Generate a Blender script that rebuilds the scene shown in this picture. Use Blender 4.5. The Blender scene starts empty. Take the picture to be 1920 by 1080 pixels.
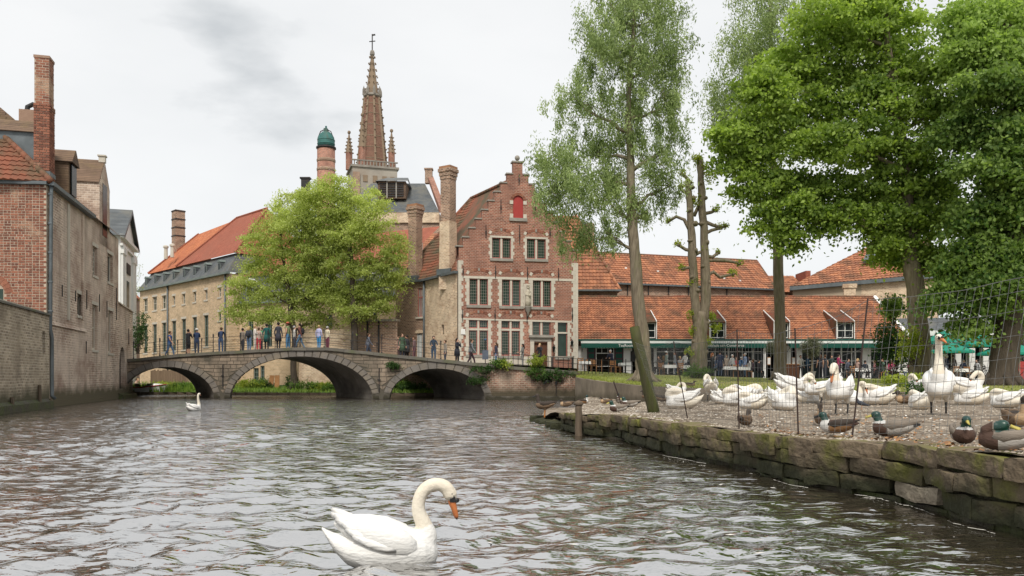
import bpy, math, random
import numpy as np
from mathutils import Vector, Matrix, noise as mnoise
R = random.Random(11)
NR = np.random.RandomState(5)
S = bpy.context.scene
COL = S.collection
PI = math.pi
# ---------------------------------------------------------------- camera, sky, sun, exposure
CZ = 1.4            # eye height above the water, metres
F, CX, HY = 1500.0, 960.0, 707.0      # focal length, axis and horizon of the photograph (1920 wide)
cam_d = bpy.data.cameras.new('camera'); cam = bpy.data.objects.new('camera', cam_d); COL.objects.link(cam)
cam.location = (0, 0, CZ); cam.rotation_euler = (PI / 2, 0, 0)
cam_d.sensor_width = 36; cam_d.lens = 36 * F / 1920; cam_d.shift_y = (HY - 540) / 1920
cam_d.clip_start = 0.1; cam_d.clip_end = 6000
S.camera = cam
SUN_EL, SUN_AZ = math.radians(50), math.radians(184)     # azimuth clockwise from +Y: behind the viewer, from the left
w = bpy.data.worlds.new('World'); S.world = w; w.use_nodes = True
nt = w.node_tree; nt.nodes.clear()
def _n(nt, typ, **kw):
    n = nt.nodes.new(typ)
    for k, v in kw.items():
        if hasattr(n, k): setattr(n, k, v)
        else: n.inputs[k].default_value = v
    return n
sky = _n(nt, 'ShaderNodeTexSky'); sky.sky_type = 'NISHITA'; sky.sun_disc = False
sky.sun_elevation = SUN_EL; sky.sun_rotation = SUN_AZ
tc = _n(nt, 'ShaderNodeTexCoord')
mp = _n(nt, 'ShaderNodeMapping'); mp.inputs['Scale'].default_value = (1.0, 1.0, 2.6); mp.inputs['Location'].default_value = (1.478, 0.267, -0.077)
n1 = _n(nt, 'ShaderNodeTexNoise'); n1.inputs['Scale'].default_value = 2.3; n1.inputs['Detail'].default_value = 7; n1.inputs['Roughness'].default_value = 0.5; n1.inputs['Distortion'].default_value = 0.15
cr = _n(nt, 'ShaderNodeValToRGB')
e = cr.color_ramp.elements
e[0].position = 0.31; e[0].color = (3.3, 3.42, 3.48, 1)
e[1].position = 0.60; e[1].color = (5.0, 5.02, 5.0, 1)
x = cr.color_ramp.elements.new(0.41); x.color = (4.7, 4.75, 4.75, 1)
mx = _n(nt, 'ShaderNodeMix'); mx.data_type = 'RGBA'; mx.inputs[0].default_value = 0.95
bg = _n(nt, 'ShaderNodeBackground'); bg.inputs['Strength'].default_value = 0.1
wo = _n(nt, 'ShaderNodeOutputWorld')
L = nt.links.new
L(tc.outputs['Generated'], mp.inputs['Vector']); L(mp.outputs[0], n1.inputs['Vector']); L(n1.outputs[0], cr.inputs[0])
L(sky.outputs[0], mx.inputs[6]); L(cr.outputs[0], mx.inputs[7]); L(mx.outputs[2], bg.inputs['Color']); L(bg.outputs[0], wo.inputs[0])
sl = bpy.data.lights.new('sun', 'SUN'); sl.energy = 1.5; sl.angle = math.radians(12); sl.color = (1, 0.95, 0.87)
so = bpy.data.objects.new('sun', sl); COL.objects.link(so)
sd = Vector((math.sin(SUN_AZ) * math.cos(SUN_EL), math.cos(SUN_AZ) * math.cos(SUN_EL), math.sin(SUN_EL)))
so.rotation_euler = sd.to_track_quat('Z', 'Y').to_euler(); so.location = (-20, -20, 60)
S.view_settings.view_transform = 'Standard'; S.view_settings.look = 'None'
S.view_settings.exposure = 0.95; S.view_settings.gamma = 1; S.view_settings.use_curve_mapping = False
S.render.engine = 'CYCLES'
S.cycles.max_bounces = 6; S.cycles.diffuse_bounces = 3; S.cycles.glossy_bounces = 3; S.cycles.transmission_bounces = 4
S.cycles.transparent_max_bounces = 4; S.cycles.caustics_reflective = False; S.cycles.caustics_refractive = False
S.cycles.use_denoising = True

# ---------------------------------------------------------------- materials
def mat(name, c0, c1=None, sc=3.0, rough=0.8, bump=0.0, bsc=None, tv=0.0, c2=None, sc2=0.6, th2=0.55, metal=0.0, spec=0.3,
        soft2=0.12, str3=(1, 1, 1), det=4, wet=None):
    m = bpy.data.materials.new(name); m.use_nodes = True
    nt = m.node_tree; L = nt.links.new; b = nt.nodes['Principled BSDF']
    b.inputs['Roughness'].default_value = rough; b.inputs['Metallic'].default_value = metal
    b.inputs['Specular IOR Level'].default_value = spec
    c1 = c1 or tuple(v * 0.8 for v in c0)
    tc = _n(nt, 'ShaderNodeTexCoord'); mp = _n(nt, 'ShaderNodeMapping'); mp.inputs['Scale'].default_value = str3
    L(tc.outputs['Object'], mp.inputs['Vector'])
    nz = _n(nt, 'ShaderNodeTexNoise', Scale=sc, Detail=det); L(mp.outputs[0], nz.inputs['Vector'])
    mr = _n(nt, 'ShaderNodeMapRange'); mr.inputs[1].default_value = 0.28; mr.inputs[2].default_value = 0.72; L(nz.outputs[0], mr.inputs[0])
    fac = mr.outputs[0]
    if tv:
        at = _n(nt, 'ShaderNodeAttribute'); at.attribute_name = 'tone'
        oi = _n(nt, 'ShaderNodeObjectInfo')
        ad = _n(nt, 'ShaderNodeMath', operation='ADD'); L(at.outputs['Fac'], ad.inputs[0]); L(oi.outputs['Random'], ad.inputs[1])
        fr = _n(nt, 'ShaderNodeMath', operation='FRACT'); L(ad.outputs[0], fr.inputs[0])
        mm = _n(nt, 'ShaderNodeMix'); mm.inputs[0].default_value = tv; L(fac, mm.inputs[2]); L(fr.outputs[0], mm.inputs[3])
        fac = mm.outputs[0]
    cm = _n(nt, 'ShaderNodeMix'); cm.data_type = 'RGBA'; L(fac, cm.inputs[0])
    cm.inputs[6].default_value = (*c0, 1); cm.inputs[7].default_value = (*c1, 1)
    out = cm.outputs[2]
    def patch(out, c2, sc2, th2, soft2, loc):
        mp2 = _n(nt, 'ShaderNodeMapping'); mp2.inputs['Location'].default_value = loc; mp2.inputs['Scale'].default_value = str3
        L(tc.outputs['Object'], mp2.inputs['Vector'])
        n2 = _n(nt, 'ShaderNodeTexNoise', Scale=sc2, Detail=6, Roughness=0.6); L(mp2.outputs[0], n2.inputs['Vector'])
        r2 = _n(nt, 'ShaderNodeMapRange'); r2.inputs[1].default_value = th2 - soft2; r2.inputs[2].default_value = th2 + soft2; L(n2.outputs[0], r2.inputs[0])
        c = _n(nt, 'ShaderNodeMix'); c.data_type = 'RGBA'; L(r2.outputs[0], c.inputs[0]); L(out, c.inputs[6]); c.inputs[7].default_value = (*c2, 1)
        return c.outputs[2]
    if c2: out = patch(out, c2, sc2, th2, soft2, (3.1, 1.7, 0.4))
    if wet:      # (z dry, z wet, colour): algae and wetness along a waterline
        sx = _n(nt, 'ShaderNodeSeparateXYZ'); ge = _n(nt, 'ShaderNodeNewGeometry'); L(ge.outputs['Position'], sx.inputs[0])
        n4 = _n(nt, 'ShaderNodeTexNoise', Scale=2.2, Detail=5); L(tc.outputs['Object'], n4.inputs['Vector'])
        ad4 = _n(nt, 'ShaderNodeMath', operation='MULTIPLY_ADD'); L(n4.outputs[0], ad4.inputs[0]); ad4.inputs[1].default_value = -0.5; L(sx.outputs[2], ad4.inputs[2])
        r4 = _n(nt, 'ShaderNodeMapRange'); r4.inputs[1].default_value = wet[0] - 0.25; r4.inputs[2].default_value = wet[1] - 0.25; L(ad4.outputs[0], r4.inputs[0])
        c = _n(nt, 'ShaderNodeMix'); c.data_type = 'RGBA'; L(r4.outputs[0], c.inputs[0]); L(out, c.inputs[6]); c.inputs[7].default_value = (*wet[2], 1)
        out = c.outputs[2]
    L(out, b.inputs['Base Color'])
    if bump:
        n3 = _n(nt, 'ShaderNodeTexNoise', Scale=bsc or sc * 4, Detail=5); L(mp.outputs[0], n3.inputs['Vector'])
        bp = _n(nt, 'ShaderNodeBump', Strength=bump, Distance=0.05); L(n3.outputs[0], bp.inputs['Height']); L(bp.outputs[0], b.inputs['Normal'])
    return m

def brickmat(name, c1, c2, mortar, bw=0.24, bh=0.08, ms=0.012, patch=None, psc=0.35, pth=0.56, psoft=0.1, patch2=None, p2sc=0.8, p2th=0.6,
             rough=0.85, var=0.35, off=0.5, wet=None, bump=0.6, streak=0.0, bias=-0.1, slope=1.0):
    m = bpy.data.materials.new(name); m.use_nodes = True
    nt = m.node_tree; L = nt.links.new; b = nt.nodes['Principled BSDF']; b.inputs['Roughness'].default_value = rough
    b.inputs['Specular IOR Level'].default_value = 0.25
    tc = _n(nt, 'ShaderNodeTexCoord'); sx = _n(nt, 'ShaderNodeSeparateXYZ'); L(tc.outputs['Object'], sx.inputs[0])
    ad = _n(nt, 'ShaderNodeMath', operation='ADD'); L(sx.outputs[0], ad.inputs[0]); L(sx.outputs[1], ad.inputs[1])
    mu = _n(nt, 'ShaderNodeMath', operation='MULTIPLY'); L(sx.outputs[2], mu.inputs[0]); mu.inputs[1].default_value = slope
    cb = _n(nt, 'ShaderNodeCombineXYZ'); L(ad.outputs[0] if slope == 1.0 else sx.outputs[0], cb.inputs[0]); L(mu.outputs[0], cb.inputs[1])
    # slightly wavy courses
    nw = _n(nt, 'ShaderNodeTexNoise', Scale=1.3, Detail=2); L(tc.outputs['Object'], nw.inputs['Vector'])
    vm = _n(nt, 'ShaderNodeVectorMath', operation='MULTIPLY_ADD'); L(nw.outputs['Color'], vm.inputs[0]); vm.inputs[1].default_value = (0.06, 0.05, 0); L(cb.outputs[0], vm.inputs[2])
    br = _n(nt, 'ShaderNodeTexBrick'); br.offset = off; L(vm.outputs[0], br.inputs['Vector'])
    br.inputs['Scale'].default_value = 1; br.inputs['Brick Width'].default_value = bw; br.inputs['Row Height'].default_value = bh
    br.inputs['Mortar Size'].default_value = ms; br.inputs['Bias'].default_value = bias; br.inputs['Mortar Smooth'].default_value = 0.3
    br.inputs['Color1'].default_value = (*c1, 1); br.inputs['Color2'].default_value = (*c2, 1); br.inputs['Mortar'].default_value = (*mortar, 1)
    nz = _n(nt, 'ShaderNodeTexNoise', Scale=1.1, Detail=8, Roughness=0.7); L(tc.outputs['Object'], nz.inputs['Vector'])
    mr = _n(nt, 'ShaderNodeMapRange'); mr.inputs[1].default_value = 0.3; mr.inputs[2].default_value = 0.7; mr.inputs[3].default_value = 1 - var; mr.inputs[4].default_value = 1 + var
    L(nz.outputs[0], mr.inputs[0])
    mm = _n(nt, 'ShaderNodeMix'); mm.data_type = 'RGBA'; mm.blend_type = 'MULTIPLY'; mm.inputs[0].default_value = 1; L(br.outputs['Color'], mm.inputs[6]); L(mr.outputs[0], mm.inputs[7])
    out = mm.outputs[2]
    def patchf(out, c, sc, th, soft, loc, scl=(1, 1, 1)):
        mp = _n(nt, 'ShaderNodeMapping'); mp.inputs['Location'].default_value = loc; mp.inputs['Scale'].default_value = scl; L(tc.outputs['Object'], mp.inputs['Vector'])
        n2 = _n(nt, 'ShaderNodeTexNoise', Scale=sc, Detail=8, Roughness=0.65); L(mp.outputs[0], n2.inputs['Vector'])
        r2 = _n(nt, 'ShaderNodeMapRange'); r2.inputs[1].default_value = th - soft; r2.inputs[2].default_value = th + soft; r2.inputs[4].default_value = 0.8; L(n2.outputs[0], r2.inputs[0])
        cc = _n(nt, 'ShaderNodeMix'); cc.data_type = 'RGBA'; L(r2.outputs[0], cc.inputs[0]); L(out, cc.inputs[6]); cc.inputs[7].default_value = (*c, 1)
        return cc.outputs[2]
    if patch: out = patchf(out, patch, psc, pth, psoft, (5.2, 2.1, 0.7))
    if patch2: out = patchf(out, patch2, p2sc, p2th, psoft, (1.2, 7.1, 3.7))
    if streak: out = patchf(out, tuple(v * 0.35 for v in c1), 1.2, 1 - streak, 0.15, (9.2, 3.1, 0), (1, 1, 0.12))
    if wet:
        ge = _n(nt, 'ShaderNodeNewGeometry'); s4 = _n(nt, 'ShaderNodeSeparateXYZ'); L(ge.outputs['Position'], s4.inputs[0])
        n4 = _n(nt, 'ShaderNodeTexNoise', Scale=1.2, Detail=6); L(tc.outputs['Object'], n4.inputs['Vector'])
        a4 = _n(nt, 'ShaderNodeMath', operation='MULTIPLY_ADD'); L(n4.outputs[0], a4.inputs[0]); a4.inputs[1].default_value = -0.9; L(s4.outputs[2], a4.inputs[2])
        r4 = _n(nt, 'ShaderNodeMapRange'); r4.inputs[1].default_value = wet[0] - 0.45; r4.inputs[2].default_value = wet[1] - 0.45; L(a4.outputs[0], r4.inputs[0])
        cc = _n(nt, 'ShaderNodeMix'); cc.data_type = 'RGBA'; L(r4.outputs[0], cc.inputs[0]); L(out, cc.inputs[6]); cc.inputs[7].default_value = (*wet[2], 1)
        out = cc.outputs[2]
    L(out, b.inputs['Base Color'])
    bp = _n(nt, 'ShaderNodeBump', Strength=bump, Distance=0.02); bp.invert = True; L(br.outputs['Fac'], bp.inputs['Height']); L(bp.outputs[0], b.inputs['Normal'])
    return m

def leafmat(name, dark, light, trans=0.35, rough=0.55):
    m = bpy.data.materials.new(name); m.use_nodes = True
    nt = m.node_tree; L = nt.links.new; b = nt.nodes['Principled BSDF']; o = nt.nodes['Material Output']
    at = _n(nt, 'ShaderNodeAttribute'); at.attribute_name = 'tone'
    cm = _n(nt, 'ShaderNodeMix'); cm.data_type = 'RGBA'; L(at.outputs['Fac'], cm.inputs[0])
    cm.inputs[6].default_value = (*dark, 1); cm.inputs[7].default_value = (*light, 1)
    L(cm.outputs[2], b.inputs['Base Color']); b.inputs['Roughness'].default_value = rough; b.inputs['Specular IOR Level'].default_value = 0.25
    tr = _n(nt, 'ShaderNodeBsdfTranslucent'); hs = _n(nt, 'ShaderNodeHueSaturation', Saturation=1.15, Value=1.5); L(cm.outputs[2], hs.inputs['Color']); L(hs.outputs[0], tr.inputs[0])
    ms = _n(nt, 'ShaderNodeMixShader'); ms.inputs[0].default_value = trans; L(b.outputs[0], ms.inputs[1]); L(tr.outputs[0], ms.inputs[2]); L(ms.outputs[0], o.inputs[0])
    return m

def glassmat(name, c, rough=0.06):
    m = mat(name, c, tuple(v * 0.6 for v in c), sc=1.5, rough=rough, spec=0.5, bump=0.08, bsc=3)
    return m

# ---------------------------------------------------------------- geometry helpers
def P(px, py, d): return Vector(((px - CX) / F * d, d, CZ + (HY - py) / F * d))
def PX(px, d): return (px - CX) / F * d
def PZ(py, d): return CZ + (HY - py) / F * d

class Fac:
    """Upright frame of a facade: origin at its left end, x along it, y into the building, z up."""
    def __init__(s, pa, da, pb, db, z0=0.0):
        s.A = Vector((PX(pa, da), da, z0)); B = Vector((PX(pb, db), db, z0)); v = B - s.A
        s.w = v.length; s.dx, s.dy = v.x / s.w, v.y / s.w; s.rz = math.atan2(s.dy, s.dx); s.z0 = z0
        s.M = Matrix.Translation(s.A) @ Matrix.Rotation(s.rz, 4, 'Z'); s.I = s.M.inverted()
    def u(s, px):
        k = (px - CX) / F
        return (k * s.A.y - s.A.x) / (s.dx - k * s.dy)
    def z(s, px, py): return CZ + (HY - py) / F * (s.A.y + s.u(px) * s.dy) - s.z0
    def uz(s, px, py): return s.u(px), s.z(px, py)
    def loc(s, p): return s.I @ Vector(p)

def tag(o, label=None, cat=None, group=None, kind=None):
    if label: o['label'] = label
    if cat: o['category'] = cat
    if group: o['group'] = group
    if kind: o['kind'] = kind
    return o
def thing(name, label, cat, loc=(0, 0, 0), rz=0.0, group=None, scale=None):
    o = bpy.data.objects.new(name, None); COL.objects.link(o); o.empty_display_size = 0.2
    o.location = loc; o.rotation_euler = (0, 0, rz)
    if scale: o.scale = (scale,) * 3 if not hasattr(scale, '__len__') else scale
    return tag(o, label, cat, group)
def fthing(fac, name, label, cat, group=None): return thing(name, label, cat, fac.A, fac.rz, group)
def obj(name, me, parent=None, M=None, kind=None):
    o = bpy.data.objects.new(name, me); COL.objects.link(o)
    if parent is not None: o.parent = parent
    if M is not None: o.matrix_basis = M
    if kind: o['kind'] = kind
    return o

class MB:
    def __init__(s): s.v = []; s.f = []; s.m = []; s.t = []
    def add(s, vs, fs, m=0, t=None):
        b = len(s.v); s.v.extend([tuple(v) for v in vs])
        for f in fs: s.f.append([i + b for i in f]); s.m.append(m); s.t.append(R.random() if t is None else t)
        return s
    def quad(s, a, b, c, d, m=0, t=None): return s.add([a, b, c, d], [(0, 1, 2, 3)], m, t)
    def poly(s, pts, m=0, t=None): return s.add(pts, [tuple(range(len(pts)))], m, t)
    BF = [(0, 3, 2, 1), (4, 5, 6, 7), (0, 1, 5, 4), (1, 2, 6, 5), (2, 3, 7, 6), (3, 0, 4, 7)]
    def box(s, x0, x1, y0, y1, z0, z1, m=0, t=None, M=None):
        vs = [(x0, y0, z0), (x1, y0, z0), (x1, y1, z0), (x0, y1, z0), (x0, y0, z1), (x1, y0, z1), (x1, y1, z1), (x0, y1, z1)]
        if M is not None: vs = [M @ Vector(v) for v in vs]
        return s.add(vs, s.BF, m, R.random() if t is None else t)
    def hexa(s, vs, m=0, t=None): return s.add(vs, s.BF, m, R.random() if t is None else t)
    def cbox(s, x0, x1, y0, y1, z0, z1, c=0.02, m=0, t=None, j=0.0):
        """box with chamfered edges towards the viewer side (-y)"""
        t = R.random() if t is None else t
        q = lambda: R.uniform(-j, j)
        o = [(x0 + q(), z0 + q()), (x1 + q(), z0 + q()), (x1 + q(), z1 + q()), (x0 + q(), z1 + q())]
        i = [(o[0][0] + c, o[0][1] + c), (o[1][0] - c, o[1][1] + c), (o[2][0] - c, o[2][1] - c), (o[3][0] + c, o[3][1] - c)]
        yy = y0 + q()
        vs = [(a, y1, b) for a, b in o] + [(a, yy + c, b) for a, b in o] + [(a, yy, b) for a, b in i]
        fs = [(8, 9, 10, 11)]
        for k in range(4):
            l = (k + 1) % 4
            fs += [(k, l, 4 + l, 4 + k), (4 + k, 4 + l, 8 + l, 8 + k)]
        return s.add(vs, fs, m, t)
    def ext(s, poly, y0, y1, m=0, t=None, cap=True):
        """polygon in (x,z), counter-clockwise seen from -y, extruded from y0 to y1"""
        n = len(poly); vs = [(a, y0, b) for a, b in poly] + [(a, y1, b) for a, b in poly]
        fs = [(i, i + n, (i + 1) % n + n, (i + 1) % n) for i in range(n)]
        if cap: fs += [tuple(range(n)), tuple(range(2 * n - 1, n - 1, -1))]
        return s.add(vs, fs, m, R.random() if t is None else t)
    def tube(s, pts, rad, n=6, m=0, t=None, cap=True):
        pts = [Vector(p) for p in pts]; k = len(pts)
        if not hasattr(rad, '__len__'): rad = [rad] * k
        t = R.random() if t is None else t
        vs = []; prev = None
        for i, p in enumerate(pts):
            d = (pts[min(i + 1, k - 1)] - pts[max(i - 1, 0)]).normalized()
            if prev is None:
                a = d.orthogonal().normalized()
            else:
                a = prev - d * prev.dot(d)
                a = a.normalized() if a.length > 1e-6 else d.orthogonal().normalized()
            prev = a; bb = d.cross(a)
            r = rad[i]; rx, ry = (r, r) if not hasattr(r, '__len__') else r
            for j in range(n):
                an = 2 * PI * j / n; vs.append(p + a * (math.cos(an) * rx) + bb * (math.sin(an) * ry))
        fs = []
        for i in range(k - 1):
            for j in range(n):
                l = (j + 1) % n; fs.append((i * n + j, i * n + l, (i + 1) * n + l, (i + 1) * n + j))
        if cap: fs += [tuple(range(n - 1, -1, -1)), tuple(range((k - 1) * n, k * n))]
        return s.add(vs, fs, m, t)
    def lathe(s, cx, cy, prof, n=12, m=0, t=None, a0=0.0):
        vs = []; k = len(prof); t = R.random() if t is None else t
        for r, z in prof:
            for j in range(n):
                an = 2 * PI * j / n + a0; vs.append((cx + r * math.cos(an), cy + r * math.sin(an), z))
        fs = [(i * n + j, i * n + (j + 1) % n, (i + 1) * n + (j + 1) % n, (i + 1) * n + j) for i in range(k - 1) for j in range(n)]
        fs += [tuple(range(n - 1, -1, -1)), tuple(range((k - 1) * n, k * n))]
        return s.add(vs, fs, m, t)
    def ell(s, c, r, n=8, k=6, m=0, t=None, M=None):
        vs = []; t = R.random() if t is None else t
        for i in range(k + 1):
            th = PI * i / k
            for j in range(n):
                an = 2 * PI * j / n
                v = Vector((r[0] * math.sin(th) * math.cos(an), r[1] * math.sin(th) * math.sin(an), -r[2] * math.cos(th)))
                if M is not None: v = M @ v
                vs.append(v + Vector(c))
        fs = [(i * n + j, i * n + (j + 1) % n, (i + 1) * n + (j + 1) % n, (i + 1) * n + j) for i in range(k) for j in range(n)]
        return s.add(vs, fs, m, t)
    def loft(s, rings, n=10, m=0, t=None):
        """rings (x, y, z, ry, rz): ellipses across x"""
        vs = []; t = R.random() if t is None else t
        for x, y, z, ry, rz in rings:
            for j in range(n):
                an = 2 * PI * j / n; vs.append((x, y + ry * math.cos(an), z + rz * math.sin(an)))
        k = len(rings)
        fs = [(i * n + j, i * n + (j + 1) % n, (i + 1) * n + (j + 1) % n, (i + 1) * n + j) for i in range(k - 1) for j in range(n)]
        fs += [tuple(range(n - 1, -1, -1)), tuple(range((k - 1) * n, k * n))]
        return s.add(vs, fs, m, t)
    def mesh(s, name, mats, smooth=False):
        me = bpy.data.meshes.new(name); me.from_pydata(s.v, [], s.f)
        for x in (mats if isinstance(mats, (list, tuple)) else [mats]): me.materials.append(x)
        n = len(s.f)
        if n:
            me.polygons.foreach_set('material_index', np.array(s.m, dtype=np.int32))
            if smooth: me.polygons.foreach_set('use_smooth', np.ones(n, dtype=bool))
            a = me.attributes.new('tone', 'FLOAT', 'FACE'); a.data.foreach_set('value', np.array(s.t, dtype=np.float32))
        me.update(); return me
    def build(s, name, mats, parent=None, smooth=False, kind=None, M=None):
        return obj(name, s.mesh(name, mats, smooth), parent, M, kind)

def wall_cells(mb, us, zs, inside, y=0.0, holes=(), depth=0.2, m=0, mr=None, back=None):
    """flat wall in the plane y, cells between breakpoints kept where inside(u,z); holes get reveals of the given depth"""
    us = sorted(set([round(v, 4) for v in us] + [round(v, 4) for h in holes for v in h[:2]]))
    zs = sorted(set([round(v, 4) for v in zs] + [round(v, 4) for h in holes for v in h[2:4]]))
    for i in range(len(us) - 1):
        for k in range(len(zs) - 1):
            a, b, c, d = us[i], us[i + 1], zs[k], zs[k + 1]; cu, cz = (a + b) / 2, (c + d) / 2
            if not inside(cu, cz) or any(h[0] < cu < h[1] and h[2] < cz < h[3] for h in holes): continue
            mb.quad((a, y, c), (b, y, c), (b, y, d), (a, y, d), m, 0.5)
    for h in holes:
        a, b, c, d = h[:4]; r = m if mr is None else mr; e = y + depth
        mb.quad((a, y, c), (a, y, d), (a, e, d), (a, e, c), r, .5); mb.quad((b, y, d), (b, y, c), (b, e, c), (b, e, d), r, .5)
        mb.quad((a, y, d), (b, y, d), (b, e, d), (a, e, d), r, .5); mb.quad((a, e, c), (b, e, c), (b, y, c), (a, y, c), r, .5)
    return mb
def rect_in(u0, u1, z0, z1): return lambda u, z: u0 < u < u1 and z0 < z < z1

def win(parent, u0, u1, z0, z1, y, fm, gm, cols=2, rows=2, fw=0.06, name='window', bars=True):
    """a window set in an opening: frame with glazing bars (part) and its pane (sub-part)"""
    f = MB(); e = 0.004
    u0 += e; u1 -= e; z0 += e; z1 -= e
    f.box(u0, u0 + fw, y - .05, y + .03, z0, z1); f.box(u1 - fw, u1, y - .05, y + .03, z0, z1)
    f.box(u0 + fw, u1 - fw, y - .05, y + .03, z0, z0 + fw); f.box(u0 + fw, u1 - fw, y - .05, y + .03, z1 - fw, z1)
    if bars:
        for i in range(1, cols):
            x = u0 + (u1 - u0) * i / cols; f.box(x - fw * .4, x + fw * .4, y - .04, y + .02, z0 + fw, z1 - fw)
        for i in range(1, rows):
            x = z0 + (z1 - z0) * i / rows; f.box(u0 + fw, u1 - fw, y - .036, y + .018, x - fw * .35, x + fw * .35)
    o = f.build(name, fm, parent)
    g = MB(); g.box(u0 + fw * .5, u1 - fw * .5, y + .005, y + .015, z0 + fw * .5, z1 - fw * .5); g.build('pane', gm, o)
    return o

def tile_sheet(mb, bl, br, tl, tr, tw=0.22, ch=0.28, hump=0.035, lip=0.03, m=0, jit=0.25, each=None, skip=None):
    """interlocking clay pantiles over the planar patch bottom-left, bottom-right, top-left, top-right; one curved shell per tile"""
    bl, br, tl, tr = map(Vector, (bl, br, tl, tr))
    ux = (br - bl).normalized() if (br - bl).length > 1e-6 else (tr - tl).normalized()
    nrm = (br - bl).cross(tl - bl) if (br - bl).length > .1 else (tr - tl).cross(tl - bl)
    nrm.normalize()
    up = nrm.cross(ux).normalized()
    ht = (tl - bl).dot(up); rows = max(1, int(round(ht / ch))); 
    def edge(p, q, v):   # u of an edge at height v
        d = (q - p); k = min(max(v / max(d.dot(up), 1e-6), 0), 1); return (p + d * k - bl).dot(ux)
    for r in range(rows):
        v0, v1 = ht * r / rows, ht * (r + 1) / rows
        l0, l1, r0, r1 = edge(bl, tl, v0), edge(bl, tl, v1), edge(br, tr, v0), edge(br, tr, v1)
        i0, i1 = int(math.floor(min(l0, l1) / tw)), int(math.ceil(max(r0, r1) / tw))
        for i in range(i0, i1):
            if skip and skip((i + .5) * tw, (v0 + v1) / 2): continue
            us = [i * tw, (i + .3) * tw, (i + .62) * tw, (i + 1) * tw]; hs = [0, hump, hump * .55, 0]
            lo = [min(max(u, l0), r0) for u in us]; hi = [min(max(u, l1), r1) for u in us]
            if lo[3] - lo[0] < .02 and hi[3] - hi[0] < .02: continue
            jz = R.uniform(0, .008)
            A = [bl + ux * u + up * v0 + nrm * (h + lip + jz) for u, h in zip(lo, hs)]
            B = [bl + ux * u + up * v1 + nrm * (h * .8 + .004) for u, h in zip(hi, hs)]
            C = [bl + ux * u + up * v0 + nrm * 0.0 for u in lo]
            tgt = MB() if each is not None else mb
            tgt.add(C + A + B, [(k, k + 1, 5 + k, 4 + k) for k in range(3)] + [(4 + k, 5 + k, 9 + k, 8 + k) for k in range(3)], m, R.random())
            if each is not None: each(tgt)
    return mb

def rough_block(w, d, h, n=4, rnd=0.16, amp=0.03, seed=0):
    """a weathered stone: cube grid pulled towards rounded corners and roughened; centred, sizes w,d,h"""
    vs = {}; fs = []; lst = []
    def vid(p):
        k = tuple(round(c, 4) for c in p)
        if k not in vs:
            q = Vector(p); e = max(abs(q.x), abs(q.y), abs(q.z))
            sph = q.normalized(); q2 = q.lerp(sph * 1.18, rnd * (q.length - 1) / .732)
            o = Vector((q2.x * w / 2, q2.y * d / 2, q2.z * h / 2))
            nn = mnoise.noise_vector(o * 3.1 + Vector((seed * 7.3, seed * 1.9, 0))) * amp + mnoise.noise_vector(o * 9 + Vector((seed, 3, 1))) * amp * .5
            vs[k] = len(lst); lst.append(o + nn)
        return vs[k]
    for ax in range(3):
        for sg in (-1, 1):
            for i in range(n):
                for j in range(n):
                    c = []
                    for a, b in ((0, 0), (1, 0), (1, 1), (0, 1)):
                        p = [0, 0, 0]; p[ax] = sg; p[(ax + 1) % 3] = -1 + 2 * (i + a) / n; p[(ax + 2) % 3] = -1 + 2 * (j + b) / n
                        c.append(vid(p))
                    fs.append(c if sg > 0 else c[::-1])
    return lst, fs

def remesh(mb, voxel, smooth=4):
    me = mb.mesh('tmp', [], True); o = bpy.data.objects.new('tmp', me); COL.objects.link(o)
    r = o.modifiers.new('r', 'REMESH'); r.mode = 'VOXEL'; r.voxel_size = voxel; r.use_smooth_shade = True
    s = o.modifiers.new('s', 'SMOOTH'); s.iterations = smooth; s.factor = .5
    dg = bpy.context.evaluated_depsgraph_get(); dg.update()
    out = bpy.data.meshes.new_from_object(o.evaluated_get(dg), depsgraph=dg)
    bpy.data.objects.remove(o); bpy.data.meshes.remove(me)
    return out
def paint(me, mats, f):
    me.materials.clear()
    for x in mats: me.materials.append(x)
    n = len(me.polygons); c = np.empty(n * 3, dtype=np.float32); me.polygons.foreach_get('center', c); c = c.reshape(-1, 3)
    me.polygons.foreach_set('material_index', np.array([f(*p) for p in c], dtype=np.int32))
    me.polygons.foreach_set('use_smooth', np.ones(n, dtype=bool)); me.update(); return me

def quads_mesh(name, V, tone, mats, nq=4, smooth=False):
    """fast mesh from an (n,4,3) array of quads or (n,3,3) of triangles"""
    n = V.shape[0]; k = V.shape[1]
    me = bpy.data.meshes.new(name); me.vertices.add(n * k); me.vertices.foreach_set('co', V.reshape(-1).astype(np.float32))
    me.loops.add(n * k); me.loops.foreach_set('vertex_index', np.arange(n * k, dtype=np.int32))
    me.polygons.add(n); me.polygons.foreach_set('loop_start', np.arange(0, n * k, k, dtype=np.int32))
    for x in (mats if isinstance(mats, (list, tuple)) else [mats]): me.materials.append(x)
    a = me.attributes.new('tone', 'FLOAT', 'FACE'); a.data.foreach_set('value', np.asarray(tone, dtype=np.float32))
    me.update(calc_edges=True); me.validate(); return me

def copy_tree(o, parent=None):
    c = o.copy(); COL.objects.link(c)
    if parent is not None: c.parent = parent
    for ch in list(o.children): copy_tree(ch, c)
    return c
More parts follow.
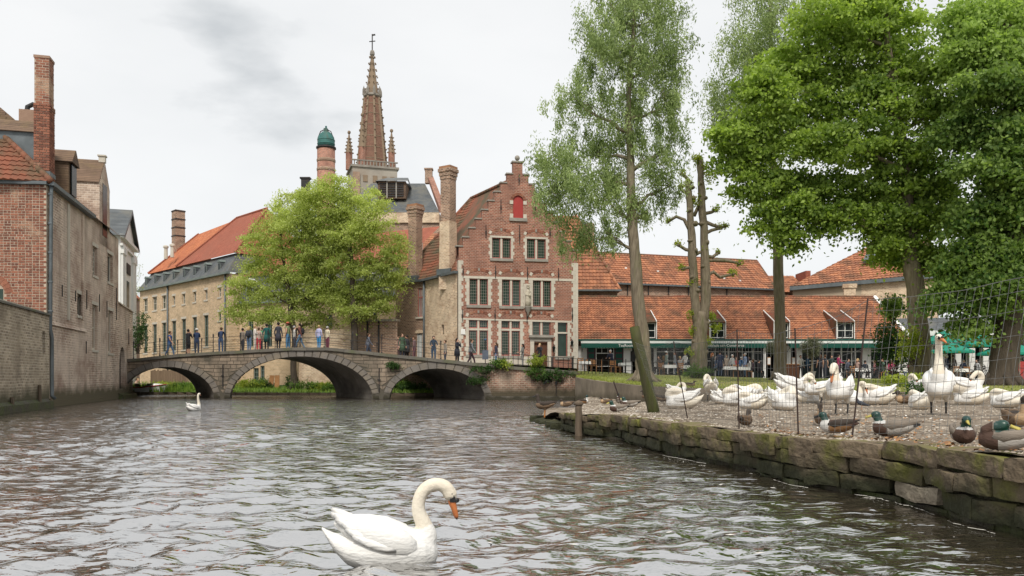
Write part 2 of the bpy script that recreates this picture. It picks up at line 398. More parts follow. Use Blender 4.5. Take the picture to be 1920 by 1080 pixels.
# ---------------------------------------------------------------- shared materials
M_red = brickmat('red brick', (.37, .14, .088), (.19, .072, .05), (.46, .34, .265), .26, .115, .017, patch=(.2, .1, .075), psc=.5, patch2=(.34, .17, .12), p2sc=.7, var=.28)
M_beige = brickmat('buff brick', (.64, .46, .29), (.38, .26, .155), (.7, .58, .43), .3, .13, .018, patch=(.6, .44, .28), psc=.25, patch2=(.34, .27, .18), p2sc=.5, p2th=.62, var=.18)
M_canal = brickmat('weathered canal brick', (.62, .46, .35), (.24, .15, .11), (.78, .68, .57), .3, .13, .022, patch=(.66, .54, .44), psc=.3, pth=.5, patch2=(.28, .17, .125), p2sc=.45, p2th=.56, var=.3,
                   wet=(1.05, .55, (.13, .11, .07)), streak=.34)
M_canal_low = brickmat('grey brown garden wall brick', (.5, .41, .3), (.2, .155, .11), (.6, .52, .41), .3, .115, .02, patch=(.36, .29, .21), psc=.4, pth=.52, patch2=(.2, .16, .115), p2sc=.6, var=.3,
                       wet=(1.1, .55, (.1, .09, .055)))
M_gold = brickmat('sandy painted brick', (.72, .55, .37), (.38, .25, .16), (.78, .66, .51), .28, .12, .018, patch=(.66, .53, .38), psc=.5, patch2=(.4, .26, .17), p2sc=.9, p2th=.58, var=.25)
M_brown = brickmat('dark brown brick', (.36, .215, .145), (.14, .08, .055), (.5, .4, .31), .28, .12, .018, patch=(.3, .2, .14), psc=.4, var=.3)
M_brick = mat('old brick', (.12, .05, .036), (.37, .15, .092), sc=6, rough=.9, bump=.5, bsc=30, tv=.75, c2=(.42, .27, .18), sc2=.55, th2=.6, soft2=.05)
M_brickgrey = mat('old grey brick', (.27, .17, .12), (.42, .28, .2), sc=6, rough=.9, bump=.5, bsc=30, tv=.7)
M_mortar = mat('lime mortar', (.5, .41, .32), (.36, .28, .21), sc=2, rough=.95, bump=.3, bsc=20)
M_tile = mat('clay pantile', (.52, .225, .115), (.22, .095, .06), sc=2.2, rough=.75, bump=.2, bsc=14, tv=.6, c2=(.2, .1, .06), sc2=.8, th2=.58, soft2=.07)
M_tile_old = mat('mossy dark pantile', (.3, .1, .055), (.17, .075, .048), sc=2, rough=.85, bump=.3, bsc=14, tv=.6, c2=(.1, .085, .05), sc2=.7, th2=.52)
M_tile_far = brickmat('far orange roof tile', (.55, .2, .09), (.43, .13, .06), (.25, .085, .045), .24, .22, .016, patch=(.4, .14, .075), psc=.3, var=.2, off=0, slope=1.35)
M_tile_dull = brickmat('far dull red roof tile', (.36, .115, .07), (.3, .095, .06), (.17, .06, .04), .24, .2, .014, patch=(.3, .11, .07), psc=.3, var=.16, off=0, slope=1.3)
M_slate = brickmat('roof slate', (.125, .135, .14), (.09, .1, .105), (.05, .055, .06), .26, .16, .012, patch=(.17, .16, .13), psc=.5, var=.22, slope=1.2, rough=.6)
M_slate_brown = brickmat('mossy plain tile', (.19, .125, .085), (.15, .1, .07), (.07, .05, .035), .2, .16, .014, patch=(.2, .14, .075), psc=.9, pth=.62, var=.25, slope=1.3)
M_white = mat('white paint', (.8, .79, .76), (.7, .69, .66), sc=1.2, rough=.6)
M_stone_w = mat('pale window stone', (.62, .57, .48), (.48, .43, .36), sc=2.5, rough=.85, bump=.2, bsc=20, tv=.3)
M_sill = mat('grey sill stone', (.34, .31, .27), (.25, .23, .2), sc=3, rough=.85, bump=.2)
M_lead = mat('zinc gutter', (.16, .18, .19), (.1, .115, .12), sc=2, rough=.5, metal=.3)
M_green = mat('dark green paint', (.008, .085, .06), (.006, .06, .045), sc=1.5, rough=.6)
M_greenpale = mat('grey green paint', (.2, .23, .21), (.13, .16, .15), sc=2, rough=.6)
M_iron = mat('black iron', (.025, .027, .03), (.04, .037, .035), sc=4, rough=.55, metal=.2, c2=(.1, .045, .025), sc2=6, th2=.66)
M_redpaint = mat('red paint', (.42, .055, .05), (.34, .045, .04), sc=2, rough=.55)
M_pinkframe = mat('faded red window frame', (.42, .16, .13), (.35, .12, .1), sc=2, rough=.6)
M_door = mat('brown door wood', (.13, .055, .028), (.085, .035, .02), sc=3, rough=.6, str3=(6, 6, .6), bump=.2)
M_glass = glassmat('dark window glass', (.012, .018, .018), .2); M_glass.node_tree.nodes['Principled BSDF'].inputs['Specular IOR Level'].default_value = .15
M_glass_g = glassmat('greenish leaded glass', (.022, .05, .035), .12)
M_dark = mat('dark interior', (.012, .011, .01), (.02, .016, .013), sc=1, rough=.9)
M_wood = mat('weathered wood', (.16, .12, .085), (.1, .075, .052), sc=3, rough=.9, str3=(5, 5, .5), bump=.4)
M_orangewood = mat('varnished wood', (.48, .24, .1), (.36, .17, .07), sc=4, rough=.5)
M_copper = mat('green copper', (.05, .17, .15), (.035, .11, .1), sc=1.2, rough=.6, c2=(.1, .09, .06), sc2=.8, th2=.64)
M_bark = mat('grey brown bark', (.26, .215, .155), (.12, .095, .068), sc=5, rough=.95, str3=(2.2, 2.2, .35), bump=.9, bsc=9, c2=(.13, .13, .06), sc2=1.3, th2=.6)
M_barkdark = mat('dark brown bark', (.09, .07, .052), (.05, .04, .03), sc=5, rough=.95, str3=(2.2, 2.2, .35), bump=.9, bsc=9)  # darker brown bark colour for chestnut, locusts and shrub stems
M_barkmoss = mat('mossy bark', (.075, .085, .022), (.045, .045, .018), sc=4, rough=.95, str3=(2, 2, .5), bump=.9, bsc=9, c2=(.075, .065, .04), sc2=1.5, th2=.6)

# ---------------------------------------------------------------- water
def water():
    K = []
    rs = np.random.RandomState(3)
    for k in range(70):
        lam = .11 * (.95 / .11) ** rs.rand(); th = rs.normal(PI / 2 + .2, .8); amp = .0066 * lam * rs.uniform(.5, 1.4)
        K.append((2 * PI / lam * math.cos(th), 2 * PI / lam * math.sin(th), amp, rs.rand() * 6.28, lam))
    ys = [2.6]
    while ys[-1] < 27: ys.append(ys[-1] * 1.0052)
    while ys[-1] < 68: ys.append(ys[-1] * 1.02)
    ys = np.array(ys); nx = 540
    sx = np.linspace(-.82, .76, nx)
    Y = np.repeat(ys[:, None], nx, 1); X = sx[None, :] * (Y + 1.2)
    fade = np.clip(1 - (Y - 20) / 60, .3, 1)
    patch = .62 + .5 * np.sin(X * .33 + 1.3 + .8 * np.sin(Y * .21)) * np.sin(Y * .29 + .6 * np.sin(X * .4)) * .8
    patch = np.clip(patch, .3, 1.3)
    Z = np.zeros_like(X); 
    sp = .0052 * Y
    for a, b, am, ph, lam in K:
        c = np.sin(a * X + b * Y + ph); Z += am * (c + .25 * c * c) * np.clip(lam / (2.4 * sp) - 1, 0, 1)
    Z *= patch * fade
    # calmer strip in the lee of the quay
    lee = np.clip((5.2 - (X - .12 * Y)) / 3.2, .45, 1); Z *= lee
    rr = np.sqrt((X + .95) ** 2 * .5 + (Y - 5.95) ** 2); Z += .012 * np.sin(17 * rr) * np.exp(-rr / .45) + .006 * np.sin(30 * (Y - 5.95) + 6 * X) * np.exp(-((X + 1.7) / .8) ** 2 - ((Y - 5.9) / .5) ** 2)
    V = np.stack([X, Y, Z], -1).reshape(-1, 3)
    r, c = len(ys), nx
    i = (np.arange(r - 1)[:, None] * c + np.arange(c - 1)[None, :]).reshape(-1)
    Fc = np.stack([i, i + 1, i + 1 + c, i + c], -1)
    me = bpy.data.meshes.new('water'); me.vertices.add(len(V)); me.vertices.foreach_set('co', V.reshape(-1).astype(np.float32))
    n = len(Fc); me.loops.add(n * 4); me.loops.foreach_set('vertex_index', Fc.reshape(-1).astype(np.int32))
    me.polygons.add(n); me.polygons.foreach_set('loop_start', np.arange(0, n * 4, 4, dtype=np.int32)); me.polygons.foreach_set('use_smooth', np.ones(n, dtype=bool))
    m = bpy.data.materials.new('canal water'); m.use_nodes = True; nt = m.node_tree; L = nt.links.new; b = nt.nodes['Principled BSDF']
    b.inputs['Base Color'].default_value = (.035, .028, .019, 1); b.inputs['Roughness'].default_value = .03; b.inputs['IOR'].default_value = 6.5; b.inputs['Specular IOR Level'].default_value = .6
    tc = _n(nt, 'ShaderNodeTexCoord'); mp = _n(nt, 'ShaderNodeMapping'); mp.inputs['Scale'].default_value = (.55, 1.25, 1)
    L(tc.outputs['Object'], mp.inputs['Vector'])
    a = _n(nt, 'ShaderNodeTexNoise', Scale=3.2, Detail=3, Roughness=.5, Distortion=.6); L(mp.outputs[0], a.inputs['Vector'])
    a2 = _n(nt, 'ShaderNodeTexNoise', Scale=11, Detail=2, Roughness=.5); L(mp.outputs[0], a2.inputs['Vector'])
    sy = _n(nt, 'ShaderNodeSeparateXYZ'); L(tc.outputs['Object'], sy.inputs[0])      # bump grows with distance, added so the far water mirrors more sky
    ry = _n(nt, 'ShaderNodeMapRange'); ry.inputs[1].default_value = 7; ry.inputs[2].default_value = 34; ry.inputs[3].default_value = .45; ry.inputs[4].default_value = 1; L(sy.outputs[1], ry.inputs[0])
    bp = _n(nt, 'ShaderNodeBump', Distance=.13); L(ry.outputs[0], bp.inputs['Strength']); L(a.outputs[0], bp.inputs['Height'])
    bp2 = _n(nt, 'ShaderNodeBump', Strength=.55, Distance=.02); L(a2.outputs[0], bp2.inputs['Height']); L(bp.outputs[0], bp2.inputs['Normal'])
    L(bp2.outputs[0], b.inputs['Normal'])
    me.materials.append(m); me.update(calc_edges=True)
    obj('water', me, kind='structure')
water()

# ---------------------------------------------------------------- ground, banks, lawn, gravel
M_ground = mat('ground', (.22, .2, .16), (.15, .14, .1), sc=.3, rough=.95, c2=(.1, .12, .05), sc2=.05, th2=.5)
M_grass = mat('lawn', (.27, .30, .07), (.17, .2, .045), sc=.9, rough=.95, bump=.8, bsc=12, c2=(.28, .24, .1), sc2=.35, th2=.57, det=8)
M_bank = mat('bank grass', (.1, .17, .035), (.06, .11, .025), sc=1.2, rough=.95, bump=.8, bsc=8, c2=(.14, .115, .07), sc2=.6, th2=.6)
M_gravel = mat('shell gravel', (.36, .3, .235), (.2, .16, .12), sc=5, rough=.95, bump=1.0, bsc=26, det=10, c2=(.12, .085, .055), sc2=.9, th2=.56, soft2=.08)
M_paving = mat('street paving', (.28, .25, .21), (.2, .18, .15), sc=2, rough=.9)
g = MB(); g.quad((-1500, 66.2, .55), (1500, 66.2, .55), (1500, 3000, .55), (-1500, 3000, .55)); g.build('ground', M_ground, kind='structure')
g = MB(); g.quad((-400, -60, .9), (-20.6, 20, .9), (-29.2, 66.2, .9), (-400, 66.2, .9)); g.quad((6.4, -60, .25), (400, -60, .25), (400, 66.2, .25), (6.4, 66.2, .25)); g.build('terrain', M_ground, kind='structure')

QUAY = [(1047, 21.1, .457), (1084, 19.1, .5), (1155, 17.9, .57), (1175, 16.7, .575), (1260, 13.9, .61), (1400, 11.7, .6), (1490, 10.2, .66), (1647, 9.17, .64), (1718, 8.52, .66), (1803, 7.5, .72), (1920, 6.84, .73), (2500, 4.6, .75), (6400, 1.5, .76)]
QP = [Vector((PX(px, d), d, z)) for px, d, z in QUAY]
CURB = [(1078, 708, 46), (1130, 716, 42.5), (1200, 723, 37), (1260, 727, 33), (1400, 731, 29), (1600, 735, 26), (1900, 737, 24), (2400, 739, 22), (4000, 741, 20)]
CP = [P(*c) for c in CURB]
_gp = [(1003, 26.5, .1), (1047, 21.1, .44), (1060, 28, .3), (1155, 17.9, .55), (1150, 27, .42), (1120, 32, .12), (1260, 13.9, .59), (1200, 36, .22), (1260, 32, .42), (1250, 22, .52), (1400, 11.7, .6), (1400, 28, .57),
       (1400, 20, .59), (1490, 10.2, .64), (1600, 25.5, .68), (1600, 16, .69), (1718, 8.5, .655), (1750, 14, .71), (1920, 6.84, .725), (1900, 23.5, .73), (1900, 14, .73), (2300, 22, .74), (2300, 10, .745), (2500, 4.6, .745)]
GPX = np.array([[PX(a, d), d] for a, d, z in _gp]); GPZ = np.array([z for a, d, z in _gp])
def gz(x, y):
    d2 = ((GPX - np.array([x, y])) ** 2).sum(1) + .02; wgt = d2 ** -1.6; return float((wgt * GPZ).sum() / wgt.sum())
def on_gravel(px, py):
    d = 18.0
    for _ in range(60): d = .5 * d + .5 * max(4, (CZ - gz(PX(px, d), d)) * F / (py - HY))
    return Vector((PX(px, d), d, gz(PX(px, d), d)))
def curb_at(t):
    k = t * (len(CP) - 1); i = min(int(k), len(CP) - 2); return CP[i].lerp(CP[i + 1], k - i)
def quay_at(t):
    k = t * (len(QP) - 1); i = min(int(k), len(QP) - 2); return QP[i].lerp(QP[i + 1], k - i)
# gravel sheet between the quay and the kerb wall of the lawn
def gravel():
    nt_, ns = 90, 70; vs = []
    for i in range(nt_ + 1):
        t = i / nt_
        a = quay_at(max(0, (t - .06) / .94)); 
        if t < .06: a = Vector((PX(1003, 26.5), 26.5, .1)).lerp(QP[0], t / .06)
        b = curb_at(t)
        if t < .06: b = Vector((PX(1110, 38), 38, .05)).lerp(curb_at(.06), t / .06)
        a = a + Vector((.12, .1, 0))
        for j in range(ns + 1):
            s = (j / ns) ** 1.5; p = a.lerp(b, s)
            z = gz(p.x, p.y) - .02 + .035 * mnoise.noise(Vector((p.x * 1.1, p.y * 1.1, 0))) + .02 * mnoise.noise(Vector((p.x * 4, p.y * 4, 2)))
            vs.append((p.x, p.y, z))
    fs = [(i * (ns + 1) + j, (i + 1) * (ns + 1) + j, (i + 1) * (ns + 1) + j + 1, i * (ns + 1) + j + 1) for i in range(nt_) for j in range(ns)]
    g = MB(); g.add(vs, fs, 0, .5); g.build('beach', M_gravel, smooth=True, kind='structure')
gravel()
# pebbles, shells and moulted feathers
def pebbles():
    n = 9600; t = NR.rand(n) * .95; s = NR.rand(n) ** 2.1
    oct_ = np.array([[1, 0, 0], [0, 1, 0], [-1, 0, 0], [0, -1, 0], [0, 0, .6], [0, 0, -.5]]); tri = [(0, 1, 4), (1, 2, 4), (2, 3, 4), (3, 0, 4)]
    V = []; T = []
    for i in range(n):
        a = quay_at(t[i]) + Vector((.15, .12, 0)); b = curb_at(.05 + .95 * t[i]); p = a.lerp(b, s[i])
        z = gz(p.x, p.y) - .005 + .035 * mnoise.noise(Vector((p.x * 1.1, p.y * 1.1, 0))); r = R.uniform(.008, .024) * (1 + p.y * .035); an = R.uniform(0, 6.28); e = R.uniform(.5, 1)
        c, sn = math.cos(an), math.sin(an)
        o = [Vector((p.x + r * (x * c - y * e * sn), p.y + r * (x * sn + y * e * c), z + r * q)) for x, y, q in oct_]
        for a_, b_, c_ in tri: V.append([o[a_], o[b_], o[c_]])
        T += [R.random()] * 4
    m = mat('pebbles', (.5, .44, .36), (.16, .12, .085), sc=8, rough=.8, tv=.9)
    me = quads_mesh('pebbles', np.array([[list(v) for v in q] for q in V]), T, m)
    tag(obj('pebbles', me, kind='stuff'), 'scattered pale pebbles and shells over the gravel beach', 'pebbles')
    n = 520; V = []; T = []
    for i in range(n):
        tt = R.random(); p = (quay_at(tt) + Vector((.2, .2, 0))).lerp(curb_at(.05 + .95 * tt), R.random() ** 1.6)
        z = gz(p.x, p.y) + .022 + .035 * mnoise.noise(Vector((p.x * 1.1, p.y * 1.1, 0))); an = R.uniform(0, 6.28); l = R.uniform(.018, .05) * (1 + p.y * .012); wd = l * .3
        d = Vector((math.cos(an), math.sin(an), R.uniform(0, .3))); sd_ = Vector((-d.y, d.x, .25)); c = Vector((p.x, p.y, z))
        V.append([c - d * l, c + sd_ * wd, c + d * l, c - sd_ * wd]); T.append(R.random())
    me = quads_mesh('feathers', np.array([[list(v) for v in q] for q in V]), T, mat('moulted feather', (.8, .78, .74), (.66, .62, .56), tv=.8))
    tag(obj('moulted_feathers', me, kind='stuff'), 'white moulted feathers strewn over the gravel beach', 'feathers')
    n = 900; V = []; T = []
    for i in range(n):
        tt = R.uniform(.45, 1); p = (quay_at(tt) + Vector((.2, .2, 0))).lerp(curb_at(.05 + .95 * tt), R.random() ** 2 * .3)
        z = gz(p.x, p.y) + .02 + .035 * mnoise.noise(Vector((p.x * 1.1, p.y * 1.1, 0))); an = R.uniform(0, 6.28); l = R.uniform(.015, .04)
        d = Vector((math.cos(an), math.sin(an), R.uniform(0, .5))); sd_ = Vector((-d.y, d.x, R.uniform(-.4, .4))); c = Vector((p.x, p.y, z))
        V.append([c - d * l, c + sd_ * l * .6, c + d * l, c - sd_ * l * .6]); T.append(R.random())
    me = quads_mesh('dead_leaves', np.array([[list(v) for v in q] for q in V]), T, mat('dead leaf', (.42, .22, .09), (.2, .1, .05), tv=.9))
    tag(obj('dead_leaves', me, kind='stuff'), 'small brown dead leaves lying near the quay edge', 'leaves')
pebbles()
# lawn from the kerb wall up to the terrace, and the terrace itself
LF = [(1078, 1.85), (1240, 1.56), (1450, 1.32), (1700, 1.27), (1920, 1.2), (3100, 1.15)]
def lawn_far(px):
    for (a, za), (b, zb) in zip(LF, LF[1:]):
        if px <= b: k = max(0, (px - a) / (b - a)); return za + (zb - za) * k
    return LF[-1][1]
LAWN_D = 57.0
def terrace_z(x): return lawn_far(CX + x / LAWN_D * F)
def lawn():
    n, k = 80, 26; vs = []
    for i in range(n + 1):
        t = i / n; a = curb_at(t) + Vector((.12, .28, .015)); px = 1078 + (3100 - 1078) * t; b = Vector((PX(px, LAWN_D), LAWN_D, lawn_far(px)))
        for j in range(k + 1):
            s = j / k; p = a.lerp(b, s); p.z += .05 * mnoise.noise(Vector((p.x * .5, p.y * .5, 0))) * min(1, s * 6) * (1 - s) * 3; vs.append(p)
    g = MB(); g.add(vs, [(i * (k + 1) + j, (i + 1) * (k + 1) + j, (i + 1) * (k + 1) + j + 1, i * (k + 1) + j + 1) for i in range(n) for j in range(k)], 0, .5)
    g.build('lawn', M_grass, smooth=True, kind='structure')
    g = MB(); xs = [(1000, 2.05), (1060, 2.0)] + LF
    for (a, za), (b, zb) in zip(xs, xs[1:]):
        g.quad((PX(a, LAWN_D), LAWN_D - .05, za - .004), (PX(b, LAWN_D), LAWN_D - .05, zb - .004), (PX(b, LAWN_D), 90, zb - .004), (PX(a, LAWN_D), 90, za - .004))
    g.build('pavement', M_paving, kind='structure')
    # plaza in front of the gabled house, behind the canal parapet
    g = MB(); pts = [(905, 50.6, 2.1), (1081, 49.4, 2.02)]
    g.quad((PX(800, 53), 51.6, 2.44), (PX(905, 50.9), 50.9, 2.3), (PX(905, 66), 66, 2.12), (PX(720, 70), 70, 2.3))
    g.quad((PX(905, 50.9), 50.9, 2.3), (PX(1081, 49.5), 49.5, 1.94), (PX(1065, 66), 66, 2.0), (PX(905, 66), 66, 2.12))
    g.quad((PX(1081, 49.5), 49.5, 1.94), (PX(1082, 57), 57, 1.86), (PX(1065, 62), 62, 2.0), (PX(1060, 58), 58, 2.0))
    g.build('plaza_pavement', M_paving, kind='structure')
    # blades along the near edge and over the lawn
    n = 16000; V = []; T = []
    for i in range(n):
        t = R.random(); s = R.random() ** 2.2 * .85; px = 1078 + (3100 - 1078) * t
        p = (curb_at(t) + Vector((.12, .3, .0))).lerp(Vector((PX(px, LAWN_D), LAWN_D, lawn_far(px))), s); h = R.uniform(.04, .13); wd = R.uniform(.012, .03)
        an = R.uniform(0, PI); c, sn = math.cos(an) * wd, math.sin(an) * wd; lx, ly = R.gauss(0, .04), R.gauss(0, .04)
        V.append([(p.x - c, p.y - sn, p.z - .01), (p.x + c, p.y + sn, p.z - .01), (p.x + lx, p.y + ly, p.z + h)]); T.append(R.random())
    me = quads_mesh('grass', np.array(V), T, leafmat('grass blade', (.14, .18, .035), (.36, .38, .1)))
    tag(obj('grass', me, kind='stuff'), 'short rough grass blades growing over the lawn', 'grass')
lawn()
# kerb wall of the lawn
def kerb():
    t = thing('kerb_wall', 'low curved stone retaining wall between lawn and gravel beach', 'wall')
    m = mat('stained concrete', (.24, .2, .15), (.15, .125, .095), sc=1.2, rough=.95, bump=.4, bsc=9, tv=.3, c2=(.3, .25, .19), sc2=.8, th2=.55, str3=(1, 1, .5), wet=(.65, .2, (.08, .07, .045)))
    n = 46
    for i in range(n):
        a, b = curb_at(i / n), curb_at((i + 1) / n); d = (b - a).normalized(); s = Vector((-d.y, d.x, 0)).normalized()
        if s.y < 0: s = -s
        g = MB(); zb = [min(gz(p.x, p.y), p.z - .1) - .35 for p in (a, b)]; a2 = a + d * .006; b2 = b - d * .006; o = s * R.uniform(-.012, .012)
        q = R.uniform(-.01, .015)
        A, B = a2 + o, b2 + o
        vs = [(A.x, A.y, zb[0]), (B.x, B.y, zb[1]), (B.x + s.x * .3, B.y + s.y * .3, zb[1]), (A.x + s.x * .3, A.y + s.y * .3, zb[0]),
              (A.x, A.y, A.z + q), (B.x, B.y, B.z + q), (B.x + s.x * .3, B.y + s.y * .3, B.z + q), (A.x + s.x * .3, A.y + s.y * .3, A.z + q)]
        g.hexa(vs); g.build('stone', m, t)
kerb()

# ---------------------------------------------------------------- quay of rough stones
M_quay = mat('mossy quay stone', (.23, .175, .115), (.095, .072, .05), sc=1.6, rough=.95, bump=1.0, bsc=10, tv=.35, det=9, c2=(.15, .15, .03), sc2=1.9, th2=.55, soft2=.09, wet=(.5, .16, (.035, .036, .018)))
M_quay_dark = mat('wet black stone', (.07, .06, .04), (.035, .03, .022), sc=3, rough=.6, bump=1.0, bsc=12, c2=(.06, .075, .02), sc2=2, th2=.52)
M_quay_pale = mat('pale broken stone', (.36, .31, .23), (.24, .2, .15), sc=3, rough=.9, bump=1.0, bsc=12)
def quay():
    t = thing('quay_wall', 'rough mossy stone quay edging the gravel beach', 'quay wall')
    core = MB(); acc = [0]
    for a, b in zip(QP, QP[1:]): acc.append(acc[-1] + (Vector((b.x, b.y, 0)) - Vector((a.x, a.y, 0))).length)
    def at(s):
        for i in range(len(QP) - 1):
            if s <= acc[i + 1] or i == len(QP) - 2: return QP[i].lerp(QP[i + 1], (s - acc[i]) / (acc[i + 1] - acc[i]))
    tot = acc[-1]
    for i in range(60):
        a, b = at(tot * i / 60), at(tot * (i + 1) / 60); d = (b - a); d.z = 0; d.normalize(); nrm = Vector((-d.y, d.x, 0)); nrm = nrm if nrm.x > 0 else -nrm
        a2, b2 = a + nrm * .16, b + nrm * .16
        core.quad((a2.x, a2.y, -.4), (b2.x, b2.y, -.4), (b2.x, b2.y, b.z - .05), (a2.x, a2.y, a.z - .05), 0, .5)
        a3, b3 = a + nrm * .75, b + nrm * .75
        core.quad((a2.x, a2.y, a.z - .05), (b2.x, b2.y, b.z - .05), (b3.x, b3.y, b.z - .05), (a3.x, a3.y, a.z - .05), 0, .5)
    core.build('core', M_quay_dark, t)
    seed = 0
    # courses: (z share from, to, lengths, depth, set-back)
    for row, (f0, f1, lo, hi, dep, back) in enumerate([(.70, 1.0, .3, 1.1, .55, .0), (.40, .71, .4, 1.35, .5, .03), (.10, .41, .3, .9, .5, .05), (-.42, .11, .4, 1.0, .5, .13)]):
        s = -.1
        while s < tot:
            near = min(1, max(.45, 1.25 - s / tot * .55)); ln = R.uniform(lo, hi); 
            if row < 2 and R.random() < .25: ln *= .55
            e = min(s + ln, tot); 
            a, b = at(max(s, 0)), at(e); c = (a + b) / 2; d = b - a; d.z = 0
            if d.length < .08: break
            L_ = d.length; d.normalize(); nrm = Vector((-d.y, d.x, 0)); nrm = nrm if nrm.x > 0 else -nrm
            zt = c.z; h0 = zt * f0 + R.uniform(-.02, .02) * (row < 3); h1 = zt * f1 + (R.uniform(-.035, .02) if row == 0 else -.012)
            if row == 0 and R.random() < .25: h0 -= .1
            if R.random() < (.05 if row == 3 else 0): s = e; continue
            h = h1 - h0 - .012; seed += 1
            vs, fs = rough_block(L_ - .015, dep, h, 6 if s > tot * .45 else 4, .13, .03 if row < 3 else .05, seed)
            jit = R.uniform(-.035, .03) + back; yaw = R.uniform(-.03, .03); roll = R.uniform(-.03, .03)
            M = Matrix.Translation(c.xy.to_3d() + nrm * (dep / 2 + jit) + Vector((0, 0, (h0 + h1) / 2))) @ Matrix(((d.x, nrm.x, 0, 0), (d.y, nrm.y, 0, 0), (0, 0, 1, 0), (0, 0, 0, 1))) @ Matrix.Rotation(yaw, 4, 'Z') @ Matrix.Rotation(roll, 4, 'Y')
            det = M.to_3x3().determinant()
            g = MB(); g.add([M @ v for v in vs], fs if det > 0 else [f[::-1] for f in fs], 0, R.random())
            mm = M_quay if row < 3 else M_quay_dark
            if row == 2 and abs(s - tot * .63) < .3: mm = M_quay_pale
            o = g.build('stone', mm, t, smooth=False)
            s = e
    # tumbled stones at the tip of the quay
    for (px, py, d, w_, h_) in [(1018, 786, 25.0, .8, .22), (1030, 793, 23.6, .6, .2), (1040, 801, 22.2, .5, .3), (1047, 800, 21.6, .45, .28), (1012, 789, 24.4, .3, .16)]:
        seed += 1; vs, fs = rough_block(w_, .6, h_, 4, .3, .06, seed); p = P(px, py, d)
        g = MB(); g.add([v + Vector((p.x, p.y + .2, max(.02, p.z - .02))) for v in vs], fs, 0, R.random()); g.build('stone', M_quay, t)
quay()
def foam():
    g = MB(); tot = len(QP) - 1; pts = []
    for i in range(240):
        t = .28 + .68 * i / 240; p = quay_at(t); nd = Vector((-1, -.35, 0)).normalized(); off = .03 + .10 * abs(mnoise.noise(Vector((i * .09, 0, 0)))) + .03 * mnoise.noise(Vector((i * .4, 2, 0)))
        pts.append(p + nd * off)
    for a, b, i in zip(pts, pts[1:], range(999)):
        if mnoise.noise(Vector((i * .06, 5, 1))) < -.05: continue
        wd = .003 + .007 * R.random() ** 2; g.quad((a.x, a.y - wd, .021), (b.x, b.y - wd, .021), (b.x, b.y + wd, .024), (a.x, a.y + wd, .024))
    tag(g.build('foam', mat('scum foam', (.7, .68, .62), (.5, .47, .42), sc=9), kind='stuff'), 'thin line of pale foam along the foot of the quay', 'foam')
foam()
def flotsam():
    V = []; T = []
    for i in range(46):
        py = R.uniform(760, 1060); d = CZ * F / (py - HY); x = PX(R.uniform(950, 1900), d) - .4
        if x > .15 + d * .36 or x > 3.6: continue
        l = R.uniform(.012, .05); an = R.uniform(0, 6.28); c = Vector((x, d, .03)); a = Vector((math.cos(an), math.sin(an), R.uniform(0, .2))) * l; b = Vector((-a.y, a.x, .004)) * .35
        V.append([c - a, c + b, c + a, c - b]); T.append(R.random())
    tag(obj('floating_feathers', quads_mesh('floating_feathers', np.array([[list(v) for v in q] for q in V]), T, bpy.data.materials['moulted feather']), kind='stuff'), 'small white feathers floating on the canal off the quay', 'feathers')
flotsam()
# mooring post and stake in the quay
def post(name, label, cat, px, py0, py1, d, r, m, lean=(0, 0), base=0.0, group=None):
    b = P(px, py1, d); t = thing(name, label, cat, b, group=group); h = (py1 - py0) / F * d
    g = MB(); k = 7
    pts = [(lean[0] * i / k + .012 * R.uniform(-1, 1), lean[1] * i / k, -base + (h + base) * i / k) for i in range(k + 1)]
    g.tube(pts, [r * (1.12 - .2 * i / k) for i in range(k + 1)], 9); g.build('shaft', m, t, True)
    return t
t = post('mooring_post', 'weathered round wooden mooring post at the tip of the stone quay', 'post', 1085, 755, 812, 19.0, .085, M_wood, base=.3)
g = MB(); g.lathe(0, 0, [(.07, .64), (.105, .67), (.11, .72), (.085, .75), (.02, .775)], 10); g.build('cap', M_wood, t, True)
post('leaning_trunk', 'thick mossy wooden post leaning over the gravel beach', 'post', 1229, 612, 779, 19.6, .135, M_barkmoss, lean=(-.5, .15), base=.1)
# ---------------------------------------------------------------- stone bridge
BF_ = Fac(250, 54, 1081, 49)
TOP = [(236, 674), (250, 673), (300, 667), (345, 663), (395, 660), (450, 657.3), (500, 654), (546, 651.2), (612, 651.4), (640, 654), (660, 656), (700, 660), (740, 664.5), (790, 669.5), (840, 675), (890, 680), (940, 685), (1015, 690.5), (1081, 696)]
TU = [(BF_.u(px), BF_.z(px, py)) for px, py in TOP]
def deck_z(u):
    if u <= TU[0][0]: return TU[0][1]
    for (a, za), (b, zb) in zip(TU, TU[1:]):
        if u <= b: return za + (zb - za) * (u - a) / (b - a)
    return TU[-1][1]
ARCH = []
for (c, hw, top, base) in [(314, 87, 688, 742), (565, 134, 668.3, 741), (820, 90, 691, 748)]:
    uc = (BF_.u(c + hw) + BF_.u(c - hw)) / 2; a = (BF_.u(c + hw) - BF_.u(c - hw)) / 2; ARCH.append((uc, a, BF_.z(c, top)))
U_END = BF_.u(913)
def intrados(u, g=0.0):
    best = None
    for uc, a, h in ARCH:
        if abs(u - uc) < a + g:
            k = (u - uc) / (a + g); z = (h + g) * math.sqrt(max(0, 1 - k * k)); best = z if best is None else max(best, z)
    return best
M_bstone = mat('bridge stone', (.42, .33, .245), (.19, .15, .115), sc=2.2, rough=.95, bump=.5, bsc=14, tv=.5, det=7, c2=(.12, .105, .08), sc2=.8, th2=.55, str3=(1, 1, .6), wet=(.55, .1, (.05, .045, .03)))
M_vous = mat('grey arch stone', (.25, .225, .2), (.14, .125, .11), sc=2.2, rough=.95, bump=.5, bsc=14, tv=.5, c2=(.25, .21, .16), sc2=.8, th2=.58, wet=(.5, .1, (.05, .045, .03)))
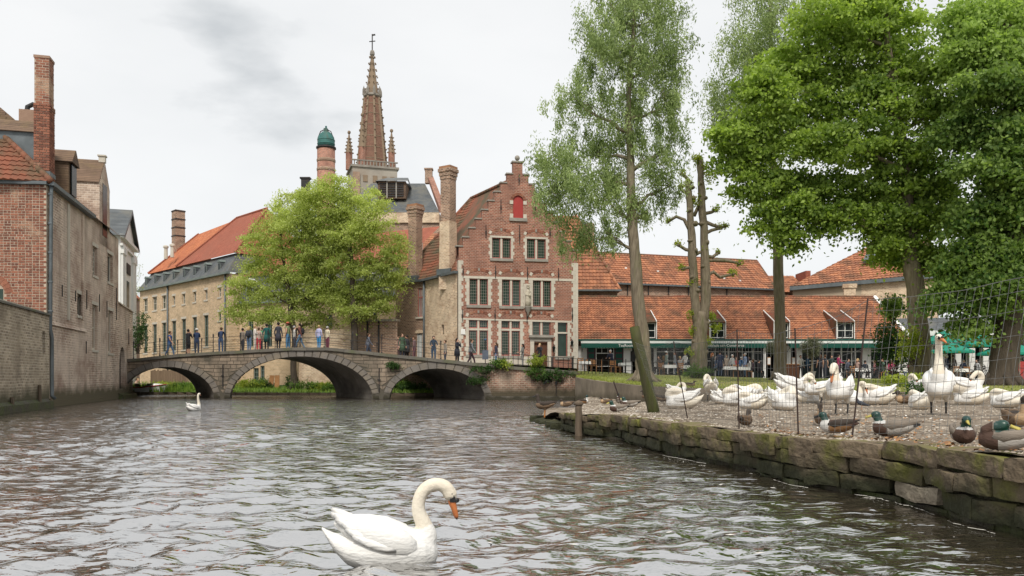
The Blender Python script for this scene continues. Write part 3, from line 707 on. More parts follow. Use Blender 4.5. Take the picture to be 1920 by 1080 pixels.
M_bcore = mat('bridge joint mortar', (.13, .11, .085), (.08, .07, .055), sc=2, rough=.95, bump=.4, c2=(.1, .09, .07), sc2=.6, th2=.5)
M_vault = mat('damp vault stone', (.2, .18, .155), (.1, .09, .08), sc=1.5, rough=.95, bump=.6, bsc=8, c2=(.28, .26, .23), sc2=.7, th2=.58, str3=(1, .5, 1))
M_coping = mat('dark coping stone', (.1, .092, .08), (.16, .145, .12), sc=2, rough=.9, bump=.4, tv=.4, c2=(.1, .11, .05), sc2=1, th2=.58)
BW = 6.2
sk = lambda u, y: u - .8 * max(0, y)      # the vaults run askew under the road
def bridge():
    t = fthing(BF_, 'stone_bridge', 'old stone bridge with three low arches over the canal', 'bridge')
    g = MB(); u0 = BF_.u(226); n = 150; us = [u0 + (U_END - u0) * i / n for i in range(n + 1)]
    for uc, a, h in ARCH: us += [uc - a, uc + a, uc - a + .02, uc + a - .02, uc - a + .1, uc + a - .1]
    us = sorted(us)
    for a, b in zip(us, us[1:]):
        if b - a < 1e-5: continue
        za, zb = deck_z(a) - .12, deck_z(b) - .12; m_ = (a + b) / 2
        if intrados(m_) is not None: ia, ib = intrados(a) or 0, intrados(b) or 0
        else: ia = ib = -.5
        for y in (.05, BW - .05):
            q = [(sk(a, y), y, ia), (sk(b, y), y, ib), (sk(b, y), y, zb), (sk(a, y), y, za)]
            g.quad(*(q if y < 1 else q[::-1]), 0, .5)
        if ia > -.4: g.quad((a, .05, ia), (sk(a, BW), BW - .05, ia), (sk(b, BW), BW - .05, ib), (b, .05, ib), 1, .5)
        g.quad((a, .05, za), (b, .05, zb), (sk(b, BW), BW - .05, zb), (sk(a, BW), BW - .05, za), 2, .5)
    for uc, a, h in ARCH:
        for s in (-1, 1):
            x = uc + s * a; g.quad((x, .05, -.5), (sk(x, BW), BW - .05, -.5), (sk(x, BW), BW - .05, .05), (x, .05, .05), 1, .5)
    g.build('body', [M_bcore, M_vault, M_paving], t)
    # arch rings
    RG = .42
    for uc, a, h in ARCH:
        n = int(a * 2 * 1.25 / .42)
        for i in range(n):
            t0, t1 = PI * i / n + .008, PI * (i + 1) / n - .008
            p = lambda th, gg: (uc - (a + gg) * math.cos(th), (h + gg) * math.sin(th))
            g = MB(); q = R.uniform(-.012, .012); y = .012 + q
            o = [p(t0, .004), p(t0, RG), p(t1, RG), p(t1, .004)]
            if min(z for _, z in o) < -.3 or max(u for u, _ in o) < u0: continue
            vs = [(u, y + .25, z) for u, z in (o[0], o[3], o[2], o[1])] ; fr = [(u, y, z) for u, z in (o[0], o[3], o[2], o[1])]
            g.add(vs + fr, [(4, 5, 6, 7), (0, 1, 5, 4), (1, 2, 6, 5), (2, 3, 7, 6), (3, 0, 4, 7)]); g.build('voussoir', M_vous, t)
    # coursed facing stones above and between the arches
    z = .05; rows = 0; cnt = 0
    while z < 3.3:
        hh = R.uniform(.22, .33); u = u0 + R.uniform(-.3, 0)
        while u < U_END:
            ln = R.uniform(.4, .78); a, b = max(u, u0) + .008, min(u + ln, U_END) - .008; u += ln
            if b - a < .12: continue
            lo = [max(z, intrados(x, RG) or z) + .006 for x in (a, b)]; hi = [min(z + hh, deck_z(x) - .2) - .006 for x in (a, b)]
            if lo[0] >= hi[0] - .05 and lo[1] >= hi[1] - .05: continue
            if lo[0] > hi[0]:
                k = (lo[0] - hi[0]) / max(1e-6, (lo[0] - hi[0]) + (hi[1] - lo[1])); a = a + (b - a) * k; lo[0] = hi[0] - .004
            if lo[1] > hi[1]:
                k = (lo[1] - hi[1]) / max(1e-6, (lo[1] - hi[1]) + (hi[0] - lo[0])); b = b - (b - a) * k; lo[1] = hi[1] - .004
            if b - a < .1: continue
            y = .03 + R.uniform(-.014, .012)
            g = MB(); vs = [(a, y + .2, lo[0]), (b, y + .2, lo[1]), (b, y + .2, hi[1]), (a, y + .2, hi[0])]; c = .012
            fr = [(a + c, y, lo[0] + c), (b - c, y, lo[1] + c), (b - c, y, hi[1] - c), (a + c, y, hi[0] - c)]
            g.add(vs + fr, [(4, 5, 6, 7), (0, 1, 5, 4), (1, 2, 6, 5), (2, 3, 7, 6), (3, 0, 4, 7)]); g.build('stone', M_bstone, t); cnt += 1
        z += hh
    # coping
    u = u0
    while u < BF_.w + .02:
        e = min(u + R.uniform(.95, 1.3), BF_.w + .03); q = R.uniform(-.01, .012)
        for y0, y1, nm in ((-.08, .34, 'coping_stone'), (BW - .34, BW + .08, 'coping_stone')):
            if y0 > 1 and e > U_END: continue
            a, b = u + .006, e - .006; za, zb = deck_z(a) + q, deck_z(b) + q
            A_, B_ = (a, b) if y0 < 1 else (sk(a, BW), sk(b, BW)); g = MB(); g.hexa([(A_, y0, za - .2), (B_, y0, zb - .2), (B_, y1, zb - .2), (A_, y1, za - .2), (A_, y0 + .03, za), (B_, y0 + .03, zb), (B_, y1, zb), (A_, y1, za)]); g.build(nm, M_coping, t)
        u = e
    for px, y0, y1 in [(418, 683, 726), (711, 690, 734)]:
        u, za = BF_.uz(px, y0); _, zb = BF_.uz(px, y1); g = MB(); g.box(u - .03, u + .03, -.03, .03, zb, za); g.box(u - .1, u + .1, -.045, -.03, (za + zb) / 2 - .03, (za + zb) / 2 + .03); g.build('iron_anchor', M_iron, t)
    print('bridge facing stones', cnt)
bridge()
def bp(px, y, dz=0.0):
    """a point on the bridge deck seen at column px, y metres behind its near face"""
    o = BF_.M; u = BF_.u(px)
    for _ in range(6):
        p = o @ Vector((u, y, 0)); q = CX + p.x / p.y * F; u += (px - q) / F * p.y
    p = o @ Vector((u, y, 0)); return Vector((p.x, p.y, deck_z(u + .8 * y) - .12 + dz)), u
# railings: posts with balls, three bars
def railing():
    for y, label, rng in ((.22, 'black iron railing with ball topped posts along the near edge of the bridge', (251, 900)), (BW - .22, 'black iron railing along the far edge of the bridge', (300, 860))):
        t = fthing(BF_, 'bridge_railing', label, 'railing'); us = []
        u = BF_.u(rng[0]) + (.35 if y > 1 else 0); e = BF_.u(rng[1])
        while u < e: us.append(u); u += 1.95
        for u in us:
            z = deck_z(u); g = MB(); g.lathe(sk(u, y), y, [(.05, z - .05), (.05, z + .08), (.028, z + .1), (.026, z + .6), (.045, z + .63), (.026, z + .66), (.026, z + .98), (.05, z + 1.0), (.05, z + 1.04), (.03, z + 1.06), (.058, z + 1.12), (.04, z + 1.18), (.005, z + 1.21)], 8)
            g.build('railing_post', M_iron, t, True)
        for h in (.32, .65, .96):
            g = MB()
            for a, b in zip(us, us[1:]):
                k = 3
                g.tube([(sk(a + (b - a) * i / k, y), y, deck_z(a + (b - a) * i / k) + h) for i in range(k + 1)], .014, 5)
            g.build('railing_bar', M_iron, t)
railing()
# canal parapet wall to the right of the arches
M_parw = brickmat('crumbling red canal wall', (.42, .22, .15), (.2, .1, .07), (.52, .42, .33), .28, .12, .02, patch=(.5, .42, .33), psc=.9, pth=.58, psoft=.1, patch2=(.2, .15, .11), p2sc=.7, p2th=.56, var=.3, wet=(1.0, .45, (.085, .07, .045)))
def parapet():
    t = fthing(BF_, 'canal_wall', 'crumbling brick canal wall with ferns growing from it beside the bridge', 'wall')
    g = MB(); us = [U_END + (BF_.w - U_END) * i / 24 for i in range(25)]
    for a, b in zip(us, us[1:]):
        q = lambda u: .03 * mnoise.noise(Vector((u * .9, 1, 0)))
        for k in range(6):
            f0, f1 = k / 6, (k + 1) / 6; za0, za1 = [-.4 + (deck_z(a) - .18 + .4) * f for f in (f0, f1)]; zb0, zb1 = [-.4 + (deck_z(b) - .18 + .4) * f for f in (f0, f1)]
            w_ = lambda u, z: .04 + .05 * mnoise.noise(Vector((u * 1.1, z * 1.4, 3))) + .02 * mnoise.noise(Vector((u * 4, z * 4, 3)))
            g.quad((a, w_(a, za0), za0), (b, w_(b, zb0), zb0), (b, w_(b, zb1), zb1), (a, w_(a, za1), za1), 0, .5)
    zr = deck_z(BF_.w)
    g.quad((BF_.w, .04, -.4), (BF_.w, 7, -.4), (BF_.w, 7, zr - .1), (BF_.w, .04, zr - .1), 0, .5)
    g.build('brickwork', M_parw, t)
    g = MB(); g.box(U_END + .05, BF_.w - .1, -.12, .06, -.4, .22); g.build('footing', M_vous, t)
    g = MB(); u, z = BF_.uz(1043, 724); g.tube([(u, -.02, .05), (u, -.02, z + .55)], .025, 5); g.box(u - .06, u + .06, -.05, -.02, z + .1, z + .4); g.build('depth_gauge', M_iron, t)
    g = MB(); u, z = BF_.uz(1027, 716); g.tube([(u + .3, .15, z + .1), (u, -.1, z + .05), (u - .25, -.2, z - .1)], [.1, .1, .07], 7); g.box(u - .25, u - .12, -.1, .0, z + .1, z + .5, M=None); g.build('drain_pipe', M_iron, t)
parapet()
# ---------------------------------------------------------------- brick house on the left bank
HF = Fac(87, 36.8, 222, 51.5)          # canal front, going away
HE = Fac(-170, 36.3, 87, 36.8)         # end wall facing the viewer
def left_house():
    t = fthing(HF, 'brick_house', 'old brick canal house with tall chimney and small dormers', 'house')
    I = HF.I @ HE.M
    EV = 10.25; W = HF.w
    W1 = HF.uz(178, 0)[0]
    # canal front with window openings
    holes = []; wins = []
    for px0, px1, y0, y1, kind in [(174, 182.5, 463, 517, 'slim'), (201.7, 211.5, 477, 530, 'two'), (145, 155.5, 552, 592, 'two'), (173, 183, 572, 656, 'cross'), (203, 212, 583, 662, 'cross')]:
        h = (HF.u(px0), HF.u(px1), HF.z((px0 + px1) / 2, y1), HF.z((px0 + px1) / 2, y0)); holes.append(h); wins.append((h, kind))
    g = MB(); ul = HF.u(160)
    wall_cells(g, [0, W], [-.4, EV], rect_in(0, W, -.4, EV), 0, holes, .28)
    g.build('wall', M_canal, t)
    shut = mat('bricked window infill', (.36, .27, .2), (.27, .2, .15), sc=3, rough=.9, str3=(1, 1, .3), bump=.3)
    for (a, b, c, d), kind in wins:
        if kind == 'slim': win(t, a, b, c, d, .2, M_stone_w, M_glass, 2, 6, .07)
        elif kind == 'two': win(t, a, b, c, d, .2, M_stone_w, M_glass, 2, 1, .1)
        else: win(t, a, b, c, d, .2, M_stone_w, shut, 2, 2, .12)
        s = MB(); s.box(a - .12, b + .12, -.05, .12, c - .14, c - .004); s.build('window_sill', M_stone_w, t); s = MB(); s.box(a - .15, b + .15, -.02, .1, d + .004, d + .2); s.build('window_lintel', M_stone_w, t)
    # ledge, anchors, buttress strips
    g = MB(); z0 = HF.z(94, 604); g.hexa([(.25, -.1, z0 - .12), (ul, -.1, z0 - .12), (ul, .02, z0 - .12), (.25, .02, z0 - .12), (.25, -.02, z0 + .06), (ul, -.02, z0 + .06), (ul, .02, z0 + .06), (.25, .02, z0 + .06)]); g.build('ledge', M_canal, t)
    for px, y0, y1 in [(116, 534, 556), (141, 545, 565), (162, 544, 579), (186, 552, 584), (200, 564, 595), (218, 540, 600), (161, 640, 663), (156, 420, 452)]:
        u = HF.u(px); g = MB(); g.box(u - .03, u + .03, -.04, -.002, HF.z(px, y1), HF.z(px, y0)); g.build('iron_anchor', M_iron, t)
    for px in (127, 154): 
        g = MB(); u = HF.u(px); g.box(u - .16, u + .16, -.07, -.003, HF.z(px, 600), EV - .15); g.build('wall_strip', M_stone_w if px == 127 else M_canal, t)
    # gutter along the canal front and down pipe at the corner
    g = MB(); g.box(-.05, W * .52, -.32, -.02, EV - .02, EV + .16); g.build('gutter', M_lead, t)
    g = MB(); g.tube([(.14, -.16, EV), (.14, -.16, EV - .4), (.14, -.12, 3.6), (.3, -.13, 3.35), (.36, -.13, 3.2), (.36, -.13, .55), (.5, -.22, .4)], .085, 8); g.build('down_pipe', M_lead, t, True)
    for k in range(5):
        g = MB(); z = 4.4 + k * 1.35; g.lathe(.14, -.13, [(.1, z), (.11, z + .03), (.11, z + .06), (.1, z + .09)], 8); g.build('pipe_bracket', M_lead, t)
    # end wall: mortar core and real bricks (its own frame)
    we = HE.w
    g = MB(); g.quad((0, .006, .4), (we, .006, .4), (we, .006, EV), (0, .006, EV), 0, .5); g.quad((we, .03, .4), (we, .5, .4), (we, .5, EV), (we, .03, EV), 0, .5)
    g.build('end_wall', M_mortar, t, M=I)
    ua, ub = HE.u(-14), we; z = HE.z(60, 596); cnt = 0; rest = MB(); row = 0; hs = HE.u(8), HE.z(0, 541)
    cells = []
    while z < EV - .05:
        u = ub - (0 if row % 2 else .11); first = True
        while u > ua:
            ln = .31 if row % 2 else .155
            if R.random() < .12: ln *= 1.12
            if first and row % 2 == 0: ln = .2
            first = False
            a = max(u - ln, ua); cells.append((a + .014, u - .014, z + .013, z + .107)); u -= ln
        z += .12; row += 1
    for a, b, c, d in cells:
        if b < hs[0] + .3 and c < hs[1] + .1: continue
        y = R.uniform(-.008, .012)
    keep = [q for q in cells if not (q[0] < hs[0] and q[2] < hs[1])]
    keep.sort(key=lambda q: -q[0])
    dist = lambda q: ((q[0] - (ub - 1.0)) / 1.0) ** 2 + ((q[2] - 7.2) / 2.6) ** 2
    ks = sorted(keep, key=dist); near, far = ks[:290], ks[290:]
    for a, b, c, d in near:
        g = MB(); j = lambda: R.uniform(-.006, .006); g.cbox(a + j(), b + j(), R.uniform(-.012, -.002), .03, c + j(), d + j(), .006); g.build('brick', M_brick, t, M=I)
    for a, b, c, d in far: rest.cbox(a, b, R.uniform(-.012, -.002), .03, c, d, .006)
    rest.build('brickwork', M_brick, t, kind='stuff', M=I)
    g = MB(); g.box(HE.u(-14), hs[0] - .05, -.02, .02, 3, hs[1] - .02); g.build('pane', M_glass_g, t, M=I)
    g = MB()
    for k in range(7):
        th = PI * (.5 - k * .068); r0, r1 = .75, 1.08; cx, cz = HE.u(-22), hs[1] - .35
        o = [(cx + r * math.cos(th + s * .1), cz + r * math.sin(th + s * .1)) for r, s in ((r0, 1), (r0, -1), (r1, -1), (r1, 1))]
        g.ext(o, -.015, .05)
    g.build('brick_arch', M_brick, t, M=I)
    g = MB(); g.box(-.3, we + .1, -.22, -.0, EV - .02, EV + .12); g.build('gutter', M_lead, t, M=I)
    # roof: hipped towards the viewer. eaves at EV, ridge 3.9 m in and up
    run = 3.9; RZ = EV + 4.0
    g = MB(); O = -.22
    A = (-.1, O, EV + .1); B = (W, O, EV + .1); C = (run, run, RZ); D = (W, run, RZ); E = (-.1, 2 * run, EV + .1)
    g.quad(A, B, D, C, 0, .5); g.quad(D, (W, 2 * run, EV), (W, 0, EV), D, 0, .5)
    g.quad((-.1, 2 * run, EV + .1), C, D, (W, 2 * run, EV + .1), 0, .5); g.build('roof_plane', M_slate_brown, t)
    g = MB(); g.poly([E, A, C], 0, .5); g.build('roof_underlay', M_tile_old, t)
    def one(tm): tm.build('roof_tile', M_tile_old, t)
    # the hip slope facing the viewer: each pantile its own piece
    tile_sheet(None, Vector(E), Vector(A), Vector(C), Vector(C), .3, .4, .06, .045, each=one, skip=lambda u, v: False)
    g = MB()
    for k in range(15):
        a = Vector(A).lerp(Vector(C), k / 15); b = Vector(A).lerp(Vector(C), (k + 1.12) / 15); g = MB(); g.tube([a + Vector((0, 0, .04)), b + Vector((0, 0, .09))], [.16, .13], 7); g.build('ridge_tile', M_tile_old, t, True)
    # chimney of bricks
    cu0, cu1 = .6, 1.35; zt = 16.3
    q0 = HF.loc(P(69.5, 120, 37.55)); q1 = HF.loc(P(97.0, 120, 37.55))
    ch = MB(); w0 = .0
    y0, y1 = .05, .67
    core = MB(); core.box(cu0 + .002, cu1 - .002, y0 + .002, y1 - .002, EV, zt); cw = core.build('chimney', M_mortar, t)
    z = EV + .3; row = 0; n_ = 0; rest = MB()
    while z < zt - .09:
        grow = .05 if abs(z - (zt - 2.35)) < .1 else (.0 if z > zt - 2.35 else .03)
        for face in (0, 1):
            lo, hi = (y0 - grow, y1 + grow) if face == 0 else (cu0 - grow, cu1 + grow)
            u = lo - (.0 if row % 2 == face else .14)
            while u < hi:
                a, b = max(u, lo) + .013, min(u + .28, hi) - .013; u += .28
                if b - a < .05: continue
                g = MB() if (face == 0 and n_ < 240) else rest
                if face == 0: g.box(cu0 - grow - R.uniform(0, .012), cu0 + .05, a, b, z + .014, z + .106)      # towards the viewer
                else: g.box(a, b, y0 - grow - R.uniform(0, .012), y0 + .05, z + .014, z + .106)                 # towards the canal
                if g is not rest: g.build('brick', M_brick, cw); n_ += 1
        z += .12; row += 1
    rest.build('brickwork', M_brick, cw, kind='stuff')
    g = MB(); g.box(cu0 - .03, cu1 + .03, y0 - .03, y1 + .03, zt - .02, zt + .1); g.build('chimney_cap', M_brickgrey, cw)
    g = MB(); g.box(cu0 - .06, cu1 + .06, y0 - .06, y1 + .1, EV + .55, EV + .75); g.build('flashing', M_lead, cw)
    # dormer behind the chimney, lead cheeked
    def dormer(u0, u1, yb, zb, zt_, wallm, roofm, name='dormer'):
        d = MB(); d.box(u0, u1, yb, yb + 3.2, zb, zt_ - .5); o = d.build(name, wallm, t)
        r = MB(); r.ext([(0, 0)], 0, 0) if False else None
        r.hexa([(u0 - .15, yb - .2, zt_ - .5), (u1 + .15, yb - .2, zt_ - .5), (u1 + .15, yb + 3.2, zt_ - .5), (u0 - .15, yb + 3.2, zt_ - .5),
                ((u0 + u1) / 2 - .05, yb - .2, zt_ + .25), ((u0 + u1) / 2 + .05, yb - .2, zt_ + .25), ((u0 + u1) / 2 + .05, yb + 3.2, zt_ + .25), ((u0 + u1) / 2 - .05, yb + 3.2, zt_ + .25)])
        r.build('dormer_roof', roofm, o)
        return o
    o = dormer(2.4, 3.9, 1.1, 11, 13.75, M_lead, M_slate_brown)
    o = dormer(4.3, 5.5, .16, 10.3, 12.9, M_slate_brown, M_slate_brown)
    g = MB(); g.box(4.55, 5.45, .06, .11, 10.8, 12.5); g.build('pane', M_glass, o)
    # brick cross gable rising from the canal front
    u0 = HF.u(186.5); u1 = u0 + 2.6; zb = 9.2; ze = HF.z(187, 341); zp = HF.z(187, 292)
    g = MB(); g.box(u0, u1, .0, 3.4, zb, ze); g.poly([(u0, 0, ze), (u1, 0, ze), ((u0 + u1) / 2, 0, zp)], 0, .5); o = g.build('gable_dormer', M_canal, t)
    r = MB(); um = (u0 + u1) / 2
    r.quad((u0 - .1, -.0, ze - .05), (um, -.0, zp + .05), (um, 3.6, zp + .05), (u0 - .1, 3.6, ze - .05), 0, .5); r.quad((um, 0, zp + .05), (u1 + .1, 0, ze - .05), (u1 + .1, 3.6, ze - .05), (um, 3.6, zp + .05), 0, .5)
    r.build('dormer_roof', M_slate_brown, o)
    g = MB(); g.box(um - .16, um + .16, -.05, .3, zp - .1, zp + .25); g.box(um - .22, um + .22, -.1, .36, zp + .25, zp + .33); g.build('finial', M_stone_w, o)
    g = MB(); g.box(u0 + .75, u1 - .75, -.02, .02, zb + .6, ze + .1); g.build('pane', M_glass, o)
    # rear ridge wall and little bent chimney behind
    g = MB(); p = HF.loc(P(60, 250, 42)); g.box(p.x - .4, p.x + .5, p.y - .55, p.y + .5, 12.5, HF.loc(P(60, 210, 42)).z); o = g.build('chimney', M_brickgrey, t)
    c = HF.loc(P(60, 208, 42)); g = MB(); g.tube([c + Vector((0, .25, -.2)), c + Vector((0, .2, .2)), c + Vector((0, -.05, .35)), c + Vector((0, -.35, .2))], .13, 7); g.build('chimney_cowl', M_iron, o)
    g = MB(); a = HF.loc(P(-60, 150, 46)); b = HF.loc(P(50, 243, 46)); n_ = HF.loc(P(-60, 290, 46)); c = HF.loc(P(50, 260, 46)); back = Vector((1.5, 3, 0))
    g.hexa([n_, c, c + back, n_ + back, a, b, b + back, a + back]); g.build('rear_roof', M_slate_brown, t)
left_house()
def left_garden_wall():
    f = Fac(-330, 18.7, 87, 36.8); t = fthing(f, 'garden_wall', 'grey brown brick garden wall standing in the canal with stone coping', 'wall')
    W = f.w - .02; zt = f.z(85, 592)
    a = f.u(74), f.u(79), f.z(76, 663), f.z(76, 621)
    g = MB(); wall_cells(g, [0, W], [-.4, zt], rect_in(0, W, -.4, zt), -.12, [a], .3); g.quad((0, -.12, zt), (W, -.12, zt), (W, .4, zt), (0, .4, zt), 0, .5); g.build('brickwork', M_canal_low, t)
    g = MB(); g.box(a[0], a[1], .1, .14, a[2], a[3]); g.build('slit_pane', M_dark, t)
    n = 15
    for i in range(n):
        u0, u1 = W * i / n + .008, W * (i + 1) / n - .008; q = R.uniform(-.01, .01)
        g = MB(); g.hexa([(u0, -.22, zt + .004), (u1, -.22, zt + .004), (u1, .45, zt + .004), (u0, .45, zt + .004), (u0, -.2, zt + .09), (u1, -.2, zt + .09), (u1, .4, zt + .3 + q), (u0, .4, zt + .3 + q)]); g.build('coping_stone', M_coping, t)
    for px, y0, y1 in [(10, 745, 780), (63, 722, 766), (83, 748, 768)]:
        u = f.u(px); g = MB(); g.tube([(u, -.25, -.3), (u + .05, -.22, f.z(px, y0))], .07, 6); g.build('mooring_pile', M_wood, t)
    g = MB(); g.hexa([(0, -.35, -.4), (f.w, -.35, -.4), (f.w, -.12, -.4), (0, -.12, -.4), (0, -.3, .3), (f.w, -.3, .3), (f.w, -.125, .42), (0, -.125, .42)]); g.build('footing', M_quay_dark, t)
left_garden_wall()
def end_wall():
    f = Fac(222, 51.5, 249, 55.9); t = fthing(f, 'end_wall', 'low brick wall with arched water door beside the bridge', 'wall')
    W = f.w; z0, z1 = f.z(224, 570), f.z(248, 586)
    a, b = f.u(224), f.u(234.5); c, d = f.z(229, 729), f.z(229, 655)
    g = MB(); n = 18; top = lambda u: z0 + (z1 - z0) * u / W
    us = sorted([W * i / n for i in range(n + 1)] + [a, b]); m_ = (a + b) / 2; rr = (b - a) / 2
    for x, y in zip(us, us[1:]):
        if y - x < 1e-4: continue
        if a - 1e-4 <= x and y <= b + 1e-4:
            ar = lambda u: d - rr + math.sqrt(max(0, rr * rr - (u - m_) ** 2)) * 1.2
            g.quad((x, 0, -.4), (y, 0, -.4), (y, 0, c), (x, 0, c), 0, .5); g.quad((x, 0, ar(x)), (y, 0, ar(y)), (y, 0, top(y)), (x, 0, top(x)), 0, .5); g.quad((x, 0, ar(x)), (x, .35, ar(x)), (y, .35, ar(y)), (y, 0, ar(y)), 0, .5)
        else: g.quad((x, 0, -.4), (y, 0, -.4), (y, 0, top(y)), (x, 0, top(x)), 0, .5)
    g.quad((a, 0, c), (a, .35, c), (a, .35, d), (a, 0, d - rr), 0, .5); g.quad((b, 0, c), (b, 0, d - rr), (b, .35, d), (b, .35, c), 0, .5)
    g.quad((W, 0, -.4), (W, 1.2, -.4), (W, 1.2, z1), (W, 0, z1), 0, .5)
    g.quad((0, 0, z0), (W, 0, z1), (W, 1.2, z1), (0, 1.2, z0), 0, .5)
    g.build('brickwork', M_canal, t)
    g = MB(); g.box(a - .1, b + .1, .3, .34, c, d + .4); g.build('door', M_dark, t)
    g = MB(); u = (a + b) / 2
    for k in range(4): x = a + (b - a) * (k + .5) / 4; g.box(x - .02, x + .02, .24, .27, c, d)
    g.build('iron_gate', M_iron, t)
    for i in range(6):
        u0, u1 = W * i / 6 + .006, W * (i + 1) / 6 - .006; g = MB(); za, zb = top(u0), top(u1); g.hexa([(u0, -.1, za + .004), (u1, -.1, zb + .004), (u1, 1.25, zb + .004), (u0, 1.25, za + .004), (u0, .1, za + .22), (u1, .1, zb + .22), (u1, 1.2, zb + .22), (u0, 1.2, za + .22)]); g.build('coping_stone', M_canal_low, t)
    g = MB(); g.hexa([(0, -.35, -.4), (W, -.35, -.4), (W, .1, -.4), (0, .1, -.4), (0, -.28, .25), (W, -.28, .25), (W, -.005, .35), (0, -.005, .35)]); g.build('footing', M_quay_dark, t)
    u, z = f.uz(241, 620); g = MB(); g.box(u - .03, u + .03, -.04, -.002, f.z(241, 646), f.z(241, 616)); g.build('iron_anchor', M_iron, t)
end_wall()
def chapel():
    f = Fac(226, 66, 252, 73.5); t = fthing(f, 'white_chapel', 'white plastered chapel gable with pediment behind the brick house', 'church')
    # front turned to the right; pediment on it
    W = f.w; ze = f.z(240, 455); zp = ze + 2.6
    g = MB(); g.box(0, W, 0, 8, 0, ze); g.build('wall', M_white, t)
    g = MB(); g.ext([(-.25, ze), (W + .25, ze), (W / 2, zp)], -.05, 8); o = g.build('pediment', M_white, t)
    r = MB()
    for s in (-1, 1):
        a = (W / 2 - s * (W / 2 + .55), ze - .1); b = (W / 2, zp + .25)
        r.quad((a[0], -.4, a[1]), (b[0], -.4, b[1]), (b[0], 8.4, b[1]), (a[0], 8.4, a[1]), 0, .5)
        r.quad((a[0], -.4, a[1] - .35), (b[0], -.4, b[1] - .35), (b[0], -.4, b[1]), (a[0], -.4, a[1]), 1, .5)
    r.build('roof', [M_slate, M_lead], t)
    g = MB(); g.box(-.4, W + .4, -.35, .02, ze - .25, ze + .02); g.box(-.25, W + .25, -.2, .02, ze - .9, ze - .7); g.build('cornice', M_white, t)
    for x in (.35, 1.5, W - 1.5, W - .35):
        g = MB(); g.box(x - .3, x + .3, -.18, .004, 0, ze - 1.1); g.box(x - .4, x + .4, -.26, .003, ze - 1.5, ze - .95); g.build('pilaster', M_white, t)
    g = MB(); g.lathe(W / 2, -.05, [(.01, 0)], 3) if False else g.box(W / 2 - .7, W / 2 + .7, -.03, .02, 4.2, ze - 3.4); g.build('window', M_glass, t)
    g = MB(); g.box(W / 2 - 1.0, W / 2 + 1.0, -.1, -.032, ze - 2.8, ze - 1.9); g.build('iron_ornament', M_iron, t)
chapel()
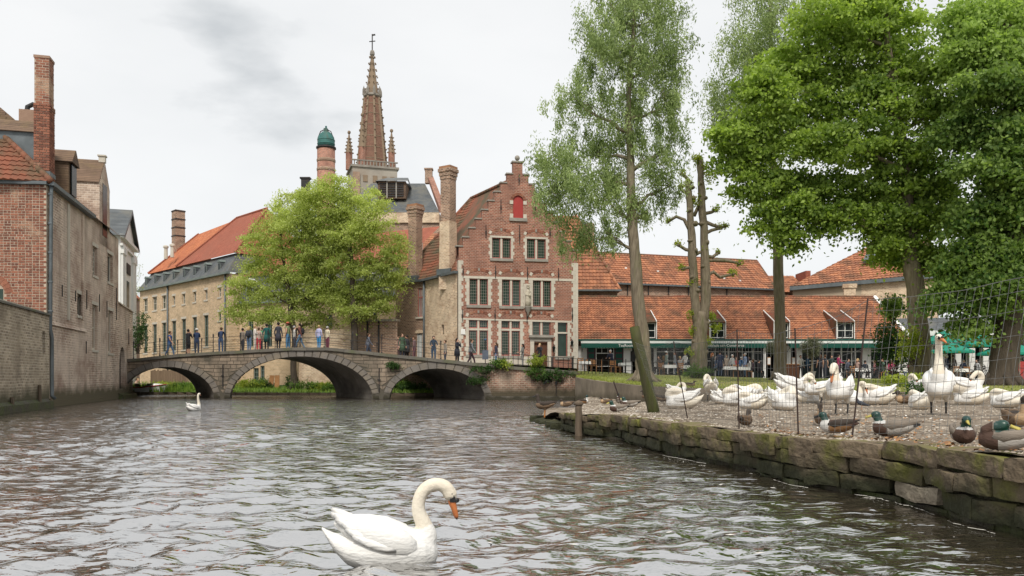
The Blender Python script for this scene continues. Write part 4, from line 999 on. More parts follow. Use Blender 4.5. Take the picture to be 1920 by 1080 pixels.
# ---------------------------------------------------------------- long buff brick building behind the bridge
LB = Fac(262, 91, 430, 75)
def long_building():
    t = fthing(LB, 'long_brick_building', 'long buff brick building with slate mansard and orange roof', 'building')
    W = LB.w; ze = LB.z(430, 512.5); zm = LB.z(427, 471); 
    holes = []; spec = []
    up = [(272.7, 560, 585, 8), (290, 556.5, 582, 8), (307.6, 554, 579, 8), (326, 555, 572, 5), (344.5, 551, 570, 5.5), (365, 547, 566, 5.5), (386.4, 543.6, 562, 5.5), (411.7, 539, 557, 5.5)]
    lo = [(272.7, 610.5, 662, 7.5), (290, 608, 661, 7.5), (307.6, 605, 660, 7.5), (326, 601.6, 658, 8), (344.5, 598, 656, 8), (365, 594.6, 654, 8), (386.4, 591, 650, 8.5), (411.7, 584.8, 601, 5.5)]
    for px, y0, y1, w_ in up + lo:
        h = (LB.u(px - w_ / 2), LB.u(px + w_ / 2), LB.z(px, y1), LB.z(px, y0)); holes.append(h); spec.append(h)
    g = MB(); wall_cells(g, [0, W], [.4, ze], rect_in(0, W, .4, ze), 0, holes, .25)
    g.quad((W, 0, .4), (W, 10, .4), (W, 10, ze), (W, 0, ze), 0, .5); g.quad((0, 10, .4), (0, 0, .4), (0, 0, ze), (0, 10, ze), 0, .5)
    g.build('wall', M_beige, t)
    for i, (a, b, c, d) in enumerate(spec):
        win(t, a, b, c, d, .18, M_greenpale if i >= 8 else M_stone_w, M_glass_g, 2, 3 if i >= 8 else 2, .07)
        s = MB(); s.box(a - .1, b + .1, -.06, .1, c - .16, c - .004); s.build('window_sill', M_stone_w, t); s = MB(); s.box(a - .14, b + .14, -.02, .1, d + .004, d + .22); s.build('window_lintel', M_stone_w, t)
    g = MB(); g.box(-.2, W + .2, -.36, -.01, ze - .05, ze + .14); g.build('gutter', M_greenpale, t)
    for px in (316, 424):
        u = LB.u(px); g = MB(); g.tube([(u, -.12, ze), (u, -.12, .5)], .09, 7); g.build('down_pipe', M_lead, t, True)
    # slate mansard with dormers
    g = MB(); i_ = 1.1; zz = zm
    g.quad((-.15, -.25, ze + .1), (W + .15, -.25, ze + .1), (W - i_ * .6, i_, zz), (i_ * .6, i_, zz), 0, .5)
    g.quad((W + .15, -.25, ze + .1), (W + .15, 10.2, ze + .1), (W - i_ * .6, 10 - i_, zz), (W - i_ * .6, i_, zz), 0, .5)
    g.quad((-.15, 10.2, ze + .1), (-.15, -.25, ze + .1), (i_ * .6, i_, zz), (i_ * .6, 10 - i_, zz), 0, .5)
    g.build('mansard', M_slate, t)
    for px, py in [(271.7, 527), (289, 522), (306, 519), (323.7, 515), (343, 510), (362.4, 507), (383.5, 502), (409, 497)]:
        u = LB.u(px); z = LB.z(px, py) - .15; g = MB(); g.box(u - .3, u + .3, .12, 1.0, z - .5, z + .45); o = g.build('dormer', M_slate, t)
        g = MB(); g.ext([(u - .36, z + .45), (u + .36, z + .45), (u + .22, z + .6), (u, z + .68), (u - .22, z + .6)], .04, 1.2); g.build('dormer_roof', M_greenpale, o)
        g = MB(); g.box(u - .26, u + .26, .09, .118, z - .46, z + .42); g.build('dormer_frame', M_greenpale, o)
        g = MB(); g.box(u - .16, u + .16, .07, .088, z - .38, z + .32); g.build('pane', M_glass, o)
    # upper roof: new orange tiles over the far part, older dull ones nearer, hipped ends
    RZ = LB.loc(P(493, 391, 80)).z; yr = 5.0
    uA, uB = 4.2, W - 2.2; us = LB.u(317); um = us + 5.4
    b0, b1 = (.4, .75, zz - .1), (W - .4, .75, zz - .1)
    rz = lambda u: RZ - (.55 if u < um else 0)
    g = MB(); g.quad((.4, .75, zz - .1), (us, .75, zz - .1), (um, yr, RZ - .15), (uA, yr, RZ - .5), 0, .5); g.poly([(.4, 9.5, zz - .1), (.4, .75, zz - .1), (uA, yr, RZ - .5)], 0, .5); g.build('roof_new', M_tile_far, t)
    g = MB(); g.quad((us + .02, .72, zz - .06), (W - .4, .72, zz - .06), (uB, yr, RZ), (um, yr, RZ), 0, .5); g.poly([(W - .4, .72, zz - .06), (W - .4, 9.5, zz - .06), (uB, yr, RZ)], 0, .5); g.build('roof_old', M_tile_dull, t)
    for a, b in (((us, .7, zz), (um, yr, RZ + .05)), ((W - .4, .72, zz), (uB, yr, RZ + .05)), ((um, yr, RZ + .03), (uB, yr, RZ + .06)), ((.4, .75, zz), (uA, yr, RZ - .45))):
        g = MB(); g.tube([a, b], .11, 6); g.build('ridge', M_tile_dull, t)
    p = LB.loc(P(334.5, 395, 92)); g = MB(); w_ = .55; g.box(p.x - w_, p.x + w_, p.y - w_, p.y + w_, RZ - 3, p.z); o = g.build('chimney', M_brown, t)
    for k in range(4): g = MB(); z = p.z - .05 - k * .95; g.box(p.x - w_ - .05, p.x + w_ + .05, p.y - w_ - .05, p.y + w_ + .05, z - .12, z); g.build('iron_band', M_iron, o)
    for px, py in ((311, 465), (323, 462)):
        p = LB.loc(P(px, py, 87)); g = MB(); g.lathe(p.x, p.y, [(.22, p.z - 1.2), (.2, p.z), (.3, p.z + .02), (.3, p.z + .2), (.1, p.z + .3)], 8); g.build('roof_vent', M_stone_w, t)
long_building()
def far_left_house():
    f = Fac(236, 96, 262, 104); t = fthing(f, 'orange_roofed_house', 'sliver of an orange roofed house beyond the long buff building', 'house')
    g = MB(); W = f.w; ze = f.z(240, 553); g.box(0, W, 0, 8, .4, ze); g.build('wall', M_brown, t)
    g = MB(); g.quad((-.2, -.3, ze), (W + .2, -.3, ze), (W + .2, 4, ze + 4.6), (-.2, 4, ze + 4.6), 0, .5); g.poly([(W + .2, -.3, ze), (W + .2, 8.3, ze), (W + .2, 4, ze + 4.6)], 0, .5); g.build('roof', M_tile_far, t)
    g = MB(); g.box(W - 1.2, W - .2, 3.5, 4.5, ze + 4, ze + 5.6); g.build('chimney', M_brown, t)
far_left_house()
# house with slate mansard half hidden behind the tree at the bridge
SH = Fac(425, 76.5, 746, 67.5)
def tree_house():
    t = fthing(SH, 'slate_fronted_house', 'buff house with slate upper storey half hidden behind the bright green tree', 'house')
    W = SH.w; ze = SH.z(600, 561); zs = SH.z(600, 505)
    hs = []
    for px, y0, y1, w_ in [(436, 632, 656, 13), (470, 600, 650, 10), (505, 600, 650, 10), (540, 600, 650, 10), (617, 590, 640, 12), (678, 573, 603, 12), (703, 573, 603, 8), (480, 690, 714, 10), (492, 686, 712, 8)]:
        hs.append((SH.u(px - w_ / 2), SH.u(px + w_ / 2), max(.5, SH.z(px, y1)), SH.z(px, y0)))
    g = MB(); wall_cells(g, [0, W], [.3, ze], rect_in(0, W, .3, ze), 0, hs, .2); g.build('wall', M_beige, t)
    for a, b, c, d in hs: win(t, a, b, c, d, .15, M_greenpale, M_glass_g, 2, 3, .07)
    g = MB(); g.box(0, W, -.3, -.005, ze - .1, ze + .15); g.build('gutter', M_greenpale, t)
    g = MB(); g.quad((0, -.1, ze + .1), (W, -.1, ze + .1), (W, .5, zs), (0, .5, zs), 0, .5); g.build('mansard', M_slate, t)
    for px in (435, 470, 620, 690):
        u = SH.u(px); z = (ze + zs) / 2; g = MB(); g.box(u - .45, u + .45, -.15, 1, z - .9, z + .6); o = g.build('dormer', M_greenpale, t); g = MB(); g.ext([(u - .6, z + .6), (u + .6, z + .6), (u, z + 1.0)], -.25, 1); g.build('dormer_roof', M_white, o); g = MB(); g.box(u - .28, u + .28, -.17, -.152, z - .7, z + .45); g.build('pane', M_glass, o)
    g = MB(); z2 = zs + 4.2; g.quad((-.1, .3, zs - .05), (W + .1, .3, zs - .05), (W + .1, 6.5, z2), (2, 6.5, z2), 0, .5); g.poly([(-.1, 12, zs), (-.1, .3, zs - .05), (2, 6.5, z2)], 0, .5); g.build('roof', M_tile_dull, t)
    g = MB(); u = SH.u(560); g.box(u - .4, u + .4, 5, 6, z2 - 1, z2 + 1.6); g.build('chimney', M_brown, t)
    u = SH.u(432); 
tree_house()
def quay_side_walls():
    f = Fac(560, 64.5, 745, 62.3); t = fthing(f, 'brick_wall', 'brown brick wall with slab coping behind the bridge and tree', 'wall')
    W = f.w; g = MB(); z0, z1 = f.z(580, 618), f.z(740, 602); k = f.u(667)
    g.quad((0, 0, .2), (k, 0, .2), (k, 0, z0), (0, 0, z0), 0, .5); g.quad((k, 0, .2), (W, 0, .2), (W, 0, z1), (k, 0, z1), 1, .5); g.quad((k, 0, z0), (k, .5, z0), (k, .5, z1), (k, 0, z1), 1, .5)
    g.quad((0, 0, z0), (k, 0, z0), (k, .5, z0), (0, .5, z0), 0, .5)
    g.build('brickwork', [M_gold, M_brown], t)
    n = 9
    for i in range(n):
        a, b = k + (W - k) * i / n + .01, k + (W - k) * (i + 1) / n - .01; g = MB(); g.box(a, b, -.12, .6, z1 + .004, z1 + .16); g.build('coping_stone', M_sill, t)
    for px in (690, 711):
        u = f.u(px); g = MB(); g.tube([(u, -.1, z1), (u, -.1, 2.5)], .07, 6); g.build('down_pipe', M_iron, t, True)
quay_side_walls()
# ---------------------------------------------------------------- round tower with copper dome, church, slate roofed hall
def round_tower():
    d = 130; p = P(611.5, 400, d); k = d / F
    t = thing('round_brick_tower', 'round red brick tower with green copper dome', 'tower', (p.x, d, 0)); r = 16.5 * k; z = lambda py: PZ(py, d)
    g = MB(); g.lathe(0, 0, [(r * 1.02, 5), (r * 1.0, z(279))], 20); g.build('shaft', M_red, t, True)
    for py in (303, 320): g = MB(); g.lathe(0, 0, [(r * 1.005, z(py) - .2), (r * 1.06, z(py)), (r * 1.06, z(py) + .25), (r * 1.005, z(py) + .4)], 20); g.build('brick_band', M_brown, t, True)
    g = MB(); g.lathe(0, 0, [(r, z(280.5)), (r * 1.12, z(279)), (r * 1.12, z(276.5)), (r * .95, z(276))], 20); g.build('cornice', M_iron, t, True)
    dm = MB(); rb = r * .97; zb = z(276); h = z(246) - zb; dm.lathe(0, 0, [(rb * .98, zb), (rb, zb + h * .2), (rb, zb + h * .42), (rb * .93, zb + h * .6), (rb * .75, zb + h * .78), (rb * .45, zb + h * .93), (rb * .1, zb + h)], 20); o = dm.build('dome', M_copper, t, True)
    for f_ in (.18, .42): g = MB(); g.lathe(0, 0, [(rb * 1.0, zb + h * f_ - .1), (rb * 1.04, zb + h * f_), (rb * 1.0, zb + h * f_ + .1)], 20); g.build('dome_band', M_copper, o, True)
    g = MB(); g.box(-.3, .3, -.5, .5, zb + h * .93, zb + h * 1.14); g.tube([(0, 0, zb + h), (0, 0, zb + h * 1.32)], .16, 5); g.build('finial', M_copper, o)
    for s in (-1, 1):
        g = MB(); g.tube([(s * rb * .93, -.3, zb + h * .5), (s * rb * .6, -.3, zb + h * .95), (0, -.3, zb + h * 1.1)], .09, 4); g.build('dome_rail', M_iron, o)
round_tower()
def church():
    d = 185.0; k = d / F; z = lambda py: PZ(py, d); p = P(698, 400, d)
    t = thing('brick_church', 'church with tall brick spire and four corner pinnacles', 'church', (p.x, d, 0), math.radians(0))
    st = mat('church pale stone', (.42, .38, .32), (.3, .27, .23), sc=.4, rough=.9, c2=(.3, .25, .2), sc2=.25)
    hb = brickmat('spire brick', (.2, .085, .06), (.15, .07, .05), (.26, .18, .13), .5, .22, .03, patch=(.22, .13, .085), psc=.12, var=.25)
    cb_ = mat('carved grey stone', (.3, .27, .23), (.2, .18, .155), sc=.8, rough=.9)
    tan = mat('tan stone', (.27, .2, .135), (.2, .145, .1), sc=.6, rough=.9)
    A = math.radians(22.5); hw = 44 * k
    g = MB(); M_ = Matrix.Rotation(math.radians(18), 4, 'Z'); g.box(-hw * .93, hw * .93, -hw * .8, hw * .8, 4, z(322), M=M_); g.build('tower', st, t)
    g = MB(); g.box(-hw * 1.0, hw * 1.0, -hw * .86, hw * .86, z(324), z(320), M=M_); g.build('cornice', cb_, t)
    g = MB(); g.box(-40 * k, -28 * k, -hw * .9, 0, z(380), z(334), M=M_); g.build('stair_turret', M_brown, t)
    for i, a in enumerate((-.72, -.4, .0, .4, .72)):
        g = MB(); g.box(a * hw - .5, a * hw + .5, -hw * .83, -hw * .81, z(350), z(338), M=M_); g.build('blind_arch', tan, t)
    # balustrade
    for i in range(14):
        a = -hw * .85 + hw * 1.7 * i / 13; g = MB(); g.box(a - .12, a + .12, -hw * .84, -hw * .78, z(320), z(312), M=M_); g.build('baluster', cb_, t)
    g = MB(); g.box(-hw * .95, hw * .95, -hw * .85, -hw * .77, z(312.5), z(310.5), M=M_); g.build('balustrade_rail', cb_, t)
    # octagonal spire in two stages
    r0, r1, r2 = 28 * k, 14.5 * k, 6.0 * k
    g = MB(); g.lathe(0, 0, [(r0, z(318)), (r1, z(184))], 8, a0=A); g.build('spire', hb, t)
    g = MB(); g.lathe(0, 0, [(r1 * .98, z(184)), (r1 * 1.2, z(182)), (r1 * 1.2, z(179)), (r1 * .9, z(177))], 8, a0=A); g.build('gallery', cb_, t)
    for i in range(8):
        an = A + i * PI / 4; x, y = r1 * 1.1 * math.cos(an), r1 * 1.1 * math.sin(an); g = MB(); g.lathe(x, y, [(.35, z(180)), (.3, z(170)), (.02, z(163))], 4); g.build('gallery_pinnacle', cb_, t)
        g = MB(); g.tube([(r0 * math.cos(an), r0 * math.sin(an), z(318)), (r1 * math.cos(an), r1 * math.sin(an), z(184))], .3, 4); g.build('spire_rib', tan, t)
        n = 9; g = MB()
        for j in range(n):
            f = (j + .7) / n; rr = r0 + (r1 - r0) * f + .28; zz = z(318) + (z(184) - z(318)) * f; g.ell((rr * math.cos(an), rr * math.sin(an), zz), (.26, .26, .24), 5, 4)
        g.build('crocket', tan, t)
        g = MB()
        for j in range(6):
            f = (j + .7) / 6; rr = r1 * .82 * (1 - f) + r2 * .45 * f + .22; zz = z(177) + (z(104) - z(177)) * f; g.ell((rr * math.cos(an), rr * math.sin(an), zz), (.2, .2, .2), 5, 4)
        g.build('crocket', tan, t)
    g = MB(); g.lathe(0, 0, [(r1 * .82, z(178)), (r2 * .4, z(106))], 8, a0=A); g.build('upper_spire', tan, t)
    for f in (.12, .28, .44, .6, .76, .9):
        rr = r0 + (r1 - r0) * f; zz = z(318) + (z(184) - z(318)) * f; g = MB(); g.lathe(0, 0, [(rr + .02, zz - .12), (rr + .1, zz), (rr, zz + .12)], 8, a0=A); g.build('stone_band', tan, t)
    g = MB(); g.lathe(0, 0, [(.3, z(106)), (2.3 * k * 2, z(103)), (2.3 * k * 2, z(100)), (.5, z(97)), (.4, z(95))], 8); g.build('finial', cb_, t)
    g = MB(); g.tube([(0, 0, z(98)), (0, 0, z(64))], .16, 4); g.tube([(-.7, 0, z(78)), (.7, 0, z(77))], .12, 4); g.tube([(-.1, 0, z(66)), (.7, 0, z(65))], .2, 4); g.build('weather_cross', M_iron, t)
    g = MB(); g.tube([(8 * k, -r0 * .62, z(283)), (8 * k, -r0 * .62 - .3, z(283))], .55, 8); g.build('oculus', st, t)
    for x, y, top, yb in ((-41, -.5, 250, 322), (38, -.5, 247, 322), (-14, -1, 221, 322), (10, 1.5, 236, 322)):
        X = x * k; Y = y * hw * .55; rr = (6.2 if x != -14 else 6.8) * k
        zs = z(290 if x != -14 else 283); g = MB(); g.lathe(X, Y, [(rr, z(yb)), (rr, zs)], 8, a0=A); o = g.build('pinnacle', M_red, t)
        g = MB(); g.lathe(X, Y, [(rr * 1.05, zs), (rr * .15, z(top + 4))], 8, a0=A); g.ell((X, Y, z(top + 2)), (.4, .4, .45), 6, 4); g.build('pinnacle_tip', tan, o)
        g = MB()
        for j in range(5):
            for q in range(4):
                f = j / 5.5; an = A + q * PI / 2; r_ = rr * (1.05 - .9 * f) + .1; g.ell((X + r_ * math.cos(an), Y + r_ * math.sin(an), zs + (z(top + 4) - zs) * f), (.22, .22, .2), 4, 3)
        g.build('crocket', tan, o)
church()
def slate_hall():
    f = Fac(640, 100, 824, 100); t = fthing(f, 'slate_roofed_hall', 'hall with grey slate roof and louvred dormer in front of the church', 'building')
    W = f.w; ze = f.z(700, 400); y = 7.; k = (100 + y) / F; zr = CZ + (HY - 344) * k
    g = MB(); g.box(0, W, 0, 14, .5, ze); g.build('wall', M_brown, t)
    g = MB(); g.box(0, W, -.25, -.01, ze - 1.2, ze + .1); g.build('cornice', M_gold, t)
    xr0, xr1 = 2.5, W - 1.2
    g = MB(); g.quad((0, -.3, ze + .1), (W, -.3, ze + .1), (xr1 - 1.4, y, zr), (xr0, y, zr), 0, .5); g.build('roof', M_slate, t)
    # stepped brick parapet at the right-hand verge
    g = MB(); a = Vector((W, -.35, ze)); b = Vector((xr1 - 1.0, y, zr + .5))
    g.hexa([a, a + Vector((.7, 0, 0)), b + Vector((.7, .2, -.3)), b, a + Vector((0, 0, .8)), a + Vector((.7, 0, .8)), b + Vector((.7, .2, .5)), b + Vector((0, 0, .5))]); g.build('gable_parapet', M_red, t)
    g = MB(); p = b; g.box(p.x - .35, p.x + .6, p.y - .3, p.y + .5, p.z - .5, p.z + 1.3); g.box(p.x - .45, p.x + .7, p.y - .4, p.y + .6, p.z + 1.3, p.z + 1.5); g.build('chimney', M_brown, t)
    # louvred dormer
    u0, u1 = f.u(704), f.u(757); yd = 1.8; zb, zt = f.z(730, 366), f.z(730, 333)
    d = MB(); d.box(u0, u1, yd, y, zb, zt); o = d.build('dormer', M_slate_brown, t)
    for i in range(6): g = MB(); z = zb + .25 + (zt - zb - .4) * i / 6; g.hexa([(u0 + .25, yd - .12, z), (u1 - .25, yd - .12, z), (u1 - .25, yd - .01, z + .12), (u0 + .25, yd - .01, z + .12), (u0 + .25, yd - .12, z + .06), (u1 - .25, yd - .12, z + .06), (u1 - .25, yd - .01, z + .2), (u0 + .25, yd - .01, z + .2)]); g.build('louvre', M_iron, o)
    for x in (u0 + (u1 - u0) / 3, u0 + (u1 - u0) * 2 / 3): g = MB(); g.box(x - .08, x + .08, yd - .16, yd - .002, zb, zt); g.build('louvre_post', M_sill, o)
    g = MB(); g.quad((u0 - .3, yd - .4, zt - .05), (u1 + .3, yd - .4, zt - .05), (u1 - .3, y - .5, zt + 1.6), (u0 + .5, y - .5, zt + 1.6), 0, .5); g.poly([(u0 - .3, y, zt - .05), (u0 - .3, yd - .4, zt - .05), (u0 + .5, y - .5, zt + 1.6)], 0, .5); g.poly([(u1 + .3, yd - .4, zt - .05), (u1 + .3, y, zt - .05), (u1 - .3, y - .5, zt + 1.6)], 0, .5); g.build('dormer_roof', M_slate, o)
    g = MB(); p = f.loc(P(573, 345, 101)); q = f.loc(P(573, 336, 101)); g.box(p.x - .5, p.x + .5, p.y - .3, p.y + .3, 10, q.z); g.box(p.x - .65, p.x + .65, p.y - .4, p.y + .4, q.z, q.z + .2); g.build('chimney', M_iron, t)
slate_hall()
def mid_house():
    f = Fac(715, 78, 860, 77); t = fthing(f, 'tiled_house', 'house with orange tiled roof glimpsed between the two tall chimneys', 'house')
    W = f.w; ze = f.z(760, 516); zr = f.z(780, 432) + .4; g = MB(); g.box(0, W, .2, 8, .5, ze); g.build('wall', M_brown, t)
    g = MB(); tile_sheet(g, (0, 0, ze), (W, 0, ze), (1.5, 4, zr), (W, 4, zr), .26, .32); g.build('roof_tiles', M_tile, t, kind='stuff')
    g = MB(); g.quad((0, .05, ze - .05), (W, .05, ze - .05), (W, 4.05, zr - .06), (1.5, 4.05, zr - .06), 0, .5); g.build('roof_underlay', M_tile_old, t)
    u = f.u(791); g = MB(); g.box(u - .1, u + .1, -.25, -.05, ze, zr); g.build('verge_board', M_white, t)
mid_house()
# ---------------------------------------------------------------- step gabled house
GH = Fac(860, 59, 1080, 61, 0)
G0 = 2.05
def gable_house():
    t = fthing(GH, 'step_gabled_house', 'red brick step gabled house with pale stone window surrounds', 'house')
    U, Z = GH.u, GH.z
    uc = U(971); stepw, steph = (U(1040.7) - U(891)) / 2 / 6.2, .70
    zA = [Z(971, 327.5) - i * .695 for i in range(9)]; hwid = [U(991) - uc + i * (U(1082) - U(991)) / 8 for i in range(9)]
    zb = zA[-1]
    holes = []
    def H(px0, px1, y0, y1): m = (px0 + px1) / 2; h = (U(px0), U(px1), Z(m, y1), Z(m, y0)); holes.append(h); return h
    w_up = [H(922.5, 958, 446, 484.6), H(987.7, 1023.4, 448, 485.6)]
    w_mid = [H(880, 915, 522.5, 572), H(941, 976, 524, 574), H(999, 1033.5, 525.5, 575.5)]
    w_low = [H(879, 915, 599.5, 665), H(940, 975, 600.5, 667)]
    w_door = H(998, 1032.5, 602, 632); w_slim = H(1045.5, 1064, 602, 669); dr = (U(1001), U(1026), G0 - .05, Z(1013, 643)); holes.append(dr)
    sh = H(962, 981, 366.5, 409)
    ins = lambda u, z: (z < zb and 0 < u < GH.w) or any(abs(u - uc) < h and z < a for a, h in zip(zA, hwid)) and z >= zb or (abs(u - uc) < .36 and z < Z(971, 305))
    us = [0, GH.w] + [uc + s * h for h in hwid for s in (-1, 1)] + [uc - .36, uc + .36]; zs = [1.5, Z(971, 305)] + zA
    g = MB(); wall_cells(g, us, zs, ins, 0, holes, .24); g.build('front_wall', M_red, t)
    # thickness of the gable: back face and stepped tops
    g = MB(); prev = None
    for a, h in zip(zA, hwid):
        for s in (-1, 1):
            x0, x1 = (uc + s * (prev if prev else .36), uc + s * h); x0, x1 = min(x0, x1), max(x0, x1)
            g.box(x0 - .03, x1 + (.05 if s > 0 else .0) , -.06, .5, a - .001, a + .09) if False else None
            c = MB(); c.box(x0 - (.07 if s < 0 else 0), x1 + (.07 if s > 0 else 0), -.07, .52, a + .004, a + .1); c.build('step_coping', M_sill, t)
        g.quad((uc + h, 0, a - .695), (uc + h, .45, a - .695), (uc + h, .45, a), (uc + h, 0, a), 0, .5); g.quad((uc - h, .45, a - .695), (uc - h, 0, a - .695), (uc - h, 0, a), (uc - h, .45, a), 0, .5)
        g.quad((uc + h, .45, 8), (uc - h, .45, 8), (uc - h, .45, a), (uc + h, .45, a), 0, .5)
        prev = h
    zt = Z(971, 305); g.box(uc - .358, uc + .358, .003, .46, zA[0], zt - .002); g.build('gable_back', M_red, t)
    g = MB(); g.box(uc - .45, uc + .45, -.08, .54, zt + .004, zt + .12); g.build('step_coping', M_sill, t)
    g = MB(); zz = zt + .12; g.tube([(uc, .2, zz), (uc, .2, zz + .12)], .06, 8); g.ell((uc, .2, zz + .28), (.2, .2, .2), 10, 8); g.build('ball_finial', M_sill, t, True)
    # stone quoins
    def quoin(u, s, z0, z1, n, nm='quoin', w1=.14, w2=.24):
        for i in range(n):
            a, b = z0 + (z1 - z0) * i / n, z0 + (z1 - z0) * (i + 1) / n; w_ = w2 if i % 2 else w1; g = MB(); x0, x1 = sorted((u, u + s * w_)); g.box(x0, x1, -.022, -.002, a + .003, b - .003); g.build(nm, M_stone_w, t)
    def surround(h, n, jn=True, wid=.16):
        a, b, c, d = h
        quoin(a, -1, c, d, n, 'window_quoin', wid, wid + .1); quoin(b, 1, c, d, n, 'window_quoin', wid, wid + .1)
        g = MB(); g.box(a - wid, b + wid, -.1, -.001, c - .2, c - .004); g.build('window_sill', M_sill, t)
        if jn: g = MB(); g.box(a - wid, b + wid, -.024, -.001, d + .004, d + .15); g.build('window_head', M_stone_w, t)
    def stone_win(h, transom=None):
        a, b, c, d = h; m = (a + b) / 2; f = MB(); f.box(m - .07, m + .07, .04, .2, c, d)
        if transom: f.box(a, m - .072, .04, .2, transom - .07, transom + .07); f.box(m + .072, b, .04, .2, transom - .07, transom + .07)
        f.build('mullion', M_stone_w, t)
        for x0, x1 in ((a, m - .07), (m + .07, b)):
            for z0, z1 in (((c, d),) if not transom else ((c, transom - .07), (transom + .07, d))):
                fr = MB(); e = .05
                x0_, x1_, z0_, z1_ = x0 + .004, x1 - .004, z0 + .004, z1 - .004
                fr.box(x0_, x0_ + e, .1, .18, z0_, z1_); fr.box(x1_ - e, x1_, .1, .18, z0_, z1_); fr.box(x0_ + e, x1_ - e, .1, .18, z0_, z0_ + e + .03); fr.box(x0_ + e, x1_ - e, .1, .18, z1_ - e, z1_)
                o = fr.build('window', M_pinkframe, t)
                p = MB(); p.box(x0_ + e, x1_ - e, .15, .16, z0_ + e, z1_ - e); p.build('pane', M_glass_g, o)
                l = MB(); k = max(2, int((x1 - x0) / .14)); q = max(3, int((z1 - z0) / .2))
                for i in range(1, k): x = x0 + (x1 - x0) * i / k; l.box(x - .008, x + .008, .138, .149, z0_ + e, z1_ - e)
                for i in range(1, q): z = z0 + (z1 - z0) * i / q; l.box(x0_ + e, x1_ - e, .139, .1485, z - .008, z + .008)
                l.build('lead_lattice', M_sill, o)
    for h in w_up: stone_win(h); surround(h, 6)
    for h in w_mid: stone_win(h); surround(h, 8, False, .22)
    for h in w_low: stone_win(h, Z(900, 617.5)); surround(h, 9, False, .22)
    stone_win(w_door); quoin(w_door[0], -1, w_door[2], w_door[3], 4, 'window_quoin', .22, .3)
    a, b, c, d = w_slim; win(t, a, b, c, d, .16, M_pinkframe, M_glass_g, 1, 1, .05); g = MB(); z = Z(1054, 624); g.box(a, b, .03, .11, z - .06, z + .06); g.build('mullion', M_stone_w, t); surround(w_slim, 9, False, .2)
    # string courses
    for y0, y1 in ((517, 521.5), (596, 599.2)):
        g = MB(); za = Z(866, y1 - 0.2); g.hexa([(.14, -.03, Z(866, y1)), (GH.w - .14, -.03, Z(1070, y1 + 6)), (GH.w - .14, -.001, Z(1070, y1 + 6)), (.14, -.001, Z(866, y1)), (.14, -.03, Z(866, y0)), (GH.w - .14, -.03, Z(1070, y0 + 6)), (GH.w - .14, -.001, Z(1070, y0 + 6)), (.14, -.001, Z(866, y0))]); g.build('string_course', M_stone_w, t)
    quoin(0.0, 1, G0, Z(860, 488), 26, 'quoin', .2, .34); quoin(GH.w, -1, G0, Z(1078, 493), 26, 'quoin', .24, .36)
    g = MB(); g.box(-.03, .0, -.03, .5, G0, Z(860, 488)); g.box(GH.w, GH.w + .16, -.03, .5, G0, Z(1078, 493)); g.build('corner_stone', M_stone_w, t)
    # relieving arches of rubbed brick with pale springers
    def rarch(c, half, y, rise=.2):
        u0 = U(c); z0 = Z(c, y); r = (half * half + rise * rise) / (2 * rise); cz = z0 + rise - r; th = math.asin(half / r)
        n = 11
        for i in range(n):
            t0, t1 = -th + 2 * th * i / n + .004, -th + 2 * th * (i + 1) / n - .004; o = [(u0 + r * math.sin(t0), cz + r * math.cos(t0)), (u0 + r * math.sin(t1), cz + r * math.cos(t1)), (u0 + (r + .2) * math.sin(t1), cz + (r + .2) * math.cos(t1)), (u0 + (r + .2) * math.sin(t0), cz + (r + .2) * math.cos(t0))]
            g = MB(); g.ext(o, -.02 - (.02 if i == n // 2 else 0), -.001); g.build('arch_brick', M_sill if i == n // 2 else M_brick, t)
        for s in (-1, 1): g = MB(); M_ = Matrix.Translation((u0 + s * (half + .12), 0, z0 + .06)) @ Matrix.Rotation(-s * .5, 4, 'Y'); g.box(-.1, .1, -.03, -.001, -.12, .12, M=M_); g.build('springer_stone', M_stone_w, t)
    for c, y in ((940, 438), (1005, 440), (898, 513), (958.5, 514), (1016, 516), (897, 592), (957.5, 593), (1015, 594)): rarch(c, .72, y)
    # red arched shutter with sill and impost blocks
    a, b, c, d = sh; m = (a + b) / 2; rr = (b - a) / 2
    g = MB(); pts = [(a, c), (b, c), (b, d - rr)] + [(m + rr * math.cos(PI * i / 10), d - rr + rr * math.sin(PI * i / 10)) for i in range(1, 10)] + [(a, d - rr)]; g.ext(pts, .08, .14); o = g.build('shutter', M_redpaint, t)
    for i in range(1, 5): x = a + (b - a) * i / 5; g = MB(); g.box(x - .008, x + .008, .07, .079, c + .02, d - rr * .5); g.build('shutter_batten', M_redpaint, o)
    g = MB(); 
    for i in range(10):   # spandrel infill above the arch
        x0, x1 = m + rr * math.cos(PI * (i + 1) / 10), m + rr * math.cos(PI * i / 10); z0, z1 = d - rr + rr * math.sin(PI * (i + 1) / 10), d - rr + rr * math.sin(PI * i / 10)
        g.poly([(x0, .002, z0), (x1, .002, z1), (x1, .002, d), (x0, .002, d)], 0, .5)
    g.build('arch_infill', M_red, t)
    for i in range(13):
        t0, t1 = PI * i / 13 + .02, PI * (i + 1) / 13 - .02; o = [(m + r_ * math.cos(q), d - rr + r_ * math.sin(q)) for r_, q in ((rr, t1), (rr, t0), (rr + .2, t0), (rr + .2, t1))]; g = MB(); g.ext(o[::-1] if False else o, -.03, -.001); g.build('arch_brick', M_brick, t)
    for s, x in ((-1, a), (1, b)): g = MB(); x0, x1 = sorted((x, x + s * .26)); z = Z(971, 380); g.box(x0, x1, -.05, -.001, z - .13, z + .14); g.build('impost_stone', M_stone_w, t); g = MB(); z = c; g.box(x0, x1, -.05, -.001, z, z + .3); g.build('impost_stone', M_stone_w, t)
    g = MB(); g.box(a - .3, b + .3, -.12, -.001, c - .24, c - .004); g.build('window_sill', M_sill, t)
